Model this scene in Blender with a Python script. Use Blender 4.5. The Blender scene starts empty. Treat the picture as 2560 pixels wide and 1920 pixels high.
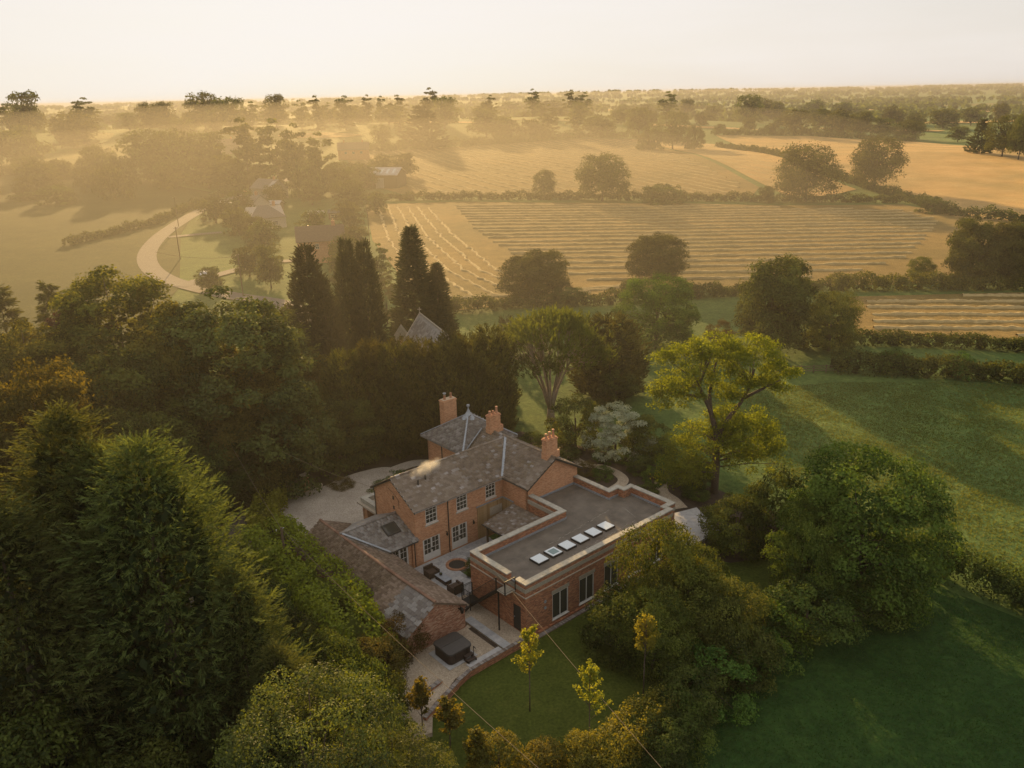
import bpy, bmesh, math, random
import numpy as np
from mathutils import Vector, Matrix
from mathutils.geometry import delaunay_2d_cdt

S = bpy.context.scene
COL = S.collection
PI = math.pi

# ------------------------------------------------------------------ camera
CAM_H = 37.0
cd = bpy.data.cameras.new('camera'); cam = bpy.data.objects.new('camera', cd); COL.objects.link(cam)
cd.sensor_width = 36.0; cd.lens = 2060.0/2560.0*36.0
cd.clip_start = 0.5; cd.clip_end = 20000
_p, _r = math.radians(19.35), math.radians(-1.2)
_M = Matrix(((math.cos(_r), 0, math.sin(_r)), (0, 1, 0), (-math.sin(_r), 0, math.cos(_r)))) @ \
     Matrix(((1, 0, 0), (0, math.cos(_p), -math.sin(_p)), (0, math.sin(_p), math.cos(_p))))
_R = Matrix((_M[0], _M[2], -_M[1])).transposed().to_4x4()
cam.matrix_world = Matrix.Translation((0, 0, CAM_H)) @ _R
S.camera = cam

# ------------------------------------------------------------------ sun and sky
SUN_EL, SUN_AZ = math.radians(14.0), math.radians(-13.5)     # azimuth measured from +Y towards +X
sun_dir = Vector((math.sin(SUN_AZ)*math.cos(SUN_EL), math.cos(SUN_AZ)*math.cos(SUN_EL), math.sin(SUN_EL)))
ld = bpy.data.lights.new('sun', 'SUN'); ld.energy = 5.0; ld.angle = math.radians(0.53); ld.color = (1.0, 0.65, 0.27)
lo = bpy.data.objects.new('sun', ld); COL.objects.link(lo)
lo.rotation_euler = sun_dir.to_track_quat('Z', 'Y').to_euler(); lo.location = (0, 0, 200)

W = bpy.data.worlds.new('World'); S.world = W; W.use_nodes = True
nt = W.node_tree; nt.nodes.clear()
def _n(t, **k):
    n = nt.nodes.new(t)
    for a, b in k.items(): setattr(n, a, b)
    return n
sky = _n('ShaderNodeTexSky', sky_type='NISHITA', sun_disc=False, sun_elevation=SUN_EL, sun_rotation=SUN_AZ,
         altitude=100, air_density=1.2, dust_density=2.2, ozone_density=1.0)
# a thin veil of high cloud: it spreads the brightest part of the sky (shoulder) and lifts the rest
sh1 = _n('ShaderNodeVectorMath', operation='ADD'); sh1.inputs[1].default_value = (9.5, 9.5, 9.5)
sh2 = _n('ShaderNodeVectorMath', operation='DIVIDE')
sh3 = _n('ShaderNodeVectorMath', operation='SCALE'); sh3.inputs['Scale'].default_value = 9.5
nt.links.new(sky.outputs[0], sh1.inputs[0]); nt.links.new(sky.outputs[0], sh2.inputs[0]); nt.links.new(sh1.outputs[0], sh2.inputs[1])
nt.links.new(sh2.outputs[0], sh3.inputs[0])
tc = _n('ShaderNodeTexCoord'); mp = _n('ShaderNodeMapping'); mp.inputs['Scale'].default_value = (1.2, 1.0, 9.0)
mp.inputs['Rotation'].default_value = (0, math.radians(6), 0)
nz = _n('ShaderNodeTexNoise'); nz.inputs['Scale'].default_value = 2.2; nz.inputs['Detail'].default_value = 6
nt.links.new(tc.outputs['Generated'], mp.inputs[0]); nt.links.new(mp.outputs[0], nz.inputs['Vector'])
mr = _n('ShaderNodeMapRange'); mr.inputs[1].default_value = .35; mr.inputs[2].default_value = .75
mr.inputs[3].default_value = .70; mr.inputs[4].default_value = .88
nt.links.new(nz.outputs['Fac'], mr.inputs[0])
sxyz = _n('ShaderNodeSeparateXYZ'); nt.links.new(tc.outputs['Generated'], sxyz.inputs[0])
mz = _n('ShaderNodeMapRange'); mz.inputs[1].default_value = .25; mz.inputs[2].default_value = 1.0; mz.inputs[3].default_value = 1.0; mz.inputs[4].default_value = .85; nt.links.new(sxyz.outputs[2], mz.inputs[0])
mm = _n('ShaderNodeMath', operation='MULTIPLY'); nt.links.new(mr.outputs[0], mm.inputs[0]); nt.links.new(mz.outputs[0], mm.inputs[1])
mx = _n('ShaderNodeMixRGB'); mx.inputs[2].default_value = (8.3, 7.85, 7.6, 1)
nt.links.new(mm.outputs[0], mx.inputs[0]); nt.links.new(sh3.outputs[0], mx.inputs[1])
bg = _n('ShaderNodeBackground'); bg.inputs['Strength'].default_value = 0.0465
nt.links.new(mx.outputs[0], bg.inputs[0])
wo = _n('ShaderNodeOutputWorld'); nt.links.new(bg.outputs[0], wo.inputs[0])

S.view_settings.view_transform = 'Standard'; S.view_settings.look = 'None'
S.view_settings.exposure = 1.32; S.view_settings.gamma = 1.0; S.view_settings.use_curve_mapping = False
S.render.engine = 'CYCLES'
S.cycles.max_bounces = 6; S.cycles.diffuse_bounces = 3; S.cycles.transmission_bounces = 4
S.cycles.transparent_max_bounces = 8; S.cycles.volume_bounces = 0; S.cycles.glossy_bounces = 2
S.cycles.volume_step_rate = 2.0; S.cycles.volume_max_steps = 128
S.cycles.use_denoising = True; S.cycles.sample_clamp_indirect = 4.0
HAZE_DENSITY, HAZE_G = 0.00020, 0.32
MIST_G = 0.42

# ------------------------------------------------------------------ helpers
def tag(o, label=None, cat=None, group=None, kind=None):
    if label: o['label'] = label
    if cat: o['category'] = cat
    if group: o['group'] = group
    if kind: o['kind'] = kind
    return o
def empty(name, loc=(0, 0, 0), rz=0.0, label=None, cat=None, group=None):
    o = bpy.data.objects.new(name, None); COL.objects.link(o); o.empty_display_size = .3
    o.location = loc; o.rotation_euler = (0, 0, rz)
    return tag(o, label, cat, group)
def link(name, me, parent=None, loc=None):
    o = bpy.data.objects.new(name, me); COL.objects.link(o)
    if parent: o.parent = parent
    if loc is not None: o.location = loc
    return o

class MB:
    """collects boxes, prisms and tubes and links them as one mesh object"""
    def __init__(s): s.v = []; s.f = []
    def add(s, vs, fs):
        n = len(s.v); s.v += [tuple(p) for p in vs]; s.f += [tuple(i+n for i in f) for f in fs]; return s
    def box(s, x0, x1, y0, y1, z0, z1):
        x0, x1 = sorted((x0, x1)); y0, y1 = sorted((y0, y1)); z0, z1 = sorted((z0, z1))
        return s.add([(x0,y0,z0),(x1,y0,z0),(x1,y1,z0),(x0,y1,z0),(x0,y0,z1),(x1,y0,z1),(x1,y1,z1),(x0,y1,z1)],
                     [(3,2,1,0),(4,5,6,7),(0,1,5,4),(1,2,6,5),(2,3,7,6),(3,0,4,7)])
    def hull8(s, p):   # eight corners, bottom four then top four, counter-clockwise
        return s.add(p, [(3,2,1,0),(4,5,6,7),(0,1,5,4),(1,2,6,5),(2,3,7,6),(3,0,4,7)])
    def prism(s, poly, d):   # polygon (3D points) extruded by vector d
        n = len(poly); a = [Vector(p) for p in poly]; b = [p+Vector(d) for p in a]
        fs = [tuple(range(n))[::-1], tuple(range(n, 2*n))]+[(i, (i+1) % n, n+(i+1) % n, n+i) for i in range(n)]
        return s.add(a+b, fs)
    def tube(s, p, q, r0, r1=None, n=8, cap=True):
        r1 = r0 if r1 is None else r1
        p, q = Vector(p), Vector(q); d = (q-p)
        if d.length < 1e-6: return s
        d.normalize(); a = d.orthogonal().normalized(); b = d.cross(a)
        vs = [p+(a*math.cos(2*PI*i/n)+b*math.sin(2*PI*i/n))*r0 for i in range(n)]+[q+(a*math.cos(2*PI*i/n)+b*math.sin(2*PI*i/n))*r1 for i in range(n)]
        fs = [(i, (i+1) % n, n+(i+1) % n, n+i) for i in range(n)]
        if cap: fs += [tuple(range(n))[::-1], tuple(range(n, 2*n))]
        return s.add(vs, fs)
    def path(s, pts, r0, r1=None, n=6):
        r1 = r0 if r1 is None else r1; k = len(pts)-1
        for i in range(k): s.tube(pts[i], pts[i+1], r0+(r1-r0)*i/k, r0+(r1-r0)*(i+1)/k, n, cap=(i in (0, k-1)))
        return s
    def lathe(s, c, prof, n=12):
        vs = []; fs = []
        for r, z in prof:
            for i in range(n): vs.append((c[0]+r*math.cos(2*PI*i/n), c[1]+r*math.sin(2*PI*i/n), c[2]+z))
        for k in range(len(prof)-1):
            for i in range(n): fs.append((k*n+i, k*n+(i+1) % n, (k+1)*n+(i+1) % n, (k+1)*n+i))
        fs.append(tuple(range(n))[::-1]); fs.append(tuple(range((len(prof)-1)*n, len(prof)*n)))
        return s.add(vs, fs)
    def mesh(s, name, mat, smooth=False):
        me = bpy.data.meshes.new(name); me.from_pydata(s.v, [], s.f); me.validate(); me.update()
        bm = bmesh.new(); bm.from_mesh(me); bmesh.ops.recalc_face_normals(bm, faces=bm.faces); bm.to_mesh(me); bm.free()
        for m in (mat if isinstance(mat, (list, tuple)) else [mat]): me.materials.append(m)
        if smooth: me.polygons.foreach_set('use_smooth', [True]*len(me.polygons))
        return me
    def build(s, name, mat, parent=None, loc=None, smooth=False, bevel=0):
        o = link(name, s.mesh(name, mat, smooth), parent, loc)
        if bevel:
            b = o.modifiers.new('edge', 'BEVEL'); b.width = bevel; b.segments = 2; b.limit_method = 'ANGLE'
        return o

def np_mesh(name, V, F, mat, tint=None, smooth=False):
    """V (n,3) floats, F (m,k) ints with k = 3 or 4"""
    V = np.ascontiguousarray(V, np.float32); F = np.ascontiguousarray(F, np.int32)
    me = bpy.data.meshes.new(name); m, k = F.shape
    me.vertices.add(len(V)); me.vertices.foreach_set('co', V.ravel())
    me.loops.add(m*k); me.loops.foreach_set('vertex_index', F.ravel())
    me.polygons.add(m); me.polygons.foreach_set('loop_start', np.arange(m, dtype=np.int32)*k)
    try: me.polygons.foreach_set('loop_total', np.full(m, k, np.int32))
    except Exception: pass
    if tint is not None:
        a = me.attributes.new('tint', 'FLOAT', 'POINT'); a.data.foreach_set('value', np.ascontiguousarray(tint, np.float32))
    me.materials.append(mat)
    if smooth: me.polygons.foreach_set('use_smooth', np.ones(m, bool))
    me.update(calc_edges=True); me.validate()
    return me

# ------------------------------------------------------------------ materials
def mat_new(name):
    m = bpy.data.materials.new(name); m.use_nodes = True; t = m.node_tree
    b = t.nodes['Principled BSDF']; return m, t, b
def nd(t, ty, **k):
    n = t.nodes.new(ty)
    for a, b in k.items(): setattr(n, a, b)
    return n
def c4(c): return (c[0], c[1], c[2], 1)
def noise(t, scale, detail=4, rough=.6, vec=None, coord='Object'):
    n = nd(t, 'ShaderNodeTexNoise'); n.inputs['Scale'].default_value = scale; n.inputs['Detail'].default_value = detail; n.inputs['Roughness'].default_value = rough
    if vec is None: vec = nd(t, 'ShaderNodeTexCoord').outputs[coord]
    t.links.new(vec, n.inputs['Vector']); return n
def ramp(t, fac, stops):
    r = nd(t, 'ShaderNodeValToRGB'); e = r.color_ramp.elements
    e[0].position, e[0].color = stops[0][0], c4(stops[0][1]); e[1].position, e[1].color = stops[-1][0], c4(stops[-1][1])
    for p, c in stops[1:-1]: x = e.new(p); x.color = c4(c)
    t.links.new(fac, r.inputs[0]); return r
def mixc(t, fac, a, b, mode='MIX'):
    m = nd(t, 'ShaderNodeMixRGB', blend_type=mode)
    for i, x in ((0, fac), (1, a), (2, b)):
        if isinstance(x, (int, float)): m.inputs[i].default_value = x if i == 0 else (x, x, x, 1)
        elif isinstance(x, tuple): m.inputs[i].default_value = c4(x)
        else: t.links.new(x, m.inputs[i])
    return m
def bump(t, b, h, strength=.3, dist=.02):
    n = nd(t, 'ShaderNodeBump'); n.inputs['Strength'].default_value = strength; n.inputs['Distance'].default_value = dist
    t.links.new(h, n.inputs['Height']); t.links.new(n.outputs[0], b.inputs['Normal']); return n

def plain(name, col, rough=.7, metal=0, var=.12, scale=6, bstr=.15, spec=.3):
    m, t, b = mat_new(name); n = noise(t, scale, 5)
    lo_, hi = tuple(c*(1-var) for c in col), tuple(min(1, c*(1+var)) for c in col)
    r = ramp(t, n.outputs['Fac'], [(.3, lo_), (.7, hi)]); t.links.new(r.outputs[0], b.inputs['Base Color'])
    b.inputs['Roughness'].default_value = rough; b.inputs['Metallic'].default_value = metal; b.inputs['Specular IOR Level'].default_value = spec
    n2 = noise(t, scale*6, 3); bump(t, b, n2.outputs['Fac'], bstr, .01)
    return m
def island_mat(name, stops, rough=.75, scale=5, lichen=None, spec=.3):
    """each loose piece gets a tone of its own, plus wear"""
    m, t, b = mat_new(name); g = nd(t, 'ShaderNodeNewGeometry'); oi = nd(t, 'ShaderNodeObjectInfo')
    ad = nd(t, 'ShaderNodeMath', operation='ADD'); t.links.new(g.outputs['Random Per Island'], ad.inputs[0]); t.links.new(oi.outputs['Random'], ad.inputs[1])
    fr = nd(t, 'ShaderNodeMath', operation='FRACT'); t.links.new(ad.outputs[0], fr.inputs[0])
    r = ramp(t, fr.outputs[0], stops); n = noise(t, scale, 6)
    d = mixc(t, 1.0, r.outputs[0], ramp(t, n.outputs['Fac'], [(.25, (.72, .72, .72)), (.75, (1.2, 1.2, 1.2))]).outputs[0], 'MULTIPLY')
    out = d.outputs[0]
    if lichen:
        n3 = noise(t, scale*.35, 7, .7); f = ramp(t, n3.outputs['Fac'], [(.55, (0, 0, 0)), (.72, (.7, .7, .7))])
        out = mixc(t, f.outputs[0], out, lichen).outputs[0]
    t.links.new(out, b.inputs['Base Color']); b.inputs['Roughness'].default_value = rough; b.inputs['Specular IOR Level'].default_value = spec
    bump(t, b, n.outputs['Fac'], .2, .02)
    return m
def brick_mat(name, cols, mortar, bw=.225, bh=.075, stain=.5):
    m, t, b = mat_new(name); tcn = nd(t, 'ShaderNodeTexCoord')
    sx = nd(t, 'ShaderNodeSeparateXYZ'); t.links.new(tcn.outputs['Object'], sx.inputs[0])
    sn = nd(t, 'ShaderNodeSeparateXYZ'); t.links.new(tcn.outputs['Normal'], sn.inputs[0])
    ab = nd(t, 'ShaderNodeMath', operation='ABSOLUTE'); t.links.new(sn.outputs[0], ab.inputs[0])
    gt = nd(t, 'ShaderNodeMath', operation='GREATER_THAN'); t.links.new(ab.outputs[0], gt.inputs[0]); gt.inputs[1].default_value = .5
    mxn = nd(t, 'ShaderNodeMix'); t.links.new(gt.outputs[0], mxn.inputs[0]); t.links.new(sx.outputs[0], mxn.inputs[2]); t.links.new(sx.outputs[1], mxn.inputs[3])
    cb = nd(t, 'ShaderNodeCombineXYZ'); t.links.new(mxn.outputs[0], cb.inputs[0]); t.links.new(sx.outputs[2], cb.inputs[1])
    br = nd(t, 'ShaderNodeTexBrick'); t.links.new(cb.outputs[0], br.inputs['Vector'])
    br.inputs['Scale'].default_value = 1; br.inputs['Brick Width'].default_value = bw; br.inputs['Row Height'].default_value = bh
    br.inputs['Mortar Size'].default_value = .006; br.inputs['Mortar Smooth'].default_value = .3; br.inputs['Bias'].default_value = 0
    br.inputs['Color1'].default_value = (0, 0, 0, 1); br.inputs['Color2'].default_value = (1, 1, 1, 1); br.inputs['Mortar'].default_value = (.5, .5, .5, 1)
    rc = ramp(t, br.outputs['Color'], cols)
    n1 = noise(t, 1.1, 7, .65, cb.outputs[0]); w = ramp(t, n1.outputs['Fac'], [(.3, (.74, .73, .7)), (.5, (1, 1, 1)), (.75, (1.18, 1.16, 1.12))])
    a = mixc(t, stain, rc.outputs[0], w.outputs[0], 'MULTIPLY')
    # pale bricks scattered
    n2 = noise(t, 9, 2, .5, cb.outputs[0]); pf = ramp(t, n2.outputs['Fac'], [(.66, (0, 0, 0)), (.72, (.45, .45, .45))])
    a2 = mixc(t, pf.outputs[0], a.outputs[0], (.42, .34, .26))
    o = mixc(t, br.outputs['Fac'], a2.outputs[0], mortar)
    t.links.new(o.outputs[0], b.inputs['Base Color']); b.inputs['Roughness'].default_value = .88; b.inputs['Specular IOR Level'].default_value = .15
    inv = nd(t, 'ShaderNodeMath', operation='SUBTRACT'); inv.inputs[0].default_value = 1; t.links.new(br.outputs['Fac'], inv.inputs[1]); bump(t, b, inv.outputs[0], .5, .012)
    return m
def glass_mat(name, tint=(.05, .05, .042), rough=.06):
    m, t, b = mat_new(name); b.inputs['Base Color'].default_value = c4(tint); b.inputs['Roughness'].default_value = rough
    b.inputs['Specular IOR Level'].default_value = .6
    n = noise(t, 1.5, 2); bump(t, b, n.outputs['Fac'], .04, .02); return m
def leaf_mat(name, c1, c2, trans, tfac=.45, gloss=.006, hue=.03):
    m, t, b = mat_new(name); t.nodes.remove(b); out = t.nodes['Material Output']
    at = nd(t, 'ShaderNodeAttribute', attribute_name='tint'); oi = nd(t, 'ShaderNodeObjectInfo')
    col = mixc(t, at.outputs['Fac'], c1, c2)
    hs = nd(t, 'ShaderNodeHueSaturation'); t.links.new(col.outputs[0], hs.inputs['Color'])
    mh = nd(t, 'ShaderNodeMapRange'); mh.inputs[3].default_value = .5-hue; mh.inputs[4].default_value = .5+hue*.6; t.links.new(oi.outputs['Random'], mh.inputs[0]); t.links.new(mh.outputs[0], hs.inputs['Hue'])
    mv = nd(t, 'ShaderNodeMapRange'); mv.inputs[3].default_value = .82; mv.inputs[4].default_value = 1.15; t.links.new(oi.outputs['Random'], mv.inputs[0]); t.links.new(mv.outputs[0], hs.inputs['Value'])
    d = nd(t, 'ShaderNodeBsdfDiffuse'); t.links.new(hs.outputs[0], d.inputs[0])
    tr = nd(t, 'ShaderNodeBsdfTranslucent'); tcx = mixc(t, 1.0, hs.outputs[0], tuple(x for x in trans), 'MULTIPLY'); t.links.new(tcx.outputs[0], tr.inputs[0])
    m1 = nd(t, 'ShaderNodeMixShader'); m1.inputs[0].default_value = tfac; t.links.new(d.outputs[0], m1.inputs[1]); t.links.new(tr.outputs[0], m1.inputs[2])
    g = nd(t, 'ShaderNodeBsdfGlossy'); g.inputs['Roughness'].default_value = .55; g.inputs[0].default_value = (1, 1, 1, 1)
    m2 = nd(t, 'ShaderNodeMixShader'); m2.inputs[0].default_value = gloss; t.links.new(m1.outputs[0], m2.inputs[1]); t.links.new(g.outputs[0], m2.inputs[2])
    t.links.new(m2.outputs[0], out.inputs[0]); return m

MT = {}
MT['brick_old'] = brick_mat('brick_old', [(0, (.40, .17, .085)), (.5, (.50, .235, .12)), (1, (.58, .31, .17))], (.52, .40, .28))
MT['brick_new'] = brick_mat('brick_new', [(0, (.19, .075, .042)), (.5, (.32, .125, .062)), (1, (.46, .21, .105))], (.30, .24, .18))
MT['brick_barn'] = brick_mat('brick_barn', [(0, (.20, .075, .04)), (.5, (.34, .15, .09)), (1, (.45, .28, .19))], (.36, .28, .21), stain=.8)
MT['slate'] = island_mat('slate', [(0, (.15, .115, .085)), (.45, (.19, .148, .108)), (.8, (.225, .18, .138)), (.93, (.24, .21, .18)), (1, (.36, .34, .33))], .62, 2.2, (.20, .15, .075))
MT['slate_grey'] = island_mat('slate_grey', [(0, (.15, .13, .115)), (.5, (.20, .18, .16)), (1, (.29, .275, .255))], .55, 3, (.18, .14, .08))
MT['barn_tile'] = island_mat('barn_tile', [(0, (.14, .095, .065)), (.5, (.20, .145, .10)), (1, (.27, .20, .15))], .75, 3, (.15, .12, .07))
MT['ridge_tile'] = island_mat('ridge_tile', [(0, (.16, .085, .055)), (1, (.27, .16, .11))], .8, 8)
MT['lead'] = plain('lead', (.30, .33, .36), .45, .3, .2, 5)
MT['coping'] = island_mat('coping', [(0, (.33, .31, .255)), (1, (.41, .385, .32))], .8, 4)
MT['stone'] = plain('stone', (.30, .27, .21), .85, 0, .15, 5)
MT['stone_pale'] = plain('stone_pale', (.42, .36, .28), .85, 0, .15, 6)
MT['white_paint'] = plain('white_paint', (.60, .585, .54), .45, 0, .05, 5, .03)
MT['dark_paint'] = plain('dark_paint', (.035, .033, .03), .5, 0, .2, 8)
MT['black_metal'] = plain('black_metal', (.022, .021, .02), .45, .4, .2, 10)
MT['felt'] = plain('roof_felt', (.135, .115, .092), .72, 0, .30, .8, .25)
MT['timber'] = island_mat('timber', [(0, (.30, .19, .09)), (.5, (.38, .25, .12)), (1, (.44, .30, .16))], .7, 6)
MT['old_wood'] = plain('old_wood', (.12, .085, .055), .85, 0, .3, 8)
MT['glass'] = glass_mat('glass')
MT['sky_glass'] = glass_mat('skylight_glass', (.62, .68, .70), .08)
MT['sky_glass_open'] = glass_mat('skylight_glass_clear', (.13, .21, .21), .08)
MT['terracotta'] = island_mat('terracotta', [(0, (.36, .17, .09)), (1, (.46, .25, .15))], .8, 9)
MT['rattan'] = plain('rattan', (.055, .035, .025), .8, 0, .3, 40, .5)
MT['slab'] = island_mat('paving_slab', [(0, (.30, .30, .30)), (.5, (.36, .36, .355)), (1, (.42, .41, .395))], .75, 3)
MT['bark'] = plain('bark', (.085, .062, .043), .9, 0, .35, 9, .6)
MT['bark_pale'] = plain('bark_pale', (.20, .155, .115), .9, 0, .3, 7, .5)
MT['asphalt'] = plain('asphalt', (.16, .135, .115), .9, 0, .15, 1.5, .2)
MT['road'] = plain('lane_surface', (.15, .132, .112), .9, 0, .12, .8, .2)
MT['cover'] = plain('vinyl_cover', (.055, .05, .045), .5, 0, .12, 6)
MT['tub'] = plain('tub_cabinet', (.05, .034, .026), .6, 0, .2, 10)
MT['metal_roof'] = plain('sheet_roof', (.42, .40, .38), .5, .2, .12, 1)
MT['render'] = plain('render_wall', (.46, .40, .33), .9, 0, .08, 2)
def gravel_mat(name, a, b_, sc=55):
    m, t, b = mat_new(name); vo = nd(t, 'ShaderNodeTexVoronoi'); vo.inputs['Scale'].default_value = sc/4
    tcn = nd(t, 'ShaderNodeTexCoord'); t.links.new(tcn.outputs['Object'], vo.inputs['Vector'])
    r = ramp(t, vo.outputs['Color'], [(.1, a), (.9, b_)]); n = noise(t, .35, 6, .6); w = ramp(t, n.outputs['Fac'], [(.3, (.8, .79, .77)), (.7, (1.12, 1.12, 1.12))])
    o = mixc(t, 1, r.outputs[0], w.outputs[0], 'MULTIPLY'); t.links.new(o.outputs[0], b.inputs['Base Color']); b.inputs['Roughness'].default_value = .9; b.inputs['Specular IOR Level'].default_value = .2
    bump(t, b, vo.outputs['Distance'], .5, .01); return m
MT['gravel'] = gravel_mat('gravel', (.34, .29, .235), (.54, .48, .40))
MT['gravel_warm'] = gravel_mat('gravel_warm', (.30, .24, .17), (.48, .40, .30))
def grass_mat(name, a, b_, c_, sc=.35, tuft=2.2, bs=.6, bd=.25, stretch=(1, 1, 1)):
    m, t, b = mat_new(name); tcn = nd(t, 'ShaderNodeTexCoord'); mpn = nd(t, 'ShaderNodeMapping'); mpn.inputs['Scale'].default_value = stretch
    t.links.new(tcn.outputs['Object'], mpn.inputs[0]); v = mpn.outputs[0]
    n1 = noise(t, sc, 6, .65, v); n2 = noise(t, tuft, 4, .7, v); n3 = noise(t, .035, 4, .5, v)
    r = ramp(t, n1.outputs['Fac'], [(.3, a), (.55, b_), (.75, c_)]); w = ramp(t, n2.outputs['Fac'], [(.3, (.62, .64, .6)), (.7, (1.3, 1.28, 1.2))])
    o = mixc(t, 1, r.outputs[0], w.outputs[0], 'MULTIPLY'); w2 = ramp(t, n3.outputs['Fac'], [(.35, (.8, .85, .8)), (.65, (1.18, 1.12, 1.05))])
    o2 = mixc(t, 1, o.outputs[0], w2.outputs[0], 'MULTIPLY')
    t.links.new(o2.outputs[0], b.inputs['Base Color']); b.inputs['Roughness'].default_value = .95; b.inputs['Specular IOR Level'].default_value = .1
    bump(t, b, n2.outputs['Fac'], bs, bd); return m
MT['meadow'] = grass_mat('meadow', (.072, .115, .032), (.095, .145, .040), (.130, .165, .050))
MT['lawn'] = grass_mat('lawn_turf', (.050, .066, .012), (.064, .082, .015), (.086, .098, .020), .5, 5, .3, .05)
MT['soil'] = plain('bed_soil', (.05, .035, .024), .95, 0, .3, 2, .5)
MT['stubble'] = grass_mat('stubble', (.17, .118, .042), (.22, .155, .056), (.28, .20, .076), .25, 3.5, .5, .15)
MT['wheat'] = grass_mat('ripe_wheat', (.36, .235, .095), (.42, .28, .12), (.47, .325, .15), .12, 4, .6, .25)
MT['straw'] = plain('straw', (.38, .285, .125), .9, 0, .22, 1.2, .5)
MT['pasture'] = grass_mat('pasture', (.10, .105, .03), (.15, .145, .04), (.20, .18, .055), .1, 2, .4, .2)
MT['dark_field'] = grass_mat('shade_darkened_grass', (.022, .052, .012), (.032, .070, .016), (.048, .090, .022))  # meadow grass darkened: lens vignette and hedge shade put into the colour
MT['rough'] = grass_mat('rough_grass', (.040, .052, .016), (.055, .066, .020), (.075, .080, .028), .15, 1.5)
LF = {
 'oak': leaf_mat('oak_leaf', (0.030, 0.041, 0.008), (0.103, 0.125, 0.025), (1.5, 1.3, .6), .33),
 'beech': leaf_mat('beech_leaf', (0.040, 0.047, 0.007), (0.140, 0.146, 0.025), (1.6, 1.3, .55), .45),
 'copper': leaf_mat('copper_leaf', (.030, .015, .014), (.058, .028, .022), (1.5, .9, .6), .35),
 'holm': leaf_mat('holm_leaf', (0.031, 0.041, 0.007), (0.110, 0.125, 0.025), (1.5, 1.25, .5), .32, .012),
 'ash': leaf_mat('ash_leaf', (.095, .150, .015), (.170, .235, .024), (1.6, 1.45, .5), .5),
 'apple': leaf_mat('apple_leaf', (0.038, 0.056, 0.008), (0.140, 0.168, 0.025), (1.7, 1.4, .55), .33, .008),
 'lush': leaf_mat('lush_leaf', (0.029, 0.062, 0.009), (0.112, 0.185, 0.029), (1.5, 1.4, .55), .33),
 'laurel': leaf_mat('laurel_leaf', (.110, .140, .008), (.235, .260, .016), (1.5, 1.4, .45), .38, .012),
 'shrub': leaf_mat('shrub_leaf', (0.026, 0.041, 0.008), (0.101, 0.134, 0.025), (1.5, 1.3, .6), .33),
 'brownshrub': leaf_mat('brown_shrub_leaf', (0.065, 0.057, 0.014), (0.114, 0.096, 0.021), (1.5, 1.2, .6), .33),
 'leyland': leaf_mat('leyland_spray', (.026, .040, .012), (.125, .155, .044), (1.5, 1.35, .6), .30, .006),
 'yew': leaf_mat('yew_needle', (0.029, 0.036, 0.007), (0.112, 0.121, 0.025), (1.5, 1.25, .5), .30),
 'column': leaf_mat('cypress_spray', (.030, .038, .014), (.060, .068, .022), (1.3, 1.15, .6), .28),
 'golden': leaf_mat('golden_leaf', (0.028, 0.037, 0.006), (0.118, 0.132, 0.020), (1.5, 1.35, .5), .40, .014),
 'maple': leaf_mat('maple_leaf', (.170, .180, .018), (.250, .250, .028), (1.6, 1.4, .5), .5, .01),
 'silver': leaf_mat('variegated_leaf', (.28, .32, .20), (.46, .49, .35), (1.0, 1.0, .8), .35),
 'willow': leaf_mat('willow_leaf', (.080, .085, .045), (.130, .130, .070), (1.4, 1.25, .7), .42),
 'pinewood': leaf_mat('macrocarpa_spray', (0.035, 0.042, 0.009), (0.129, 0.146, 0.029), (1.5, 1.3, .5), .36),
 'grass': leaf_mat('grass_blade', (.075, .115, .030), (.130, .165, .045), (1.7, 1.4, .5), .45, .008),
 'darkgrass': leaf_mat('dark_grass_blade', (.026, .060, .014), (.050, .090, .024), (1.6, 1.4, .5), .4, hue=.01),  # blades for the lower field, its shade put into their colour
 'gilded': leaf_mat('golden_hedge_leaf', (.090, .095, .012), (.190, .180, .024), (1.7, 1.4, .5), .5, .012),
 'flower': leaf_mat('pale_flower', (.45, .42, .34), (.62, .58, .50), (1, 1, .9), .3),
}

# ------------------------------------------------------------------ the land
def sst(a, b, x):
    t = np.clip((x-a)/(b-a), 0, 1); return t*t*(3-2*t)
def T(x, y):
    x = np.asarray(x, float); y = np.asarray(y, float)
    d = np.hypot(x, y); w = sst(150, 330, d)
    z = -0.25+w*(1.5*np.sin(x/95+.8)*np.cos(y/120+.4)+1.2*np.sin((x+.6*y)/170+.5))
    z = z+7.5*np.exp(-((x+190)/150)**2-((y-470)/110)**2)
    z = z+5.5*np.exp(-((x-190)/150)**2-((y-430)/95)**2)
    z = z+4.0*np.exp(-((x+20)/160)**2-((y-640)/140)**2)
    z = z+17*np.exp(-((x+270)/250)**2-((y-680)/120)**2)
    z = z+15*np.exp(-((x-60)/230)**2-((y-820)/130)**2)
    z = z+sst(2500, 6200, d)*(22+9*np.sin(x/1300+1.1)+4*np.sin(x/430))
    return z
def Tf(x, y): return float(T(x, y))

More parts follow.
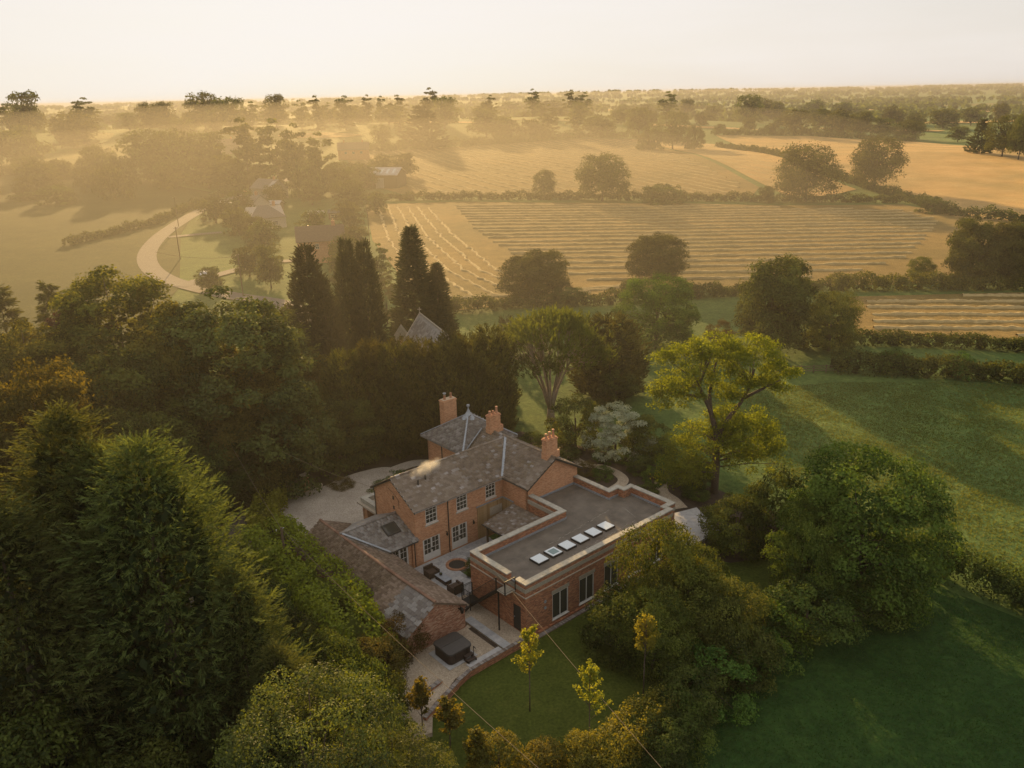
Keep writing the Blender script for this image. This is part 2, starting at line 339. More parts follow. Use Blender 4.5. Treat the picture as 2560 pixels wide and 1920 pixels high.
HX, HY0, HY1 = 5600.0, -160.0, 7600.0        # haze box
def spaced(lo, hi, fine_lo, fine_hi, step, grow=1.12):
    a = list(np.arange(fine_lo, fine_hi+step, step)); s = step
    while a[-1] < hi: s *= grow; a.append(min(hi, a[-1]+s))
    s = step
    while a[0] > lo: s *= grow; a.insert(0, max(lo, a[0]-s))
    return np.array(a)
gx = spaced(-5400, 5400, -420, 460, 10); gy = spaced(-140, 7400, -20, 900, 10)
GX, GY = np.meshgrid(gx, gy); V = np.stack([GX, GY, T(GX, GY)], -1).reshape(-1, 3)
nx, ny = len(gx), len(gy); I = np.arange(nx*ny).reshape(ny, nx)
Fq = np.stack([I[:-1, :-1], I[:-1, 1:], I[1:, 1:], I[1:, :-1]], -1).reshape(-1, 4)
tag(link('ground', np_mesh('ground', V, Fq, MT['meadow'], smooth=True)), kind='structure')

def inside(poly, x, y):
    r = False; n = len(poly)
    for i in range(n):
        x1, y1 = poly[i]; x2, y2 = poly[(i+1) % n]
        if (y1 > y) != (y2 > y) and x < (x2-x1)*(y-y1)/(y2-y1)+x1: r = not r
    return r
def drape(name, poly, mat, step=8.0, dz=.12, kind='structure'):
    """a sheet laid over the land inside a polygon"""
    pts = []
    n = len(poly)
    for i in range(n):
        a, b = Vector(poly[i]), Vector(poly[(i+1) % n]); k = max(1, int((b-a).length/step))
        for j in range(k): pts.append(a.lerp(b, j/k))
    nb = len(pts); xs = [p[0] for p in poly]; ys = [p[1] for p in poly]; rng = random.Random(5)
    for x in np.arange(min(xs), max(xs), step):
        for y in np.arange(min(ys), max(ys), step):
            q = (x+rng.uniform(-.2, .2)*step, y+rng.uniform(-.2, .2)*step)
            if inside(poly, *q): pts.append(Vector(q))
    vs, _, fs, *_ = delaunay_2d_cdt(pts, [(i, (i+1) % nb) for i in range(nb)], [], 1, 1e-4)
    me = bpy.data.meshes.new(name); me.from_pydata([(p.x, p.y, Tf(p.x, p.y)+dz) for p in vs], [], [tuple(f) for f in fs]); me.materials.append(mat)
    bm = bmesh.new(); bm.from_mesh(me); bmesh.ops.recalc_face_normals(bm, faces=bm.faces)
    if sum(f.normal.z for f in bm.faces) < 0: bmesh.ops.reverse_faces(bm, faces=bm.faces)
    bm.to_mesh(me); bm.free(); me.polygons.foreach_set('use_smooth', [True]*len(me.polygons))
    return tag(link(name, me), kind=kind)
MIDF = [(-51.1,300.2),(-16.5,305.7),(61.8,292),(93.4,281.5),(131,277),(135,256),(143,234),(130,215),(106,182),(84,160.5),(62,161),(40.7,160),(13.2,154.8),(-10,147.1),(-16.1,153.6),(-25,182.3),(-37.3,225.9)]
RIGHTF = [(63.4,151.3),(130,152),(110,119),(78.5,120.7),(55.2,126.6)]
FARF = [(-95.2,487.7),(-27.8,539.3),(49.9,596.9),(93.4,607),(102.7,467.5),(98.9,331),(89.6,307.6),(52.4,314.1),(-38.6,322.4),(-58,356.3),(-71.1,399.3)]
STRIPF = [(95.4,606.2),(140.5,577.3),(137,416.3),(132.6,343.3),(131.5,316.9),(115.7,302.4),(101.6,305.3),(102.6,337.2),(105.4,475.2)]
GOLDF = [(159.3,655.7),(239.5,676.8),(300,622),(320,420),(290,300),(200,215),(151.4,224.9),(144.2,231.3),(132.9,246.5),(138.3,278.5),(138.2,326.3),(143.6,427.1)]
LEFTF = [(-245.1,411.1),(-300,455),(-290,523.6),(-254.9,572.9),(-239.6,551.5),(-175.3,394.4)]
LEFTF2 = [(-344.4,650.9),(-339.4,676.5),(-288.8,636.3),(-278,604.1),(-305.3,599.9)]
drape('stubble_field', MIDF, MT['stubble']); drape('stubble_field', RIGHTF, MT['stubble'], 6); drape('stubble_field', FARF, MT['stubble'], 10, .2)
drape('barley_field', STRIPF, MT['wheat'], 10, .2); drape('wheat_field', GOLDF, MT['wheat'], 10, .2)
drape('pasture_field', LEFTF, MT['pasture'], 12, .25); drape('pasture_field', LEFTF2, MT['pasture'], 12, .25)
rng = random.Random(11)
for (cx, cy, a, b, m_) in [(30,735,70,12,'pasture'),(150,720,60,10,'wheat'),(330,760,60,18,'wheat'),(-60,700,45,12,'wheat'),(-130,600,35,18,'wheat'),(260,830,80,16,'pasture'),(480,900,90,25,'wheat'),(700,1300,160,60,'wheat'),(1000,1700,220,70,'pasture'),(520,1450,130,50,'wheat'),(1500,2300,300,90,'wheat'),(900,2400,260,80,'pasture'),(300,1900,200,70,'wheat'),(2000,2900,350,110,'pasture'),(1250,1350,150,60,'wheat')]:
    pl = [(cx+a*math.cos(t)*rng.uniform(.8, 1.15), cy+b*math.sin(t)*rng.uniform(.8, 1.15)) for t in np.arange(0, 2*PI, PI/4)]
    drape('distant_field', pl, MT[m_], max(8, a/6), .4)

drape('lower_field', [(27,51.5),(33,56),(38.3,50),(48,34),(60,20),(30,8),(0,10),(2,33),(8.6,38),(11.5,42),(15,45.5),(20.5,49)], MT['dark_field'], 4, .05)  # same grass as the meadow; this darker sheet carries painted shade
drape('rough_field', [(-95,240),(-70,172),(-60,120),(-75,95),(-150,110),(-330,260),(-330,395),(-245,400),(-175,385),(-118,335),(-108,290)], MT['rough'], 12, .10)
# rows of cut straw
def swath_rows(name, poly, ang, gap, wob, h, w, step, seed, cut=0.0):
    rg = np.random.default_rng(seed); ca, sa = math.cos(ang), math.sin(ang)
    P = np.array(poly); cx, cy = P.mean(0); L = np.hypot(*(P-[cx, cy]).T).max()*1.2
    V, F, TN = [], [], []; k = 0
    for r in np.arange(-L, L, gap):
        r0 = r+rg.normal(0, gap*.07); ph = rg.uniform(0, 6, 3); prev = None
        s = np.arange(-L, L, step); off = r0+wob*np.sin(s/55+r/60)+.2*np.sin(s/9+ph[0])+rg.normal(0, .12, len(s))
        X = cx+s*ca-off*sa; Y = cy+s*sa+off*ca; Z = T(X, Y)
        hh = h*(.55+.5*np.abs(np.sin(s/3.1+ph[1]))+rg.uniform(0, .5, len(s))); ww = w*(.7+.5*rg.uniform(0, 1, len(s)))
        for i in range(len(s)):
            if not inside(poly, X[i], Y[i]) or rg.uniform() < cut: prev = None; continue
            n = len(V); j = rg.normal(0, .12, 2)
            V += [(X[i]-sa*-ww[i], Y[i]+ca*-ww[i], Z[i]+.1), (X[i]-sa*-ww[i]*.35, Y[i]+ca*-ww[i]*.35, Z[i]+.12+hh[i]*.9+j[0]*h), (X[i]-sa*ww[i]*.35, Y[i]+ca*ww[i]*.35, Z[i]+.12+hh[i]+j[1]*h), (X[i]-sa*ww[i], Y[i]+ca*ww[i], Z[i]+.1)]
            if prev is not None:
                for q in range(3): F.append((prev+q, prev+q+1, n+q+1, n+q))
            prev = n
    return tag(link(name, np_mesh(name, np.array(V), np.array(F), MT['straw'])), 'rows of cut straw lying on the stubble', 'straw', kind='stuff')
def shrink(poly, d):
    P = np.array(poly); c = P.mean(0); q = P-c; l = np.hypot(*q.T)[:, None]; return [tuple(x) for x in c+q*(1-d/l)]
MIDROWS = [(-20,299),(61.8,288),(93,276),(125,265),(126,242),(114,222),(91,187),(70,169),(40,166),(17,168),(2,196),(-10,240)]
swath_rows('straw_rows', MIDROWS, math.radians(-2.5), 6.0, .5, .34, .46, .9, 1)
swath_rows('straw_rows', shrink(RIGHTF, 3), math.radians(-6), 4.4, .7, .34, .5, .6, 2)
swath_rows('straw_rows', shrink(FARF, 8), math.radians(112), 6.2, 4, .36, .55, 2.2, 3)
swath_rows('straw_rows', shrink(STRIPF, 8), math.radians(100), 6.5, 3, .25, .5, 3.0, 4)
# headland rows curving round the left end of the middle field
V_, F_ = [], []
for k in range(6):
    o = k*3.6
    line = [(-46+o, 296-o*.3), (-33+o, 226+o*.2), (-21+o, 183), (-11+o*1.1, 157+o*.25), (15+o, 158+o*.5)]
    pts = []
    for i in range(len(line)-1):
        a, b = Vector(line[i]), Vector(line[i+1]); m = int((b-a).length/1.3)
        for j in range(m): pts.append(a.lerp(b, j/m))
    prev = None
    for i, p in enumerate(pts[:-1]):
        if not inside(MIDF, p.x, p.y): prev = None; continue
        d = (pts[i+1]-p).normalized(); nn_ = Vector((-d.y, d.x)); hh = .12+.2*rng.random(); ww = .24+.2*rng.random(); p = p+nn_*rng.gauss(0, .25); z = Tf(p.x, p.y); n = len(V_)
        for e, zz in ((-1, .1), (-.35, .12+hh), (.35, .12+hh*1.1), (1, .1)): V_.append((p.x+nn_.x*ww*e, p.y+nn_.y*ww*e, z+zz))
        if prev is not None:
            for q in range(3): F_.append((prev+q, prev+q+1, n+q+1, n+q))
        prev = n
tag(link('straw_rows', np_mesh('straw_rows', np.array(V_), np.array(F_), MT['straw'])), 'rows of cut straw lying on the stubble', 'straw', kind='stuff')

# lane with its bend, and the lane beside the drive
def ribbon(name, line, width, mat, dz=.16):
    c = [Vector(p) for p in line]; sm = []
    for i in range(len(c)-1):
        p0, p1, p2, p3 = c[max(0, i-1)], c[i], c[i+1], c[min(len(c)-1, i+2)]
        for j in range(8):
            t = j/8; sm.append(.5*((2*p1)+(p2-p0)*t+(2*p0-5*p1+4*p2-p3)*t*t+(3*p1-p0-3*p2+p3)*t**3))
    sm.append(c[-1]); V, F = [], []
    for i, p in enumerate(sm):
        d = (sm[min(i+1, len(sm)-1)]-sm[max(i-1, 0)]).normalized(); n = Vector((-d.y, d.x))
        for e in (-1, -.33, .33, 1):
            q = p+n*e*width/2; V.append((q.x, q.y, Tf(q.x, q.y)+dz))
        if i:
            k = i*4
            for e in range(3): F.append((k-4+e, k-3+e, k+1+e, k+e))
    o = link(name, np_mesh(name, np.array(V), np.array(F)[:, ::-1], mat, smooth=True)); return tag(o, kind='structure')
ROADC = [(-88,400),(-97,370),(-99.5,344.2),(-104.9,307.9),(-105.4,282.9),(-102.5,253.3),(-98.3,229.9),(-92.3,209.6),(-84.6,193),(-75.9,180.3),(-66.6,171.3),(-56.1,162.9),(-44,155),(-34,140)]
ribbon('road', ROADC, 4.6, MT['road'])
ribbon('road', [(-97,236),(-90,240),(-84,243)], 3.0, MT['road'], .2)
ribbon('road', [(-70,172),(-66,183),(-58,196),(-48,200)], 3.4, MT['road'], .2)
ribbon('road', [(-30,84),(-27.5,76),(-25.6,70),(-24.4,64),(-24,57),(-26,50)], 3.6, MT['asphalt'], .05)

# the garden: everything below uses the house frame  (a along the garden front, b towards the lawn, origin at the house corner)
HA = math.radians(40.87); HO = Vector((-8.206, 60.031, 0))
HU = Vector((math.cos(HA), math.sin(HA), 0)); HV = Vector((math.sin(HA), -math.cos(HA), 0))
def hw(a, b, z=0.0):
    p = HO+HU*a+HV*b; return Vector((p.x, p.y, z))
def flat(name, pts, z, mat, thick=.0, kind='structure'):
    mb = MB(); P = [Vector((p[0], p[1], z)) for p in pts]
    area = sum(P[i].x*P[(i+1) % len(P)].y-P[(i+1) % len(P)].x*P[i].y for i in range(len(P)))
    if area < 0: P = P[::-1]
    if thick: mb.prism([p-Vector((0, 0, thick)) for p in P], (0, 0, thick))
    else: mb.add(P, [tuple(range(len(P)))])
    return tag(mb.build(name, mat), kind=kind)
def smooth_loop(pts, n=6):
    c = [Vector(p) for p in pts]; m = len(c); out = []
    for i in range(m):
        p0, p1, p2, p3 = c[i-1], c[i], c[(i+1) % m], c[(i+2) % m]
        for j in range(n):
            t = j/n; q = .5*((2*p1)+(p2-p0)*t+(2*p0-5*p1+4*p2-p3)*t*t+(3*p1-p0-3*p2+p3)*t**3); out.append((q.x, q.y))
    return out
DRIVE = [(-20.6,66.2),(-22.1,67.8),(-22.4,70.5),(-22.4,73.2),(-21.2,74.7),(-19.5,75.3),(-18,77.1),(-16.1,78.7),(-14,79.7),(-12.3,79.2),(-10.5,77.2),(-8.2,73.5),(-7,69),(-8.5,63),(-12.5,58.5),(-17,60)]
flat('gravel_drive', smooth_loop(DRIVE, 4), -.04, MT['gravel'], .3)
ribbon('gravel_path', [(-12.6,79),(-10.5,80.6),(-7.6,80.3),(-5.2,79.2)], 1.6, MT['gravel'], .2)
hp = lambda L: [tuple(hw(a, b)[:2]) for a, b in L]
flat('soil', hp([(-28,-26),(-6,-30),(8,-26),(26,-16),(30,0),(30,16),(21,22),(18.2,13),(18.2,2),(15,-12),(8,-13),(4,-12),(-4,-10),(-9,-7),(-24,-4)]), -.2, MT['soil'])
flat('soil', hp([(-22,-16),(-6.2,-12),(-6.2,9),(-8.4,9.2),(-8.6,13),(-13,22),(-40,10)]), -.21, MT['soil'])
flat('lawn', hp([(-13,13.9),(-9.6,14.6),(-6.3,13.8),(17,13.9),(19,17),(24,20),(22,26),(17,25.5),(10,25.2),(3,25.4),(-3,27),(-7.5,27),(-11,23),(-14,19)]), -.16, MT['lawn'])
flat('gravel_yard', hp([(-2.05,6.3),(.1,6.3),(.1,13.5),(-2.05,13.5)]), .22, MT['gravel_warm'], .5)
flat('gravel_terrace', hp([(-12.6,13.0),(-9.6,12.2),(-8.2,9.4),(-2.1,9.4),(-2.1,13.5),(-6.4,13.5),(-7.2,13.9),(-9,14.5),(-10.5,16.5),(-11.8,16)]), .12, MT['gravel_warm'], .5)
ribbon('garden_path', [tuple(hw(a, b)[:2]) for a, b in [(24,-12),(25.3,-9),(24.7,-4.5),(25.6,-2.6),(25.4,-.2),(24.2,1.2),(21,1.6),(18.6,1.4)]], 1.1, MT['gravel_warm'], .12)
ribbon('garden_path', [tuple(hw(a, b)[:2]) for a, b in [(27.5,3.5),(25.6,5.2),(25,7),(24.2,8.6)]], 1.3, MT['gravel_warm'], .12)
flat('paved_walk', hp([(18.2,10.6),(22.6,8.8),(25.2,9.6),(23.2,13.6),(18.2,13.6)]), -.02, MT['slab'], .3)

# ------------------------------------------------------------------ buildings  (house frame: local x = a, local y = -b)
class HB(MB):
    def b(s, a0, a1, b0, b1, z0, z1): return s.box(a0, a1, -b0, -b1, z0, z1)
    def t(s, p, q, r0, r1=None, n=8): return s.tube((p[0], -p[1], p[2]), (q[0], -q[1], q[2]), r0, r1, n)
    def pts(s, L, d): return s.prism([(p[0], -p[1], p[2]) for p in L], (d[0], -d[1], d[2]))
def L3(a, b, z): return Vector((a, -b, z))
class Thing:
    """a thing whose parts are written in the house frame"""
    def __init__(s, name, a, b, z, label, cat, group=None):
        p = hw(a, b, z); s.root = empty(name, p, HA, label, cat, group); s.off = Vector((-a, b, -z))
    def part(s, name, mb, mat, bevel=0, smooth=False, kind=None, label=None):
        o = mb.build(name, MT[mat] if isinstance(mat, str) else mat, s.root, s.off, smooth, bevel); tag(o, label, kind=kind); return o
def sub(parent, name, mb, mat, kind=None, bevel=0, smooth=False):
    return tag(mb.build(name, MT[mat] if isinstance(mat, str) else mat, parent, None, smooth, bevel), kind=kind)

def wall_b(mb, b, a0, a1, z0, z1, holes, th=.32, out=1):
    """wall in a plane b = const, its outer face at b (out = +1 faces +b), with rectangular openings"""
    xs = sorted({a0, a1}|{h[0] for h in holes}|{h[1] for h in holes}); zs = sorted({z0, z1}|{h[2] for h in holes}|{h[3] for h in holes})
    for j in range(len(zs)-1):
        run = None
        for i in range(len(xs)-1):
            cx, cz = (xs[i]+xs[i+1])/2, (zs[j]+zs[j+1])/2
            op = any(h[0] < cx < h[1] and h[2] < cz < h[3] for h in holes)
            if not op: run = [xs[i], xs[i+1]] if run is None else [run[0], xs[i+1]]
            if (op or i == len(xs)-2) and run: mb.b(run[0], run[1], b, b-th*out, zs[j], zs[j+1]); run = None
    return mb
def wall_a(mb, a, b0, b1, z0, z1, holes, th=.32, out=1):
    xs = sorted({b0, b1}|{h[0] for h in holes}|{h[1] for h in holes}); zs = sorted({z0, z1}|{h[2] for h in holes}|{h[3] for h in holes})
    for j in range(len(zs)-1):
        run = None
        for i in range(len(xs)-1):
            cx, cz = (xs[i]+xs[i+1])/2, (zs[j]+zs[j+1])/2
            op = any(h[0] < cx < h[1] and h[2] < cz < h[3] for h in holes)
            if not op: run = [xs[i], xs[i+1]] if run is None else [run[0], xs[i+1]]
            if (op or i == len(xs)-2) and run: mb.b(a, a-th*out, run[0], run[1], zs[j], zs[j+1]); run = None
    return mb

_pane = {}
def pane(parent, a0, a1, b, z0, z1, mat='glass'):
    k = (round(a1-a0, 3), round(z1-z0, 3), mat)
    if k not in _pane: _pane[k] = MB().box(-k[0]/2, k[0]/2, -.006, .006, -k[1]/2, k[1]/2).mesh('pane', MT[mat])
    return link('pane', _pane[k], parent, ((a0+a1)/2, -b, (z0+z1)/2))
def glazed(T_, name, b, a0, a1, z0, z1, cols, rows, fr=.07, bar=.028, mat='white_paint', skip=0.0, leaves=1, sill=True, label=None, rail=False, blinds=0):
    """window or glazed doors facing +b: frame with real glazing bars, every pane an object"""
    mb = HB(); d0, d1 = b-.10, b-.03
    mb.b(a0, a0+fr, d0, d1, z0, z1); mb.b(a1-fr, a1, d0, d1, z0, z1); mb.b(a0+fr, a1-fr, d0, d1, z1-fr, z1); mb.b(a0+fr, a1-fr, d0, d1, z0, z0+fr+skip)
    panes = []
    lw = (a1-a0-2*fr)/leaves
    for l in range(leaves):
        x0 = a0+fr+l*lw; x1 = x0+lw; st = .075 if leaves > 1 else 0
        if leaves > 1:
            mb.b(x0+.004, x0+st, d0+.012, d1+.015, z0+fr+skip, z1-fr); mb.b(x1-st, x1-.004, d0+.012, d1+.015, z0+fr+skip, z1-fr)
        x0 += st; x1 -= st; zz0 = z0+fr+skip; zz1 = z1-fr; pw = (x1-x0)/cols; ph = (zz1-zz0)/rows
        for c in range(1, cols): mb.b(x0+c*pw-bar/2, x0+c*pw+bar/2, d0+.02, d1-.005, zz0, zz1)
        for r in range(1, rows):
            hb = bar*2.0 if (rail and r == rows//2) else bar
            for c in range(cols): mb.b(x0+c*pw+bar/2, x0+(c+1)*pw-bar/2, d0+.02, d1-.007, zz0+r*ph-hb/2, zz0+r*ph+hb/2)
        for r in range(rows):
            for c in range(cols): panes.append((x0+c*pw+bar/2, x0+(c+1)*pw-bar/2, zz0+r*ph+bar/2, zz0+(r+1)*ph-bar/2))
    if sill: mb.b(a0-.06, a1+.06, b-.08, b+.07, z0-.07, z0-.002)
    o = T_.part(name, mb, mat, label=label)
    for p in panes: pane(o, p[0], p[1], b-.07, p[2], p[3])
    if skip:
        for l in range(leaves):
            x0 = a0+fr+l*lw; sub(o, 'door_panel', HB().b(x0+.13, x0+lw-.13, b-.032, b-.022, z0+.1, z0+fr+skip-.06), mat)
    if blinds: sub(o, 'blind', HB().b(a0+fr, a1-fr, b-.16, b-.13, z1-blinds, z1-fr), 'white_paint')
    # dim room behind
    return o

_slate_mesh = {}
def slate_plane(T_, roof, P0, along, up, w, gauge, mat, keep=None, limit=300, name='slate', seed=1, want=None):
    """slates on a plane: P0 eave corner, along and up are full vectors; the first `limit` (best seen) are objects, the rest one joined part"""
    P0, along, up = Vector(P0), Vector(along), Vector(up); A = along.normalized(); U = up.normalized(); N = A.cross(U)
    if N.z < 0: N = -N
    na, nu = int(along.length/w), int(up.length/gauge); rg = random.Random(seed); key = (w, gauge, mat, T_.root.name)
    if key not in _slate_mesh: _slate_mesh[key] = MB().box(-w*.485, w*.485, -gauge*.06, gauge*1.45, 0, .011).mesh(name, MT[mat])
    items = []
    for r in range(nu):
        for c in range(na+1):
            x = (c+(.5 if r % 2 else 0))*w+w*.0; y = r*gauge
            if x > along.length-w*.2: continue
            if keep and not keep(x+0*w, y+gauge*.5): continue
            items.append((x+w*.5*0+w*.25, y))
    if want: items.sort(key=lambda q: want(*q))
    tilt = .030/(gauge*1.5); U2 = (U-N*tilt).normalized(); N2 = (N+U*tilt).normalized()
    V, F = [], []
    for i, (x, y) in enumerate(items):
        p = P0+A*x+U*y+N*(.036+rg.uniform(0, .008)); yaw = rg.gauss(0, .008); A2 = (A+U*yaw).normalized(); U3 = (U2-A*yaw).normalized()
        slip = -.03*(rg.random() < .04)
        p = p+U*slip
        if i < limit:
            o = link(name, _slate_mesh[key], roof)
            m = Matrix((A2, U3, N2)).transposed().to_4x4(); m.translation = p; o.matrix_local = m
        else:
            n = len(V); k = .485*w
            for s1, s2, s3 in ((-1,0,0),(1,0,0),(1,1,0),(-1,1,0),(-1,0,1),(1,0,1),(1,1,1),(-1,1,1)):
                V.append(tuple(p+A2*(s1*k)+U3*(gauge*(-.06 if s2 == 0 else 1.45))+N2*(.011*s3)))
            F += [(n+4,n+5,n+6,n+7),(n,n+1,n+5,n+4),(n+1,n+2,n+6,n+5),(n+3,n,n+4,n+7)]
    if V:
        o = link('slate_courses', np_mesh('slate_courses', np.array(V), np.array(F), MT[mat]), roof); tag(o, kind='stuff')
def ridge_tiles(T_, parent, p, q, mat='ridge_tile', L=.45, r=.12, jit=.0, seed=2, sag=None):
    p, q = Vector(p), Vector(q); d = q-p; n = max(1, int(d.length/L)); rg = random.Random(seed); dn = d.normalized()
    mb = MB(); k = 6; half = d.length/n*.49
    side = Vector((0, 0, 1)).cross(Vector((1, 0, 0)))
    vs = []
    for e in (-half, half):
        for i in range(k+1): t = PI*i/k; vs.append((e, math.cos(t)*r, math.sin(t)*r*.8))
    mb.add(vs, [(i, i+1, k+2+i, k+1+i) for i in range(k)]+[tuple(range(k+1)), tuple(range(k+1, 2*k+2))])
    me = mb.mesh('ridge_tile', MT[mat]); sd = Vector((-dn.y, dn.x, 0)).normalized(); up_ = dn.cross(sd)
    for i in range(n):
        o = link('ridge_tile', me, parent); c = p+d*((i+.5)/n)+Vector((0, 0, rg.uniform(-jit, jit)+(sag((i+.5)/n) if sag else 0)))
        m = Matrix((dn, sd, up_)).transposed().to_4x4(); m.translation = c; o.matrix_local = m
def chimney(T_, a, b, z0, z1, wa, wb, pots, mat='brick_old', shoulder=None, cowl=False):
    mb = HB(); mb.b(a-wa/2, a+wa/2, b-wb/2, b+wb/2, z0, z1)
    mb.b(a-wa/2-.05, a+wa/2+.05, b-wb/2-.05, b+wb/2+.05, z1+.003, z1+.11); mb.b(a-wa/2+.02, a+wa/2-.02, b-wb/2+.02, b+wb/2-.02, z1+.113, z1+.2)
    if shoulder: mb.b(a-wa/2-.03, a+wa/2+shoulder, b-wb/2-.04, b+wb/2+.04, z0-.2, z0+.42)
    o = T_.part('chimney', mb, mat)
    n = len(pots)
    for i, h in enumerate(pots):
        x = a-wa/2+wa*(i+.5)/n; zt = z1+.2
        sub(o, 'chimney_pot', MB().lathe((x, -b, zt), [(.15, 0), (.15, .05), (.115, .1), (.105, h-.1), (.13, h-.06), (.13, h)]), 'terracotta', smooth=True)
        if cowl and i == 0: sub(o, 'cowl', MB().lathe((x, -b, zt+h), [(.10, 0), (.10, .12), (.18, .16), (.18, .20), (.02, .27)]), 'lead', smooth=True)
    sub(o, 'flashing', HB().b(a-wa/2-.12, a+wa/2+.12, b-wb/2-.12, b+wb/2+.12, z0-.05, z0+.12), 'lead') if not shoulder else None
    return o

# ---- main house -----------------------------------------------------------------------------------------------
H_ = Thing('brick_house', 0, 0, 0, 'two-storey old red brick house with slate roofs, sash windows and three chimneys', 'house')
EZ, AR, BA = 5.14, 7.02, 12.55
W1 = [(1.08, 2.27, 3.42, 5.02), (4.31, 5.48, 3.44, 5.02), (7.52, 8.66, 3.5, 5.02)]
D1 = [(.66, 2.43, .02, 2.1), (3.65, 5.36, .02, 2.16)]
mb = HB(); wall_b(mb, 0, 0, 9.48, -.3, EZ, W1+D1); H_.part('garden_wall', mb, 'brick_old')
mb = HB(); mb.pts([(0.004, -.33, -.3), (0.004, -.33, EZ+.16), (0.004, -3.05, AR-.02), (0.004, -5.9, EZ+.1), (0.004, -5.9, -.3)], (.3, 0, 0)); H_.part('gable_wall', mb, 'brick_old')
mb = HB(); wall_b(mb, -6.0, 0, 9.5, -.3, EZ, [(1.5, 2.7, 3.3, 5.0), (6, 7.2, 3.3, 5.0)], out=-1); H_.part('drive_wall', mb, 'brick_old')
mb = HB(); wall_a(mb, 9.5, -5.8, 3.35, -.3, EZ+.05, [], out=-1); H_.part('wing_side_wall', mb, 'brick_old')
mb = HB(); mb.pts([(9.5, 3.354, -.3), (15.52, 3.354, -.3), (15.52, 3.354, EZ+.1), (BA, 3.354, AR), (9.5, 3.354, EZ+.1)], (0, -.3, 0)); H_.part('gable_wall', mb, 'brick_old')
mb = HB(); wall_a(mb, 15.5, -11.5, 3.04, -.3, EZ+.05, []); H_.part('side_wall', mb, 'brick_old')
mb = HB(); wall_a(mb, 9.62, -11.5, -5.9, -.3, 5.45, [], out=-1); wall_b(mb, -11.5, 9.62, 15.5, -.3, 5.45, [(11.2, 12.4, 1, 2.8), (13.2, 14.4, 1, 2.8)], out=-1); H_.part('rear_block_wall', mb, 'brick_old')
for i, w in enumerate(W1): glazed(H_, 'sash_window', 0, w[0], w[1], w[2], w[3], 3, 4, rail=True, blinds=[.36, 0, 0][i])
for d in D1: glazed(H_, 'french_doors', 0, d[0], d[1], d[2], d[3], 2, 3, skip=.55, leaves=2, sill=False)
for x in (1.54, 4.5): pass
for (a0, a1, z0, z1) in W1: H_.part('stone_sill', HB().b(a0-.1, a1+.1, -.02, .025, z0-.2, z0-.075), 'stone_pale')
# dark rooms behind the glass
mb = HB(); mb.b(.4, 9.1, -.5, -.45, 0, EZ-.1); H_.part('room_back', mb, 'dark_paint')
for d in D1:
    o = H_.part('door_handle', HB().b((d[0]+d[1])/2-.06, (d[0]+d[1])/2-.02, -.01, .04, .95, 1.12).b((d[0]+d[1])/2+.02, (d[0]+d[1])/2+.06, -.01, .04, .95, 1.12), 'black_metal')
# gutter, downpipes, lamps, vents, wires
mb = HB(); mb.t((-.1, .26, EZ-.03), (9.2, .26, EZ-.03), .065); H_.part('gutter', mb, 'dark_paint', smooth=True)
mb = HB(); mb.t((9.22, .2, EZ), (9.22, 3.6, EZ), .065); H_.part('gutter', mb, 'dark_paint', smooth=True)
mb = HB(); mb.t((3.35, .25, EZ-.06), (3.35, .08, EZ-.32), .045).t((3.35, .08, EZ-.32), (3.35, .08, .02), .045).t((3.35, .08, .05), (3.35, .2, 0.0), .05); H_.part('downpipe', mb, 'dark_paint', smooth=True)
mb = HB(); mb.t((-.05, -6.2, EZ-.05), (-.05, -6.0, EZ-.4), .045).t((-.06, -5.93, EZ-.4), (-.06, -5.93, 0), .045); H_.part('downpipe', mb, 'dark_paint', smooth=True)
mb = HB(); mb.t((9.55, -9.1, 5.35), (9.55, -9.1, 0), .045); H_.part('downpipe', mb, 'dark_paint', smooth=True)
for a in (3.08, 5.98):
    mb = HB(); mb.b(a-.02, a+.02, 0, .16, 2.05, 2.09); mb.lathe((a, -.16, 1.72), [(.04, 0), (.085, .05), (.085, .24), (.03, .32), (.02, .36)], 6); H_.part('wall_lantern', mb, 'black_metal')
for z in (5.2, 4.28):
    H_.part('vent_slot', HB().b(-.02, .02, -3.14, -2.94, z-.16, z+.16), 'dark_paint')  # proud dark block: the shade inside the slot is put into its colour
mb = MB(); mb.path([(-.02, 3.75, 5.9), (-.03, 3.2, 5.72), (-.03, 2.6, 5.5), (-.03, 2.22, 5.2), (-.03, 2.2, 4.5)], .014); H_.part('cable', mb, 'dark_paint')
# timber-clad inner corner with planks
mb = HB(); mb.b(6.5, 9.46, .004, .03, 0, 3.05).b(9.44, 9.47, .034, 1.4, 0, 3.05); clad = H_.part('cladding', mb, 'timber')
rg = random.Random(4); pm = MB().box(-.07, .07, -.012, .012, 0, 3.04).mesh('plank', MT['timber'])
for i in range(20):
    o = link('plank', pm, clad, (6.58+i*.148, -.045-rg.uniform(0, .006), 0))
for i in range(9):
    o = link('plank', pm, clad, (9.425-rg.uniform(0, .006), -.12-i*.148, 0)); o.rotation_euler = (0, 0, PI/2)
H_.part('lead_flashing', HB().b(6.4, 9.4, .0, .09, 3.06, 3.16).b(9.38, 9.48, .095, 1.5, 3.06, 3.16), 'lead')
H_.part('render_panel', HB().b(7.9, 9.3, .062, .075, 1.75, 2.55), 'stone_pale')

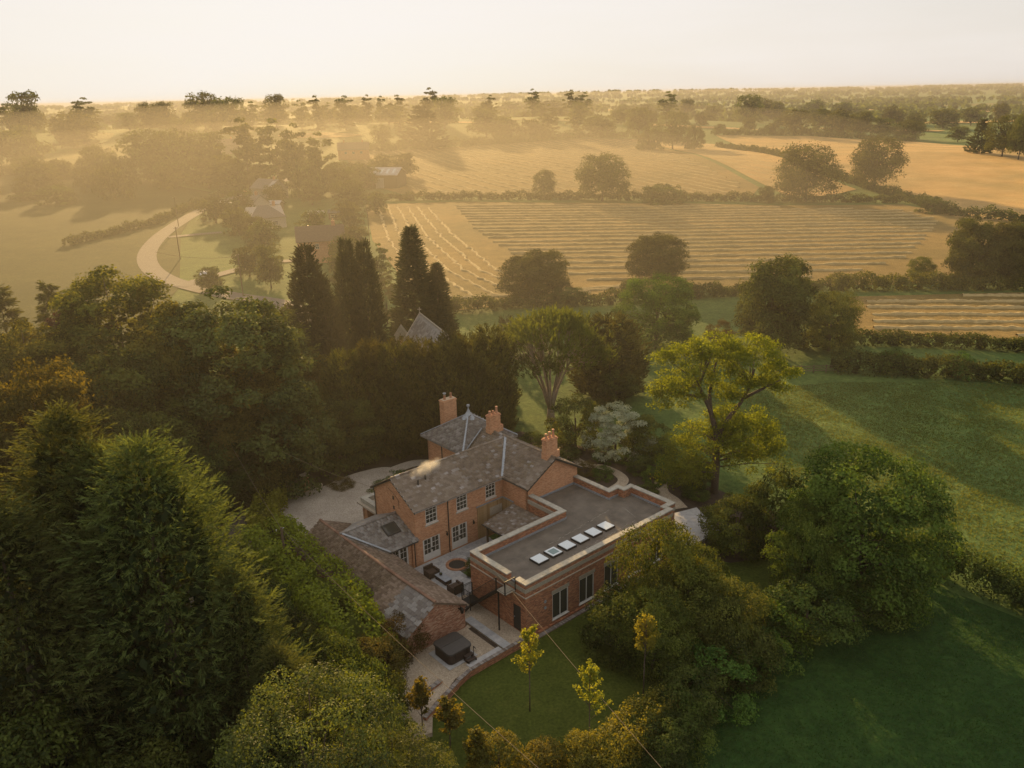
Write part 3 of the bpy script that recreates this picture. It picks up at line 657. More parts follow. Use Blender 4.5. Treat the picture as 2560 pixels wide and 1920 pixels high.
# roofs
rf = H_.part('garden_roof', HB().pts([(-.18, .32, EZ-.02), (-.18, -3.05, AR), (-.18, -3.05, AR-.14), (-.18, .32, EZ-.16)], (12.7, 0, 0)), 'slate')
Au = Vector((0, 3.37, AR-EZ+.02)); vl = Au.length
rf2 = H_.part('drive_roof', HB().pts([(-.18, -6.34, EZ-.02), (-.18, -3.054, AR), (-.18, -3.054, AR-.14), (-.18, -6.34, EZ-.16)], (9.9, 0, 0)), 'slate')
rf3 = H_.part('wing_roof', HB().pts([(9.2, 3.62, EZ), (BA, 3.62, AR+.06), (BA, 3.62, AR-.1), (9.2, 3.62, EZ-.14)], (0, -9.6, 0)), 'slate')
rf4 = H_.part('wing_roof', HB().pts([(15.9, 3.62, EZ), (BA+.004, 3.62, AR+.06), (BA+.004, 3.62, AR-.1), (15.9, 3.62, EZ-.14)], (0, -9.6, 0)), 'slate')
slate_plane(H_, rf, L3(-.2, .32, EZ-.02), (12.75, 0, 0), (0, 3.37, AR-EZ+.02), .40, .235, 'slate', keep=lambda x, y: x < 9.45+y/vl*3.4+.2, limit=250, want=lambda x, y: x)
slate_plane(H_, rf3, L3(9.2, 3.62, EZ), (0, 9.6, 0), (BA-9.2, 0, AR+.06-EZ), .40, .235, 'slate', keep=lambda x, y: x < 3.45+y/vl*3.4 or x > 6.2, limit=50, seed=2, want=lambda x, y: x)
slate_plane(H_, rf4, L3(15.9, 3.62, EZ), (0, 9.6, 0), (BA-15.9, 0, AR+.06-EZ), .40, .235, 'slate', limit=0, seed=3)
slate_plane(H_, rf2, L3(-.2, -6.34, EZ-.02), (9.9, 0, 0), (0, -3.286, AR-EZ+.02), .40, .235, 'slate', limit=0, seed=4)
ridge_tiles(H_, rf, L3(-.18, -3.05, AR+.03), L3(BA, -3.05, AR+.03), 'slate', .45, .12)
ridge_tiles(H_, rf3, L3(BA, 3.62, AR+.09), L3(BA, -5.3, AR+.09), 'slate', .45, .12)
mb = HB(); n0 = Vector((-.58, -.58, 1)).normalized()
p, q = L3(9.28, .24, EZ+.06), L3(12.5, -3.0, AR+.08); sd = Vector((1, -1, 0)).normalized()*.11
mb.prism([p-sd+Vector((0,0,.03)), p+sd+Vector((0,0,.03)), q+sd+Vector((0,0,.03)), q-sd+Vector((0,0,.03))], (0, 0, .03)); H_.part('valley_lead', mb, 'lead')
for (a, s_) in ((-.2, 1), ):
    H_.part('barge_board', HB().pts([(a, .34, EZ-.2), (a, .34, EZ-.03), (a, -3.05, AR-.01), (a, -6.36, EZ-.03), (a, -6.36, EZ-.2), (a, -3.05, AR-.2)], (.04, 0, 0)), 'dark_paint')
H_.part('barge_board', HB().pts([(9.17, 3.6, EZ-.2), (9.17, 3.6, EZ-.02), (BA, 3.6, AR+.05), (15.93, 3.6, EZ-.02), (15.93, 3.6, EZ-.2), (BA, 3.6, AR-.14)], (0, .045, 0)), 'dark_paint')
# rear block with pyramid roof
FA, FB, FZ, FE = 12.6, -8.6, 7.75, 5.5; e0, e1, f0, f1 = 9.15, 16.0, -12.0, -5.25
cn = [L3(e0, f1, FE), L3(e1, f1, FE), L3(e1, f0, FE), L3(e0, f0, FE)]; ap = L3(FA, FB, FZ)
mb = HB(); mb.add(cn+[ap]+[c-Vector((0, 0, .14)) for c in cn], [(0, 1, 4), (1, 2, 4), (2, 3, 4), (3, 0, 4), (5, 6, 7, 8)]+[(i, (i+1) % 4, 5+(i+1) % 4, 5+i) for i in range(4)])
rf5 = H_.part('pyramid_roof', mb, 'slate_grey')
def tri_keep(Lx, apx, hy): return lambda x, y: x > apx*y/hy-.05 and x < Lx-(Lx-apx)*y/hy+.05
for (c0, c1, sd_) in ((3, 0, 5), (0, 1, 6)):
    al = cn[c1]-cn[c0]; m_ = (ap-cn[c0]).dot(al.normalized()); foot = cn[c0]+al.normalized()*m_; up_ = ap-foot
    slate_plane(H_, rf5, cn[c0], al, up_, .38, .25, 'slate_grey', keep=tri_keep(al.length, m_, up_.length), limit=0, seed=sd_)
mb = MB()
for c in cn:
    d = (ap-c); s = Vector((-d.y, d.x, 0)).normalized()*.09
    mb.prism([c-s+Vector((0,0,.07)), c+s+Vector((0,0,.07)), ap+s*.6+Vector((0,0,.07)), ap-s*.6+Vector((0,0,.07))], (0, 0, .05))
mb.lathe(ap, [(.75, -.42), (.4, -.08), (.2, .2), (.09, .48), (.055, .62), (.05, .7), (.14, .78), (.17, .87), (.14, .97), (.02, 1.02)], 12)
H_.part('lead_hips_and_finial', mb, 'lead', smooth=False)
# valley between the rear block and the wing
mb = MB(); p, q = L3(9.5, -5.5, 5.52), L3(12.2, -6.1, 7.1); sd = Vector((.05, .1, 0)); mb.prism([p-sd, p+sd, q+sd, q-sd], (0, 0, .04)); H_.part('valley_lead', mb, 'lead')
chimney(H_, 12.68, 2.75, 7.0, 8.55, 1.28, .62, (.42, .5, .62), shoulder=.25)
chimney(H_, 12.75, -5.0, 7.1, 8.55, 1.25, .62, (.35, .3, .62), shoulder=.3)
chimney(H_, 12.5, -11.75, 4.0, 8.35, 1.55, .75, (.45, .5), cowl=True)
# porch bay on the drive side
mb = HB(); wall_a(mb, .35, -8.95, -6.0, -.3, 2.3, [(-8.2, -7.0, .6, 1.9)], out=-1); wall_b(mb, -8.95, .35, 3.6, -.3, 2.3, [], out=-1); H_.part('porch_wall', mb, 'brick_old')
mb = HB(); mb.b(-.02, 3.9, -9.3, -6.02, 2.31, 2.48); H_.part('porch_cornice', mb, 'stone_pale')
mb = HB(); mb.b(.25, .75, -9.05, -6.02, 2.49, 2.9).b(.75, 3.6, -9.05, -8.55, 2.49, 2.9); H_.part('porch_parapet', mb, 'coping')
# low link range with rooflight, between house and barn
LZ, LR = 2.5, 3.93
mb = HB(); wall_b(mb, -.12, -3.1, -.01, -.3, 2.48, [(-2.42, -.74, .02, 2.3)]); H_.part('link_wall', mb, 'brick_old')
glazed(H_, 'french_doors', -.12, -2.42, -.74, .02, 2.3, 2, 3, skip=.5, leaves=2, sill=False)
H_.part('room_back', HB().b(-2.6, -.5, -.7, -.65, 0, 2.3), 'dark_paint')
H_.part('corner_pier', HB().b(-.42, -.06, -.115, .06, 0, 2.45), 'brick_old')
rf6 = H_.part('link_roof', HB().pts([(-5.4, .36, LZ), (-5.4, -2.77, LR), (-5.4, -2.77, LR-.12), (-5.4, .36, LZ-.12)], (5.39, 0, 0)), 'slate_grey')
rf7 = H_.part('link_roof', HB().pts([(-5.4, -5.95, LZ), (-5.4, -2.775, LR), (-5.4, -2.775, LR-.12), (-5.4, -5.95, LZ-.12)], (5.39, 0, 0)), 'slate_grey')
slate_plane(H_, rf6, L3(-5.4, .36, LZ), (5.36, 0, 0), (0, 3.13, LR-LZ), .33, .27, 'slate_grey', keep=lambda x, y: not (3.2 < x < 4.75 and 1.28 < y < 2.75), limit=0, seed=7)
ridge_tiles(H_, rf6, L3(-5.4, -2.77, LR+.04), L3(-.05, -2.77, LR+.04), 'slate_grey', .45, .12)
def link_pt(a, b, dz): return L3(a, b, LZ+(LR-LZ)*(.36-b)/3.13+dz)
mb = MB(); c = [link_pt(-2.05, -.95, .03), link_pt(-.75, -.95, .03), link_pt(-.75, -2.0, .03), link_pt(-2.05, -2.0, .03)]
def ring(mb, c, w, h):
    ctr = sum(c, Vector())/4
    inn = [ctr+(p-ctr)*(1-w) for p in c]; n = (c[1]-c[0]).cross(c[3]-c[0]).normalized(); n = n if n.z > 0 else -n
    for i in range(4): mb.prism([c[i], c[(i+1) % 4], inn[(i+1) % 4], inn[i]], n*h)
    return inn, n
inn, nn = ring(mb, c, .2, .1); rl = H_.part('rooflight', mb, 'dark_paint'); sub(rl, 'pane', MB().prism([p+nn*.05 for p in inn], nn*.02), 'glass'); sub(rl, 'blind', MB().prism([p+nn*.02 for p in inn], nn*.01), 'old_wood')
mb = HB(); mb.t((-2.9, .4, LZ-.03), (-.05, .4, LZ-.03), .06); mb.t((-.22, .3, LZ-.05), (-.22, .1, LZ-.25), .04).t((-.22, .1, LZ-.25), (-.22, .1, 0), .04); H_.part('gutter', mb, 'dark_paint', smooth=True)

# ---- barn ---------------------------------------------------------------------------------------------------
BN = Thing('brick_barn', -5.1, 9.5, .1, 'long low brick outbuilding with sagging tiled roof beside the laurel hedge', 'barn')
rz = lambda b: 3.92-(b+5.9)/15.4*.45-.10*math.sin(PI*(b+5.9)/15.4)     # sagging ridge
ra = lambda b: -5.4+(b+5.9)/15.4*.4
bs = np.linspace(-5.95, 9.62, 14)
def strip_roof(sgn, half, drop, z_off=0):
    mb = MB(); vs = []
    for b in bs:
        for zt in (0, -.13):
            vs.append(L3(ra(b), b, rz(b)+zt)); vs.append(L3(ra(b)+sgn*half, b, rz(b)-drop+zt+.06*math.sin(b*.9)))
    n = len(bs); fs = []
    for i in range(n-1):
        k = i*4; fs += [(k, k+1, k+5, k+4), (k+2, k+6, k+7, k+3), (k+1, k+3, k+7, k+5)]
    fs += [(0, 2, 3, 1), (4*n-4, 4*n-3, 4*n-1, 4*n-2)]; mb.add(vs, fs); return mb
r1 = BN.part('yard_roof', strip_roof(1, 2.75, 1.42), 'barn_tile'); r2 = BN.part('hedge_roof', strip_roof(-1, 2.6, 1.75), 'barn_tile')
def bent_slates(roof, sgn, half, drop, w, gauge, mat, limit, b_lo, b_hi, seed, name='roof_tile'):
    sl = math.hypot(half, drop); nr = int(sl/gauge); rg = random.Random(seed); me = MB().box(-w*.485, w*.485, -gauge*.06, gauge*1.45, 0, .014).mesh(name, MT[mat]); V, F = [], []; cnt = 0
    cells = [(r, c) for r in range(nr) for c in range(int((b_hi-b_lo)/w)+1)]
    cells.sort(key=lambda q: -q[1])
    for r, c in cells:
        b = b_lo+(c+(.5 if r % 2 else 0))*w
        if b > b_hi-.05: continue
        t = 1-(r*gauge)/sl; P = L3(ra(b)+sgn*half*t, b, rz(b)-drop*t+.06*math.sin(b*.9)*t)
        U = (L3(ra(b), b, rz(b))-L3(ra(b)+sgn*half, b, rz(b)-drop)).normalized(); A = Vector((0, -1, 0)); A = (A-U*A.dot(U)).normalized(); N = A.cross(U); N = N if N.z > 0 else -N
        tl = .034/(gauge*1.5); U2 = (U-N*tl).normalized(); N2 = (N+U*tl).normalized(); y = rg.gauss(0, .02); A2 = (A+U*y).normalized(); P = P+N*(.036+rg.uniform(0, .014))-U*(.05 if rg.random() < .05 else 0)
        if cnt < limit:
            o = link(name, me, roof); m = Matrix((A2, U2, N2)).transposed().to_4x4(); m.translation = P; o.matrix_local = m; cnt += 1
        else:
            n = len(V); k = .485*w
            for s1, s2, s3 in ((-1,0,0),(1,0,0),(1,1,0),(-1,1,0),(-1,0,1),(1,0,1),(1,1,1),(-1,1,1)): V.append(tuple(P+A2*(s1*k)+U2*(gauge*(-.06 if s2 == 0 else 1.45))+N2*(.014*s3)))
            F += [(n+4,n+5,n+6,n+7),(n,n+1,n+5,n+4),(n+1,n+2,n+6,n+5),(n+3,n,n+4,n+7)]
    if V: tag(link('tile_courses', np_mesh('tile_courses', np.array(V), np.array(F), MT[mat]), roof), kind='stuff')
bent_slates(r2, -1, 2.6, 1.75, .52, .30, 'slate_grey', 100, 6.4, 9.62, 1, 'slate')
bent_slates(r2, -1, 2.6, 1.75, .28, .2, 'barn_tile', 100, -5.9, 6.4, 2)
bent_slates(r1, 1, 2.75, 1.42, .28, .2, 'barn_tile', 160, -5.9, 9.6, 3)
for i in range(13):
    b0, b1 = bs[i], bs[i+1]; ridge_tiles(BN, r1, L3(ra(b0), b0, rz(b0)+.05), L3(ra(b1), b1, rz(b1)+.05), 'ridge_tile', .4, .13, .012, i)
g0 = [(ra(9.5)+2.62, 9.5, -.2), (ra(9.5)+2.62, 9.5, rz(9.5)-1.42), (ra(9.5), 9.5, rz(9.5)-.06), (ra(9.5)-2.5, 9.5, rz(9.5)-1.76), (ra(9.5)-2.5, 9.5, -.2)]
BN.part('gable_wall', HB().pts(g0, (0, -.35, 0)), 'brick_barn')
mb = HB(); mb.pts([(ra(b)+2.62, b, -.2) for b in (9.15, -5.8)]+[(ra(b)+2.62, b, rz(b)-1.45) for b in (-5.8, 2, 9.15)], (-.3, 0, 0)); BN.part('yard_wall', mb, 'brick_barn')
mb = HB(); mb.pts([(ra(b)-2.5, b, -.2) for b in (9.15, -5.8)]+[(ra(b)-2.5, b, rz(b)-1.78) for b in (-5.8, 2, 9.15)], (.3, 0, 0)); BN.part('hedge_wall', mb, 'brick_barn')
BN.part('gable_wall', HB().pts([(p[0]+(-.35), -5.8, p[2]+.38*(p[2] > 0)) for p in g0], (0, .3, 0)), 'brick_barn')
# dentil courses under the verge, one lean brick each
mb = HB(); A_, B_ = Vector((ra(9.5)+2.7, 9.5, rz(9.5)-1.42)), Vector((ra(9.5), 9.5, rz(9.5)-.05)); C_ = Vector((ra(9.5)-2.55, 9.5, rz(9.5)-1.76))
for P_, Q_ in ((A_, B_), (C_, B_)):
    for i in range(24):
        c = P_.lerp(Q_, (i+.5)/24); mb.b(c.x-.05, c.x+.05, 9.502, 9.56, c.z-.2, c.z-.12)
BN.part('dentil_bricks', mb, 'brick_barn', kind='stuff')
mb = HB(); p, q = L3(-2.75, .40, 2.56), L3(-5.25, -2.6, 3.93)
sd = Vector((.08, .06, 0)); mb.prism([p-sd+Vector((0,0,.04)), p+sd+Vector((0,0,.04)), q+sd+Vector((0,0,.06)), q-sd+Vector((0,0,.06))], (0, 0, .04)); BN.part('valley_lead', mb, 'lead')
mb = HB(); mb.b(-3.0, -2.9, 9.5, 9.72, 2.0, 2.05).b(-2.98, -2.94, 9.72, 9.82, 1.95, 2.3); mb.lathe((-2.9, -9.86, 1.72), [(.03, 0), (.12, .06), (.14, .36), (.06, .48), (.02, .56)], 8); BN.part('wall_lantern', mb, 'black_metal')

# ---- flat-roofed extension -------------------------------------------------------------------------------------
EX = Thing('brick_extension', .1, 13.4, .0, 'single-storey red brick extension with flat roof, six skylights and pale coping', 'extension')
PZ, RZ_, WT = 4.36, 3.68, .40
OUT = [(.1, 7.15), (.1, 13.4), (16.55, 13.4), (16.55, 12.82), (17.58, 12.82), (17.58, 7.95), (16.6, 7.95), (16.6, 7.27), (15.44, 7.27), (15.44, 3.36), (9.55, 3.36), (9.55, 7.15)]
WIN = [(2.73, 4.38), (5.55, 7.16), (8.31, 9.92), (11.1, 12.7), (13.9, 15.5)]
mb = HB(); wall_b(mb, 13.4, .1, 16.55, -.4, PZ, [(w[0], w[1], .28, 2.46) for w in WIN], WT); EX.part('lawn_wall', mb, 'brick_new')
mb = HB(); wall_a(mb, .1, 7.15, 13.0, -.3, PZ, [(12.0, 12.86, .2, 2.34), (11.44, 12.3, 3.62, PZ)], WT, out=-1); EX.part('stair_wall', mb, 'brick_new')
mb = HB(); wall_b(mb, 7.15, .5, 9.95, -.3, PZ, [], WT, out=-1); EX.part('court_wall', mb, 'brick_new')
mb = HB(); wall_a(mb, 9.55, 3.37, 7.15, -.3, PZ, [], WT, out=-1); wall_a(mb, 15.44, 3.37, 7.27, -.3, PZ, [], WT); EX.part('link_wall', mb, 'brick_new')
mb = HB(); wall_b(mb, 7.27, 15.04, 16.6, -.3, PZ-.001, [], WT, out=-1); wall_a(mb, 16.6, 7.67, 7.95, -.3, PZ, [], WT); wall_b(mb, 7.95, 16.2, 17.58, -.3, PZ-.002, [], WT, out=-1)
wall_a(mb, 17.58, 8.35, 12.82, -.3, PZ, [], WT); wall_b(mb, 12.82, 16.15, 17.18, -.3, PZ-.001, [], WT); wall_a(mb, 16.55, 12.823, 13.0, -.3, PZ-.003, [], WT); EX.part('garden_wall', mb, 'brick_new')
mb = HB(); mb.pts([(a+(.05 if a < 5 else -.05), b, RZ_-.2) for a, b in [(.3, 7.35), (.3, 13.2), (16.4, 13.2), (17.4, 12.7), (17.4, 8.1), (16.4, 7.5), (15.2, 7.4), (15.2, 3.5), (9.8, 3.5), (9.8, 7.35)]], (0, 0, .2)); roofC = EX.part('flat_roof', mb, 'felt')
mb = HB()
for (a0, a1, b0, b1) in [(.5, 9.95, 7.55, 7.62), (.5, .57, 7.63, 13.0), (.58, 16.15, 12.93, 13.0), (9.95, 10.02, 3.4, 7.55), (14.97, 15.04, 3.4, 7.67), (15.045, 16.2, 7.675, 7.74), (17.11, 17.18, 8.35, 12.42), (9.96, 15.04, 3.37, 3.44)]:
    mb.b(a0, a1, b0, b1, RZ_-.02, RZ_+.17)
EX.part('upstand', mb, 'lead')
# copings stone by stone
cop = EX.part('coping_bed', HB().b(.14, .2, 7.3, 7.36, PZ+.001, PZ+.004), 'coping'); rg = random.Random(8)
def coping_run(p, q, th=.09, wd=.5):
    p, q = Vector(p), Vector(q); d = q-p; n = max(1, round(d.length/.92)); l = d.length/n; u_ = d.normalized(); s_ = Vector((-u_.y, u_.x))*wd/2
    for i in range(n):
        a, b = p+u_*(l*i+.004), p+u_*(l*(i+1)-.004); h = PZ+.005+rg.uniform(0, .004)
        c = [a-s_, b-s_, b+s_, a+s_]; o = MB(); o.hull8([(x.x, -x.y, h) for x in c]+[(x.x, -x.y, h+th) for x in c]); sub(cop, 'coping_stone', o, 'coping')
coping_run((.07, 7.35), (9.97, 7.35)); coping_run((.3, 7.62), (.3, 11.44)); coping_run((.3, 12.3), (.3, 12.93)); coping_run((.07, 13.2), (16.58, 13.2))
coping_run((9.75, 3.38), (9.75, 7.08)); coping_run((15.24, 3.38), (15.24, 7.22)); coping_run((15.0, 7.47), (16.63, 7.47)); coping_run((16.4, 7.74), (16.4, 7.9)); coping_run((16.16, 8.15), (17.6, 8.15))
coping_run((17.38, 8.42), (17.38, 12.37)); coping_run((16.62, 12.62), (17.6, 12.62))
coping_run((16.36, 12.38), (16.36, 12.93))
mb = HB(); mb.b(.06, 16.59, 13.4, 13.43, 3.74, 4.06).b(.06, .098, 7.15, 13.4, 3.74, 4.06).b(9.4, 9.548, 3.4, 7.1, 3.74, 4.06).b(16.56, 17.61, 12.823, 12.853, 3.74, 4.06); EX.part('stone_band', mb, 'stone')
mb = HB(); mb.b(.05, 16.6, 13.4, 13.45, 3.3, 3.38).b(.05, .098, 7.15, 13.4, 3.3, 3.38); EX.part('string_course', mb, 'stone_pale')
for w in WIN: EX.part('stone_lintel', HB().b(w[0]-.08, w[1]+.08, 13.402, 13.42, 2.47, 2.78), 'stone')
mb = HB(); mb.b(.0, 16.6, 13.402, 13.55, -.4, .06); EX.part('plinth', mb, 'brick_new')
for w in WIN: glazed(EX, 'window', 13.4, w[0]+.01, w[1]-.01, .3, 2.45, 2, 1, .055, .07, 'white_paint')
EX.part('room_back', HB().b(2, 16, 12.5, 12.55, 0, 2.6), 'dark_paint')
dr = EX.part('side_door', HB().b(.16, .22, 12.02, 12.84, .21, 2.32), 'dark_paint'); sub(dr, 'handle', HB().b(.08, .16, 12.1, 12.16, 1.2, 1.25), 'lead')
for z in (2.22, 1.7):
    mb = MB(); mb.tube((2.0, -13.4, z), (2.0, -13.44, z), .12, .12, 14); EX.part('wall_vent', mb, 'lead', label='round pale vent cover')
for k in range(6):
    a = 3.9+k*1.476; b = 10.77; sk = HB()
    for x0, x1, y0, y1 in ((-.54, .54, -.54, -.46), (-.54, .54, .46, .54), (-.54, -.46, -.46, .46), (.46, .54, -.46, .46)): sk.b(a+x0, a+x1, b+y0, b+y1, RZ_-.02, RZ_+.16)
    o = EX.part('skylight', sk, 'dark_paint', label='clear skylight showing the room below' if k == 1 else None)
    sub(o, 'pane', HB().b(a-.5, a+.5, b-.5, b+.5, RZ_+.163, RZ_+.185), 'sky_glass')
    if k == 1: sub(o, 'clear_pane', HB().b(a-.34, a+.34, b-.34, b+.34, RZ_+.187, RZ_+.192), 'sky_glass_open')
# rain puddle marks and seams on the felt
mb = HB(); rg = random.Random(3)
for (x0, y0, x1, y1, n) in [(3.0, 12.2, 14.2, 11.6, 34), (6.2, 9.6, 13.9, 8.9, 26), (14.3, 11.4, 14.9, 9.4, 9)]:
    for i in range(n):
        t = (i+rg.uniform(-.2, .2))/n; a = x0+(x1-x0)*t; b = y0+(y1-y0)*t+rg.gauss(0, .05); l = rg.uniform(.06, .16); w_ = rg.uniform(.006, .016)
        if x1-x0 < 2: mb.b(a-w_, a+w_, b-l, b+l, RZ_+.002, RZ_+.006)
        else: mb.b(a-l, a+l, b-w_, b+w_, RZ_+.002, RZ_+.006)
EX.part('chalk_marks', mb, 'coping', kind='stuff')
mb = HB()
for b in np.arange(8.6, 12.9, 1.0): mb.b(.6, 16.1, b-.015, b+.015, RZ_+.0005, RZ_+.004)
EX.part('felt_seams', mb, 'felt', kind='stuff')

# ---- lean-to canopy in the court -----------------------------------------------------------------------------
CN = Thing('lean_to_canopy', 6.2, 2, 0, 'small lean-to slate canopy on timber posts in the courtyard corner', 'canopy')
cz0, cz1 = 2.42, 3.02
rfc = CN.part('roof', HB().pts([(5.7, 1.75, cz0), (9.36, 1.5, cz1), (9.36, 7.1, cz1), (5.7, 7.1, cz0)], (0, 0, -.1)), 'slate')
slate_plane(CN, rfc, L3(5.7, 7.1, cz0), (0, 5.45, 0), (3.66, 0, cz1-cz0), .3, .22, 'slate', keep=lambda x, y: x < 5.3, limit=0, seed=9, name='slate')
for b in (1.95, 4.4, 6.8): CN.part('post', HB().b(5.95, 6.1, b-.07, b+.07, 0, cz0-.07), 'old_wood')
CN.part('beam', HB().b(5.93, 6.12, 1.8, 7.05, cz0-.19, cz0-.072), 'old_wood'); CN.part('gutter', HB().t((5.64, 1.7, cz0-.02), (5.64, 7.1, cz0-.02), .05), 'dark_paint')

# ---- metal staircase -----------------------------------------------------------------------------------------
ST = Thing('metal_staircase', -.4, 10, .22, 'black metal outside staircase with railings climbing to the flat roof', 'staircase')
a0, a1 = -.95, .04
def rail(p, q, h=1.05, gap=.115, posts=True):
    mb = HB(); p, q = Vector(p), Vector(q); up = Vector((0, 0, h)); mb.t(p+up, q+up, .022, None, 6); mb.t(p+Vector((0,0,.09)), q+Vector((0,0,.09)), .014, None, 4)
    n = max(1, int((q-p).length/gap))
    for i in range(1, n): c = p.lerp(q, i/n); mb.t(c+Vector((0,0,.09)), c+up, .0085, None, 4)
    for c in (p, q): mb.b(c.x-.025, c.x+.025, c.y-.025, c.y+.025, c.z-.05, c.z+h+.02)
    return mb
ST.part('landing', HB().b(a0, a1, 11.44, 12.4, 3.55, 3.6), 'stone'); ST.part('platform', HB().b(a0, a1, 7.3, 8.3, .73, .78), 'black_metal')
for r_ in [((a0, 11.48, 3.6), (a0, 12.38, 3.6)), ((a0+.05, 12.38, 3.6), (a1, 12.38, 3.6)), ((a0, 8.3, .78), (a0, 11.42, 3.55)), ((a0, 7.32, .78), (a0, 8.28, .78)), ((a0, 7.3, .78), (a1, 7.3, .78))]: ST.part('railing', rail(*r_), 'black_metal')
ST.part('string', HB().pts([(a0, 8.3, .55), (a0, 8.3, .8), (a0, 11.44, 3.6), (a0, 11.44, 3.35)], (.05, 0, 0)), 'black_metal'); ST.part('string', HB().pts([(a1-.05, 8.3, .55), (a1-.05, 8.3, .8), (a1-.05, 11.44, 3.6), (a1-.05, 11.44, 3.35)], (.05, 0, 0)), 'black_metal')
for i in range(14): t = (i+.5)/15; ST.part('tread', HB().b(a0+.06, a1-.06, 8.3+3.14*t-.12, 8.3+3.14*t+.12, .76+2.8*t, .79+2.8*t), 'black_metal')
for i in range(3): ST.part('tread', HB().b(a0-.1-i*.28-.26, a0-.1-i*.28, 7.35, 8.25, .58-i*.17, .61-i*.17), 'black_metal')
ST.part('string', HB().pts([(a0-.02, 8.27, .76), (a0-.02, 8.27, .55), (a0-.95, 8.27, .18), (a0-.95, 8.27, .38)], (0, .04, 0)), 'black_metal')
ST.part('post', HB().t((-.86, 11.55, .22), (-.86, 11.55, 3.55), .06, None, 10), 'black_metal'); ST.part('post', HB().b(a0, a0+.07, 8.22, 8.29, .22, .75), 'black_metal'); ST.part('post', HB().b(a0, a0+.07, 7.32, 7.39, .22, .75), 'black_metal')

# ------------------------------------------------------------------ vegetation
def unit(v): return v/np.maximum(np.linalg.norm(v, axis=-1, keepdims=True), 1e-9)
def leaf_quads(rg, P, nrm, size, aspect=.55, axis=None, jit=.8, droop=0.0):
    """one rhombic leaf per point, facing roughly along nrm"""
    n = len(P); N = unit(nrm+rg.normal(0, jit, (n, 3)))
    a = rg.normal(0, 1, (n, 3)) if axis is None else axis+rg.normal(0, .25, (n, 3))
    a = a-N*(a*N).sum(1, keepdims=True); a = unit(a); a[:, 2] -= droop; a = unit(a); b = np.cross(N, a)
    s = size[:, None] if np.ndim(size) else np.full((n, 1), size)
    V = np.stack([P-a*s*.5, P+b*s*.5*aspect, P+a*s*.5, P-b*s*.5*aspect], 1)
    return V
class Leaves:
    def __init__(s): s.V = []; s.T = []
    def add(s, V, t): s.V.append(V.reshape(-1, 4, 3)); s.T.append(np.repeat(np.broadcast_to(t, len(V)), 4)); return s
    def mesh(s, name, mat):
        V = np.concatenate(s.V); n = len(V); return np_mesh(name, V.reshape(-1, 3), np.arange(n*4).reshape(n, 4), mat, np.concatenate(s.T))
def sphere_pts(rg, n): return unit(rg.normal(0, 1, (n, 3)))
def spread_pts(rg, n, gen, mind):
    out = []
    for _ in range(n*30):
        p = gen()
        if all(np.linalg.norm(p-q) > mind for q in out): out.append(p)
        if len(out) >= n: break
    return np.array(out)
def clump_leaves(rg, L, c, r, n, size, flat=.75, up=.35, shell=.55, asp=.55, tint=None, centre=None):
    d = sphere_pts(rg, n); d[:, 2] = np.where(d[:, 2] < -.35, -d[:, 2]*.6, d[:, 2]); rad = r*(shell+(1-shell)*rg.uniform(0, 1, n)**.6)*(1+.22*np.sin(d[:, 0]*5+c[0])*np.sin(d[:, 1]*5+c[1]))
    P = c+d*rad[:, None]*np.array([1, 1, flat]); out = d.copy(); out[:, 2] += up
    if centre is not None: out = out+.6*unit(P-centre)
    t = np.clip((rg.uniform() if tint is None else tint)+rg.normal(0, .22, n), 0, 1)
    L.add(leaf_quads(rg, P, out, size*rg.uniform(.65, 1.25, n), asp), t)
def limbs(mb, rg, H, hb, r0, centres, n, lean=(0, 0)):
    top = Vector((lean[0], lean[1], hb+(H-hb)*.55)); mb.path([(0, 0, -.3), (lean[0]*.2, lean[1]*.2, hb*.6), (lean[0]*.6, lean[1]*.6, hb+(H-hb)*.25), tuple(top)], r0, r0*.35, 8)
    idx = rg.permutation(len(centres))[:n]
    for i in idx:
        c = Vector(centres[i]); t = rg.uniform(.15, .85); s = Vector((lean[0]*t*.7, lean[1]*t*.7, hb*.7+(top.z-hb*.7)*t*.8)); m = s.lerp(c, .5)+Vector((0, 0, (c-s).length*.08))
        mb.path([s, m, c], r0*.32*(1-t*.5), r0*.07, 5)
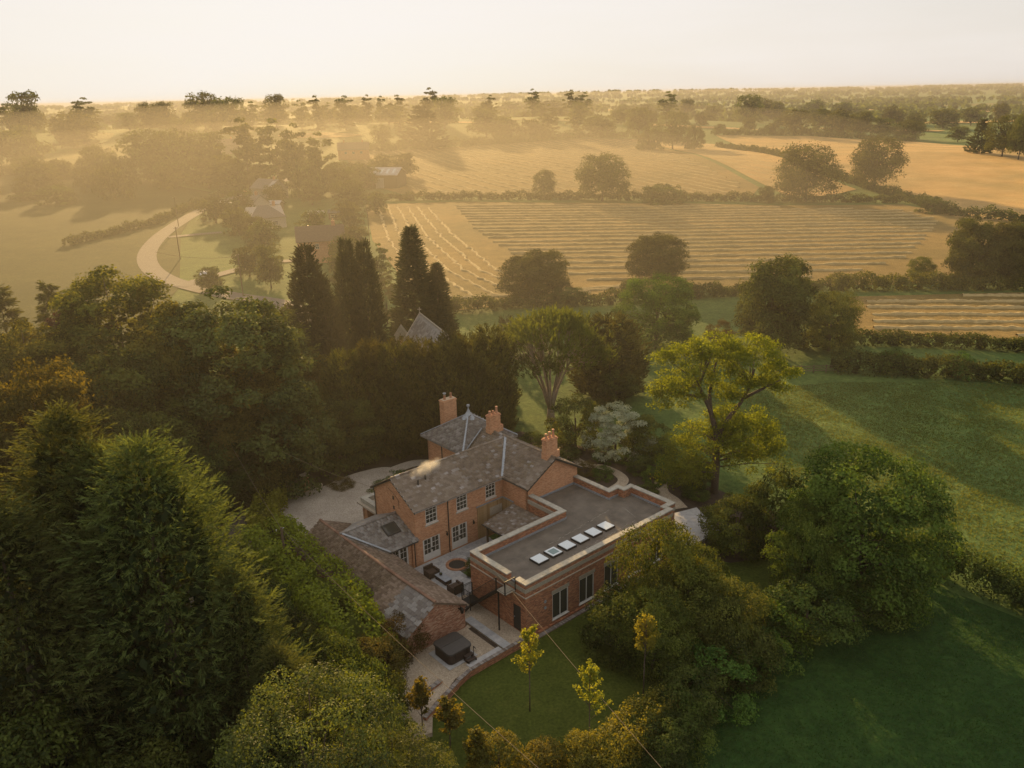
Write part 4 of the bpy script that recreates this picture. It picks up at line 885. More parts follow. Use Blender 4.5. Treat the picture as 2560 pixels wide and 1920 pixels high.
def broadleaf(seed, H, W, hb, nc, nl, size, mat, trunk_r=None, profile=None, cr=.26, flat=.8, fill=.35, bark='bark', nlimb=14, core=0, up=.35, asp=.55):
    """crown of leafy clumps on limbs; returns (trunk mesh, crown mesh, H, W)"""
    rg = np.random.default_rng(seed); ch = H-hb; R = W/2
    def env(z): t = (z-hb)/ch; return R*(profile(t) if profile else (max(0, 1-((t-.42)/.6)**2))**.5)
    lob = rg.uniform(0, 6.28, 6)
    def gen():
        z = hb+ch*rg.uniform(.06, .93); a = rg.uniform(0, 2*PI); e = env(z)*(1+.16*math.sin(2*a+lob[0])+.12*math.sin(3*a+lob[1]+z*.3)+.1*math.sin(z*1.3+lob[2]))
        rr = e*(1-cr*.75)*(1 if rg.uniform() > fill else rg.uniform(.2, 1)**.5); return np.array([rr*math.cos(a), rr*math.sin(a), z-(ch*.05)])
    C = spread_pts(rg, nc, gen, R*cr*.62); top = np.array([[rg.uniform(-.1, .1)*R, rg.uniform(-.1, .1)*R, H-R*cr*.8*flat]]); C = np.concatenate([C, top]); L = Leaves(); ctr = np.array([0, 0, hb+ch*.4])
    for c in C:
        r = R*cr*rg.uniform(.75, 1.25); clump_leaves(rg, L, c, r, int(nl*(r/(R*cr))**2), size, flat, up, .5, asp, None, ctr)
    if core:
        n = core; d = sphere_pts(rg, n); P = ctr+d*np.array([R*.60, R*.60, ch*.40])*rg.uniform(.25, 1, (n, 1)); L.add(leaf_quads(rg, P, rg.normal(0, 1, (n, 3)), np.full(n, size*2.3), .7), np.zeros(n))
    mb = MB(); limbs(mb, rg, H, hb, trunk_r or W*.028, C, nlimb)
    return mb.mesh('trunk', MT[bark], True), L.mesh('crown', LF[mat]), H, W
def plumes(rg, L, P, D, length, k, bl, bw, tint, spread=.55):
    """feathery conifer sprays: narrow blades fanned along an axis"""
    n = len(P); t = np.tile(np.linspace(.05, 1, k), (n, 1)); D = unit(D); side = unit(np.cross(D, rg.normal(0, 1, (n, 3)))); sgn = np.where(np.arange(k) % 2, 1., -1.)
    base = P[:, None]+D[:, None]*(t*length[:, None])[..., None]
    ax = unit(D[:, None]+side[:, None]*(sgn[None, :, None]*spread*(1.15-t)[..., None])+rg.normal(0, .16, (n, k, 3))); ax[..., 2] -= .10; ax = unit(ax)
    b = unit(np.cross(ax, rg.normal(0, 1, (n, k, 3)))); l = bl*(1.15-.65*t)[..., None]*length[:, None, None]; w = bw*length[:, None, None]
    V = np.stack([base-ax*l*.1, base+ax*l*.4+b*w, base+ax*l, base+ax*l*.4-b*w], 2)
    L.add(V.reshape(-1, 4, 3), np.clip(np.repeat(tint, k)+rg.normal(0, .12, n*k), 0, 1))
def conifer(seed, H, W, mat, n, k, plen, prof, outw=1.0, upw=.45, lob=.18, bl=.5, bw=.07, hb=.4, core=500, zpow=1.0, tiers=0, droop=0):
    rg = np.random.default_rng(seed); u_ = rg.uniform(0, 1, n)**zpow; z = hb+(H-hb)*(1-u_) if False else hb+(H-hb)*rg.uniform(0, 1, n)**1.25
    if tiers: z = hb+(H-hb)*((np.floor((z-hb)/(H-hb)*tiers)+rg.normal(.5, .13, n))/tiers)
    t = np.clip((z-hb)/(H-hb), 0, 1); a = rg.uniform(0, 2*PI, n); ph = rg.uniform(0, 6, 4)
    R = W/2*prof(t)*(1+lob*np.sin(4*a+ph[0]+z*.7)*np.sin(z*1.1+ph[1])+lob*.7*np.sin(7*a+ph[2]-z*1.3))
    rr = R*rg.uniform(.62, .98, n); o = np.stack([np.cos(a), np.sin(a), np.zeros(n)], 1); P = o*rr[:, None]; P[:, 2] = z
    D = o*outw+np.array([0, 0, 1])*(upw-droop)+rg.normal(0, .25, (n, 3)); L = Leaves(); cl = .5+.35*np.sin(3*a+ph[3]+z)+rg.normal(0, .18, n)
    plumes(rg, L, P, D, plen*rg.uniform(.7, 1.3, n)*(1-.35*t), k, bl, bw, np.clip(cl, 0, 1))
    if core:
        zc = hb+(H-hb)*rg.uniform(0, .93, core)**1.2; tcn = (zc-hb)/(H-hb); ac = rg.uniform(0, 2*PI, core); rc = W/2*prof(tcn)*.66; Pc = np.stack([np.cos(ac)*rc, np.sin(ac)*rc, zc], 1); dc = np.stack([np.cos(ac), np.sin(ac), np.full(core, .3)], 1)
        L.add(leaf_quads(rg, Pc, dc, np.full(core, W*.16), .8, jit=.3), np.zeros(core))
    mb = MB(); mb.path([(0, 0, -.3), (0, 0, H*.5), (0, 0, H*.93)], W*.03, .02, 7)
    return mb.mesh('trunk', MT['bark'], True), L.mesh('crown', LF[mat]), H, W
def feathery(seed, H, W, mat, nclump, per, k, plen, prof, hb=.3, core=3200, cs=.5):
    """conifer whose sprays hang together in feathery branch ends"""
    rg = np.random.default_rng(seed); L = Leaves(); ph = rg.uniform(0, 6, 4)
    z = hb+(H-hb)*rg.uniform(0, 1, nclump)**1.25; t = (z-hb)/(H-hb); a = rg.uniform(0, 2*PI, nclump); lob = 1+.16*np.sin(3*a+ph[0]+z*.35)+.15*np.sin(5*a+ph[1]-z*.8)
    r = W/2*prof(t)*lob*rg.uniform(.76, 1.10, nclump); o = np.stack([np.cos(a), np.sin(a), np.zeros(nclump)], 1); C = o*r[:, None]; C[:, 2] = z
    P = np.repeat(C, per, 0); O = np.repeat(o, per, 0); n = len(P); s = rg.uniform(0, 1, n); sp = rg.normal(0, 1, (n, 3))*np.array([1, 1, .55])*cs
    P = P-O*(1.5*cs*(1-s))[:, None]+sp*(.35+.65*s)[:, None]; P[:, 2] += cs*.5*(s-.5)
    D = O*(.9)+np.array([0, 0, .42])+unit(sp)*.55+rg.normal(0, .18, (n, 3)); tn = np.repeat(rg.uniform(0, 1, nclump), per)
    plumes(rg, L, P, D, plen*rg.uniform(.65, 1.25, n)*(1-.25*np.repeat(t, per)), k, .46, .048, np.clip(.15+.5*tn+.35*s, 0, 1), .6)
    zc = hb+(H-hb)*rg.uniform(0, .93, core)**1.2; tcn = (zc-hb)/(H-hb); ac = rg.uniform(0, 2*PI, core); rc = W/2*prof(tcn)*rg.uniform(.45, .72, core); Pc = np.stack([np.cos(ac)*rc, np.sin(ac)*rc, zc], 1)
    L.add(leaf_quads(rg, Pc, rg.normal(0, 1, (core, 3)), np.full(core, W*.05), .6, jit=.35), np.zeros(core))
    mb = MB(); mb.path([(0, 0, -.3), (0, 0, H*.5), (0, 0, H*.93)], W*.03, .02, 7)
    return mb.mesh('trunk', MT['bark'], True), L.mesh('crown', LF[mat]), H, W
cone = lambda p: (lambda t: (1-t)**p*np.minimum(1, .62+t*3.5))
dome = lambda t: (max(0, 1-((t-.3)/.72)**2))**.5

KIND = {}
def kind(k, f): KIND[k] = f
kind('broad_a', broadleaf(1, 16, 14, 1.8, 130, 250, .42, 'oak', cr=.24, flat=.95, fill=.5, up=.15, core=500))
kind('broad_b', broadleaf(2, 10, 9, .8, 105, 260, .22, 'apple', cr=.25, flat=.95, fill=.5, up=.2, core=250))
kind('broad_c', broadleaf(3, 14, 11, .2, 140, 280, .33, 'shrub', cr=.23, flat=.95, fill=.4, up=.2, core=400))
kind('lush_a', broadleaf(4, 12.5, 11, .3, 150, 290, .24, 'lush', cr=.2, flat=.95, fill=.35, up=.2, core=400))
kind('beech_a', broadleaf(5, 20, 14, 1.5, 190, 260, .36, 'beech', cr=.2, flat=.85, up=.4, fill=.5, core=500))
kind('copper_a', broadleaf(6, 17, 9, 2, 60, 200, .30, 'copper', cr=.24, flat=.6))
kind('holm_a', broadleaf(7, 20, 16, .4, 240, 270, .36, 'holm', cr=.16, profile=dome, fill=.2, core=600))
kind('holm_b', broadleaf(8, 16, 13, .3, 180, 250, .34, 'beech', cr=.17, profile=dome, fill=.2, core=500))
kind('shrub_a', broadleaf(9, 4, 5, .05, 50, 210, .17, 'shrub', cr=.26, profile=dome, nlimb=8))
kind('shrub_b', broadleaf(10, 4, 5, .05, 45, 210, .15, 'brownshrub', cr=.27, profile=dome, nlimb=8))
kind('shrub_c', broadleaf(20, 3, 3.4, .05, 34, 170, .13, 'lush', cr=.29, profile=dome, nlimb=6))
kind('laurel_a', broadleaf(11, 6, 6.4, .2, 70, 200, .2, 'apple', cr=.22, profile=dome))
kind('golden_a', broadleaf(12, 14, 9.6, .5, 170, 280, .15, 'golden', cr=.17, profile=dome, fill=.1))
kind('gilded_a', broadleaf(19, 3, 3.4, .05, 40, 200, .12, 'gilded', cr=.27, profile=dome, nlimb=6))
kind('silver_a', broadleaf(13, 6.5, 7, .8, 85, 170, .2, 'silver', cr=.18, profile=dome, flat=.6, up=.8))
kind('willow_a', broadleaf(14, 6.5, 4.4, .3, 45, 200, .16, 'willow', cr=.26))
kind('mid_a', broadleaf(15, 16, 18, 2.6, 95, 120, .60, 'oak', cr=.25, flat=1.0, fill=.5, core=260))
kind('mid_b', broadleaf(16, 18, 19, 2.2, 95, 120, .60, 'oak', cr=.25, flat=1.0, fill=.5, core=260))
kind('mid_c', broadleaf(17, 11, 12, .8, 70, 120, .5, 'oak', cr=.26, flat=1.0, fill=.5, core=200))
kind('mid_d', broadleaf(18, 5, 11, .0, 50, 95, .45, 'shrub', cr=.2, profile=dome, core=60))
for i in range(4): kind('far_'+'abcd'[i], broadleaf(30+i, 16, 17, [2, 1.2, 2.6, .5][i], 56, 50, 1.1, 'oak', cr=.27, flat=1.0, fill=.5, core=200, nlimb=5))
kind('far_e', broadleaf(36, 19, 11, 1, 40, 46, 1.0, 'oak', cr=.28, core=60, nlimb=5))
kind('far_bush', broadleaf(37, 5, 12, 0, 34, 40, .8, 'shrub', cr=.24, profile=dome, core=50, nlimb=3))
kind('leyland_a', feathery(40, 20, 15.5, 'leyland', 820, 12, 9, .82, cone(.5), cs=.6))
kind('leyland_b', feathery(41, 19, 11.5, 'leyland', 620, 12, 9, .78, cone(.54), cs=.56))
kind('yew_a', conifer(42, 12.4, 5.4, 'yew', 2600, 9, .85, lambda t: np.minimum(1, .75+t)*(1-np.clip((t-.55)/.5, 0, 1)**2*.8), outw=.55, upw=1.0, lob=.16, core=420, bl=.5, bw=.07))
kind('column_a', conifer(43, 18.5, 4.6, 'column', 2600, 8, .85, lambda t: np.minimum(1, .7+t)*(1-np.clip((t-.35)/.68, 0, 1)**1.5*.86), outw=.6, upw=.9, lob=.12, core=520, bl=.5, bw=.09))
kind('column_b', conifer(44, 19, 6.4, 'column', 2700, 8, .95, cone(.85), outw=.9, upw=.35, lob=.1, core=520, bl=.5, bw=.09))
kind('spruce_a', conifer(45, 16, 6, 'yew', 1500, 11, 1.25, cone(.9), outw=1, upw=.25, lob=.2, core=60, tiers=13, droop=.35, bl=.6, bw=.05))
kind('cedar_a', conifer(46, 14, 9, 'yew', 1500, 10, 1.6, cone(.6), outw=1, upw=.1, lob=.2, core=160, tiers=8, droop=.1, bl=.5, bw=.06))
kind('farspruce', conifer(47, 16, 10, 'column', 420, 7, 2.2, cone(.9), core=160, tiers=10, bl=.6, bw=.12))
kind('pine_a', conifer(48, 6, 2.8, 'column', 700, 8, .7, lambda t: .8*(1-t*.4), core=90))

def ash_tree():
    """tall ash: two rounded upper heads with sky between, bare forked limbs below, a leafy skirt"""
    rg = np.random.default_rng(50); L = Leaves(); C = []
    heads = [((-3.2, 0, 12.2), (3.0, 2.8, 2.9), 42), ((2.6, .3, 12.6), (3.4, 3.0, 2.4), 46), ((5.4, -.2, 11.0), (1.9, 2.0, 1.7), 16), ((-.4, .2, 13.9), (2.6, 2.4, 1.7), 18), ((-4.7, .1, 9.9), (1.6, 1.8, 1.9), 14), ((.9, 0, 10.2), (1.7, 1.6, 1.0), 10),
             ((-1.6, .2, 4.2), (3.4, 3.0, 3.0), 46), ((2.6, -.3, 5.6), (3.3, 3.0, 2.6), 44), ((4.4, .2, 4.0), (2.2, 2.2, 2.3), 20), ((1.0, 0, 7.3), (2.2, 2.0, 1.3), 12), ((-3.4, .3, 2.4), (2.2, 2.2, 2.0), 18)]
    for c, r, n in heads:
        for _ in range(int(n*1.7)):
            d = sphere_pts(rg, 1)[0]; p = np.array(c)+d*np.array(r)*rg.uniform(.35, 1.0)**.7; C.append(p); clump_leaves(rg, L, p, rg.uniform(.6, 1.0), 120, .21, .9, .35, .35, .5)
    mb = MB(); mb.path([(0, 0, -.3), (.05, 0, 3), (-.2, 0, 6.2), (-.9, 0, 8.4), (-1.7, .1, 10), (-2.6, .2, 12)], .38, .10, 9)
    mb.path([(-.1, 0, 5.6), (1.0, .1, 7.6), (1.9, .2, 8.8), (2.6, .2, 10.2), (3.0, .3, 12)], .26, .09, 8); mb.path([(-.9, 0, 8.2), (-1.0, .1, 10), (-.6, .1, 12.8)], .22, .08, 7); mb.path([(2.2, .2, 9.3), (4.0, 0, 10.3), (5.3, -.1, 11)], .17, .06, 6); mb.path([(-1.5, .1, 9.6), (-3.4, .1, 9.9), (-4.6, .1, 10.4)], .16, .05, 6)
    idx = rg.permutation(len(C))[:60]
    for i in idx:
        c = Vector(C[i]); b = Vector((-2.0, .1, 10.6)) if (c.z > 9 and c.x < 0) else (Vector((2.7, .2, 10.6)) if c.z > 9 else Vector((0, 0, min(5, c.z*.8)))); mb.path([b, b.lerp(c, .5)+Vector((0, 0, .2)), c], .07, .02, 4)
    return mb.mesh('trunk', MT['bark'], True), L.mesh('crown', LF['ash']), 15.8, 13.6
kind('ash_a', ash_tree())
def macrocarpa():
    """spreading conifer: many pale stems fanning up to flat-topped pads of foliage"""
    rg = np.random.default_rng(51); L = Leaves(); mb = MB(); C = []
    for i in range(110):
        a = rg.uniform(0, 2*PI); e = rg.uniform(0, 1)**.55; th = e*math.radians(76); r = 6.6*math.sin(th)*rg.uniform(.86, 1.03); z = 6.2+6.6*math.cos(th)*rg.uniform(.86, 1.0); C.append(np.array([r*math.cos(a)*1.0, r*math.sin(a)*.95, z]))
    C = np.array(C)
    for c in C:
        out = unit(np.array([c[0], c[1], 4.0])); n = 26; P = c+rg.normal(0, 1, (n, 3))*np.array([.72, .72, .26]); D = np.tile(out, (n, 1))*.7+np.array([0, 0, .55])+rg.normal(0, .4, (n, 3))
        plumes(rg, L, P, D, rg.uniform(.5, .95, n), 11, .5, .07, np.full(n, np.clip((c[2]-6)/7+rg.normal(0, .2), 0, 1)))
    stems = []
    for i in range(11):
        a = 2*PI*i/11+rg.normal(0, .15); tl = rg.uniform(.25, .62); p0 = Vector((.12*math.cos(a), .12*math.sin(a), 1.3)); p1 = Vector((math.cos(a)*1.3*tl*1.6, math.sin(a)*1.3*tl*1.6, 4.0)); p2 = Vector((math.cos(a)*4.6*tl*1.5, math.sin(a)*4.6*tl*1.5, 8.4)); stems.append((p1, p2)); mb.path([p0, p1, p1.lerp(p2, .5)+Vector((0, 0, .15)), p2], .17, .06, 7)
    mb.tube((0, 0, -.3), (0, 0, 1.9), .55, .34, 10)
    for c in C:
        p1, p2 = min(stems, key=lambda s: (s[1]-Vector(c)).length); b = p1.lerp(p2, rg.uniform(.45, 1)); c = Vector(c); mb.path([b, b.lerp(c, .55)+Vector((0, 0, -.1)), c], .05, .018, 4)
    return mb.mesh('trunk', MT['bark_pale'], True), L.mesh('crown', LF['pinewood']), 13.0, 13.4
kind('macrocarpa', macrocarpa())
def young_tree(seed, H, W, hb, n, mat='maple'):
    rg = np.random.default_rng(seed); L = Leaves(); mb = MB(); mb.path([(0, 0, -.1), (.03, 0, hb), (0, .03, H*.75), (.02, 0, H*.95)], .045, .012, 6); tips = []
    for i in range(n):
        t = rg.uniform(0, 1)**.8; z = hb+(H-hb)*t*.86; a = rg.uniform(0, 2*PI); l = W/2*(1-t*.72)*rg.uniform(.55, 1.1); e = np.array([l*math.cos(a), l*math.sin(a), min(H-z, l*1.05+.15)]); s = np.array([0, 0, z]); mb.path([s, s+e*.5+np.array([0, 0, -.03]), s+e], .016, .005, 4)
        for q in np.linspace(.4, 1, 6): tips.append(s+e*q)
    for p in tips: clump_leaves(rg, L, p, rg.uniform(.12, .24), int(rg.integers(9, 16)), .135, .9, .2, .3, .75)
    return mb.mesh('trunk', MT['bark'], True), L.mesh('crown', LF[mat]), H, W
kind('young_a', young_tree(60, 6.4, 2.6, 2.6, 34)); kind('young_b', young_tree(61, 6.4, 2.3, 2.3, 30)); kind('young_c', young_tree(62, 6.4, 2.3, 2.9, 28)); kind('young_d', young_tree(63, 3.6, 1.8,   .9, 40, 'gilded'))

def plant(k, x, y, h, w, label, cat='tree', group=None, rz=None, name=None, lean=0, z=None):
    tm, cm, H0, W0 = KIND[k]; rr = random.Random(int(x*131+y*17)); nm = name or ('shrub' if cat in ('shrub', 'bush') else 'tree')
    o = empty(nm, (x, y, Tf(x, y)-.02 if z is None else z), rr.uniform(0, 6.28) if rz is None else rz, label, cat, group); o.scale = (w/W0, w/W0*rr.uniform(.94, 1.06), h/H0)
    link('trunk', tm, o); link('crown', cm, o); return o

P = plant
# --- left foreground and the wood beyond the lane
P('leyland_a', -19.6, 39.4, 20.4, 14.6, 'huge dark leyland conifer with feathery sprays nearest the laurel hedge', 'conifer', name='conifer_tree')
P('leyland_b', -24.9, 42.0, 21.2, 12.5, 'tall leyland conifer behind the biggest one at the left edge', 'conifer', name='conifer_tree')
P('leyland_a', -22.6, 41.0, 19.6, 12.0, 'leyland conifer filling the gap behind the biggest one', 'conifer', name='conifer_tree', rz=3)
P('leyland_b', -25.9, 36.5, 18.6, 11.5, 'leyland conifer cut by the left edge of the picture', 'conifer', name='conifer_tree', rz=2)
P('leyland_b', -15.2, 38.4, 13.4, 7.4, 'shorter leyland conifer between the big one and the laurel hedge', 'conifer', name='conifer_tree', rz=4)
P('leyland_a', -12.9, 36.4, 10.0, 6.4, 'small leyland conifer above the golden evergreen bush', 'conifer', name='conifer_tree', rz=1)
P('golden_a', -9.6, 29.6, 14.0, 9.6, 'large round evergreen bush with golden sunlit leaves in the foreground', 'bush', name='evergreen_bush')
P('golden_a', -6.3, 31.2, 9.6, 6.4, 'lower golden evergreen bush at the bottom edge of the picture', 'bush', name='evergreen_bush', rz=3)
P('broad_c', -25.5, 31.0, 10.5, 8.5, 'dark leafy tree in the shade in the bottom left corner', 'tree')
P('broad_c', -18.5, 30.5, 8.0, 7.0, 'dark shaded bush under the leyland conifers by the bottom edge', 'bush')
P('beech_a', -37.2, 61.1, 19, 10.5, 'olive brown broadleaf tree at the left edge above the leylands', 'tree')
P('spruce_a', -61.7, 97.7, 16.6, 7.2, 'dark spruce at the left edge against the misty field', 'conifer', name='spruce_tree')
P('spruce_a', -57.3, 100.7, 16.6, 5.9, 'slender drooping larch standing right of the edge spruce', 'conifer', name='larch_tree', rz=2)
P('beech_a', -43.3, 88.0, 21, 17, 'tall beech with spreading top, highest in the left wood', 'tree', name='beech_tree', rz=1)
P('copper_a', -49.4, 92.4, 16.6, 8.4, 'dark purple copper beech beside the tall beech', 'tree', name='copper_beech')
P('holm_a', -28.4, 79.7, 20.0, 18.6, 'huge round-topped dense tree in the middle of the left wood', 'tree', name='lime_tree')
P('holm_b', -34.2, 81.1, 18.4, 14.5, 'domed olive tree left of the huge round-topped one', 'tree', name='lime_tree')
P('beech_a', -32.0, 76.3, 16.6, 6.8, 'yellow green tree catching sun in front of the dome', 'tree', rz=4)
P('holm_b', -24.6, 86.5, 12.0, 10.0, 'rounded tree between the huge dome and the yews', 'tree', rz=1.1)
P('beech_a', -49.0, 79.0, 17.5, 13.0, 'full shaded tree below the purple copper beech', 'tree', rz=2.6)
P('holm_b', -41.0, 69.0, 15.5, 12.5, 'rounded shaded tree above the left leylands', 'tree', rz=.7)
P('cedar_a', -27.6, 95.7, 13.8, 9.5, 'dark flat-branched cedar behind the round-topped tree', 'conifer', name='cedar_tree')
P('broad_c', -36.6, 73.8, 16.0, 12.0, 'dark shaded tree below the copper beech', 'tree')
P('broad_c', -33.2, 70.0, 12.5, 10.5, 'dark shaded tree behind the biggest leyland', 'tree', rz=2)
P('holm_b', -25.9, 75.2, 13.6, 10.0, 'shaded leafy tree over the lane at the wood edge', 'tree', rz=5)
P('broad_b', -23.1, 81.0, 9.6, 8.0, 'bright green tree where the wood meets the yews', 'tree', rz=3)
P('beech_a', -20.6, 80.4, 8.6, 6.4, 'small tree with sunlit yellow leaves left of the yews', 'tree', rz=2)
P('broad_c', -28.6, 70.8, 8.4, 7.2, 'low dark tree behind the lane telegraph pole', 'tree', rz=1)
P('broad_c', -18.0, 81.0, 8.5, 7.0, 'shaded bushy tree behind the gravel drive', 'tree', rz=2.5)
P('broad_c', -33.5, 64.0, 13.5, 9.5, 'shaded tree hidden behind the leyland top', 'tree', rz=3.5)
P('broad_c', -44.5, 78.0, 13, 11, 'shaded tree under the olive brown edge tree', 'tree', rz=.5)
yx = [(-17.7, 83.6,11.7),(-15.0, 84.4,12.4),(-12.4, 83.6,12.2),(-9.7, 84.0,12.5),(-7.2, 83.8,12.2),(-4.7, 85.0,12.6),(-2.5, 87.5,12.9),(-12.0, 86.5,12.0),(-6.6, 87.8,12.2)]
yl = ['leftmost yew of the dark row behind the house', 'second yew from the left behind the gravel drive', 'third yew of the dark row below the chapel', 'yew in front of the chapel bellcote', 'yew below the chapel roof', 'yew behind the house chimney with two pots', 'rightmost yew beside the fan-shaped conifer', 'yew at the back of the row left of the chapel', 'yew at the back of the row right of the chapel']
for (x, y, h), l in zip(yx, yl): P('yew_a', x, y, h, 6.0, l, 'yew', 'yews in a row behind the house', name='yew_tree')
for i, (k, x, y, h, w, l) in enumerate([('column_a', -26.8, 107.8, 18.8, 6.6, 'tall dark columnar cypress, leftmost of the churchyard group'), ('column_a', -24.7, 107.0, 14.6, 4.6, 'shorter cypress leaning on the leftmost columnar one'), ('column_a', -22.6, 113.6, 18.6, 4.6, 'left trunk of the twin columnar cypress'), ('column_a', -20.1, 113.2, 18.4, 4.6, 'right trunk of the twin columnar cypress'), ('column_b', -13.4, 112.9, 20.4, 8.6, 'tallest pointed cypress behind the chapel roof'), ('column_b', -10.1, 112.7, 15.4, 6.4, 'lower pointed cypress right of the tallest one')]): P(k, x, y, h, w, l, 'cypress', 'cypresses round the chapel', name='cypress_tree')
P('far_e', -26.9, 168.6, 9.2, 5.2, 'pale misty birch above the twin cypress', 'tree', name='birch_tree'); P('willow_a', -21.4, 139.0, 9.2, 5.6, 'glittering birch between twin and tallest cypress', 'tree', name='birch_tree')
P('broad_b', -25.2, 126.0, 8, 6, 'yellow lit bush between the two left cypresses', 'bush')
P('pine_a', -.7, 119.0, 6.2, 3.0, 'small dark pine beyond the fan-shaped conifer', 'conifer', name='pine_tree')
P('macrocarpa', 4.6, 92.5, 13.2, 13.6, 'wide fan-shaped conifer with many pale stems behind the house', 'conifer', name='macrocarpa_tree')
P('yew_a', 12.5, 101.0, 10.5, 9.5, 'dark rounded tree right behind the fan-shaped conifer', 'tree', name='evergreen_tree')
P('beech_a', -1.5, 93.0, 4.6, 3.4, 'small tree with bright yellow leaves behind the chimney', 'tree', rz=1.2)
for i, (x, y, h, w, l) in enumerate([(-6.5, 112.0, 4, 5, 'pale flowering bush right of the chapel'), (-1.5, 116.0, 3.6, 5, 'light leafed bush below the small dark pine'), (3.5, 118.0, 3.2, 5, 'low bush along the far garden edge'), (-3.0, 104.0, 5, 5, 'dark bush beside the chapel garden')]): P(['shrub_c', 'shrub_c', 'shrub_a', 'shrub_a'][i], x, y, h, w, l, 'bush')
P('laurel_a', 6.9, 84.2, 6.4, 6.6, 'dark green laurel left behind the pale variegated tree', 'shrub'); P('laurel_a', 14.4, 81.6, 4.6, 6.2, 'sunlit laurel right of the pale variegated tree', 'shrub', rz=2)
P('silver_a', 11.0, 81.5, 6.2, 7.0, 'pale silvery variegated tree beside the house', 'tree', name='variegated_tree')
P('willow_a', 16.0, 106.8, 6.6, 4.8, 'grey green feathery bush left of the meadow', 'bush'); P('shrub_a', 13.0, 97.0, 5, 5, 'dark bush under the grey green feathery one', 'bush', rz=2)
P('broad_a', 5.0, 154.0, 10.0, 12.4, 'wide split-crowned tree at the edge of the straw field', 'tree', rz=1.4); P('shrub_a', 10.5, 150.0, 3.4, 7, 'low bush right under the split-crowned tree', 'bush')
P('broad_a', 30.2, 167.0, 10.6, 11.4, 'round dark tree standing out against the straw rows', 'tree', rz=.3); P('lush_a', 22.2, 121.0, 11.8, 11.6, 'bright rounded green tree in front of the round dark one', 'tree', rz=2); P('shrub_a', 23.4, 157.0, 3.2, 4, 'small bush left of the round dark tree', 'bush')
P('broad_a', 39.2, 118.5, 14.6, 12.4, 'big dark tree with glints of sun at the meadow top', 'tree', rz=2.2); P('broad_b', 47.6, 118.0, 9.4, 9.2, 'see-through tree right of the big dark meadow tree', 'tree', rz=1.0); P('shrub_b', 32.2, 122.0, 4.2, 4.5, 'leafy bush left of the big dark meadow tree', 'bush')
P('ash_a', 19.6, 72.6, 16.6, 14.2, 'tall bright green ash with two heads and bare limbs', 'tree', name='ash_tree', rz=.05)
P('shrub_a', 22.2, 61.6, 7.2, 6.4, 'dark rounded shrub beneath the tall ash', 'shrub'); P('laurel_a', 18.9, 62.3, 5.0, 6.4, 'feathery dark shrub by the paved walk', 'shrub', rz=1)
P('lush_a', 26.1, 54.6, 12.6, 11.8, 'large round green tree at the meadow corner', 'tree', rz=1); P('lush_a', 22.5, 54.0, 8.8, 7.0, 'lower green tree left of the large round one', 'tree', rz=4)
for i, (k, x, y, h, w, l) in enumerate([('broad_b', 10.2, 50.6, 9.4, 6.4, 'apple tree with sunlit tips against the extension corner'), ('broad_b', 11.7, 48.6, 7.0, 6.4, 'leafy apple tree on the lawn side of the extension'), ('shrub_a', 7.1, 48.4, 5.0, 5.6, 'dark spreading bush in front of the extension windows'), ('broad_b', 14.0, 47.7, 6.2, 6.2, 'apple tree nearest the meadow hedge'), ('laurel_a', 13.4, 53.4, 5.6, 6.0, 'dark leafy shrub behind the apple trees'), ('broad_b', 9.2, 46.6, 6.4, 5.4, 'apple tree with golden leaf tips above the young trees')]): P(k, x, y, h, w, l, 'tree' if k == 'broad_b' else 'shrub', rz=i*1.1)
hl = ['first', 'second', 'third', 'fourth', 'fifth', 'sixth', 'seventh', 'eighth']
for i, (x, y, h, w) in enumerate([(24.9, 51.6, 4.0, 6.2), (20.6, 49.6, 4.4, 6.4), (16.9, 48.0, 4.4, 6.0), (14.7, 45.8, 4.2, 5.6), (12.7, 43.8, 4.0, 5.6), (10.8, 42.0, 3.7, 5.0), (9.8, 40.2, 3.3, 4.4), (8.6, 38.6, 3.0, 4.0)]):
    P('shrub_a' if i % 2 else 'shrub_c', x, y, h, w, hl[i]+' shrub of the hedgerow along the lower meadow, counted from the large round tree', 'shrub', 'hedgerow shrubs along the lower meadow', rz=i*1.3)
for k, x, y, h, w, l in [('young_a', .7, 42.7, 6.4, 2.8, 'young maple with golden leaves in the middle of the lawn'), ('young_b', 4.1, 39.0, 6.7, 2.3, 'young maple with golden leaves near the bottom hedge'), ('young_c', 8.1, 43.7, 6.4, 2.4, 'young maple with golden leaves in front of the apple trees'), ('young_d', -6.0, 41.2, 3.9, 1.9, 'small golden tree left of the gravel path'), ('young_d', -4.2, 39.7, 3.7, 2.2, 'small golden tree right of the gravel path end'), ('young_d', -2.5, 37.7, 3.2, 1.9, 'small golden tree at the bottom edge of the lawn')]: P(k, x, y, h, w, l, 'sapling', 'young trees on the lawn', name='young_tree')
for i, (k, x, y, h, w, l) in enumerate([('shrub_b', -8.2, 48.4, 3.3, 3.8, 'brownish shrub against the barn gable'), ('shrub_b', -9.2, 45.4, 3.8, 4.4, 'brownish shrub left of the hot tub terrace'), ('shrub_a', -8.9, 42.2, 4.0, 4.2, 'dark shrub beside the gravel path'), ('shrub_a', -10.0, 40.4, 6.2, 4.8, 'tall dark shrub below the laurel hedge end'), ('shrub_a', -7.6, 37.6, 4.2, 4.2, 'dark shrub between golden bush and gravel path'), ('shrub_a', -11.8, 43.8, 5.2, 4.6, 'dark feathery shrub at the lower end of the laurel hedge')]): P(k, x, y, h, w, l, 'shrub', rz=i*.9)
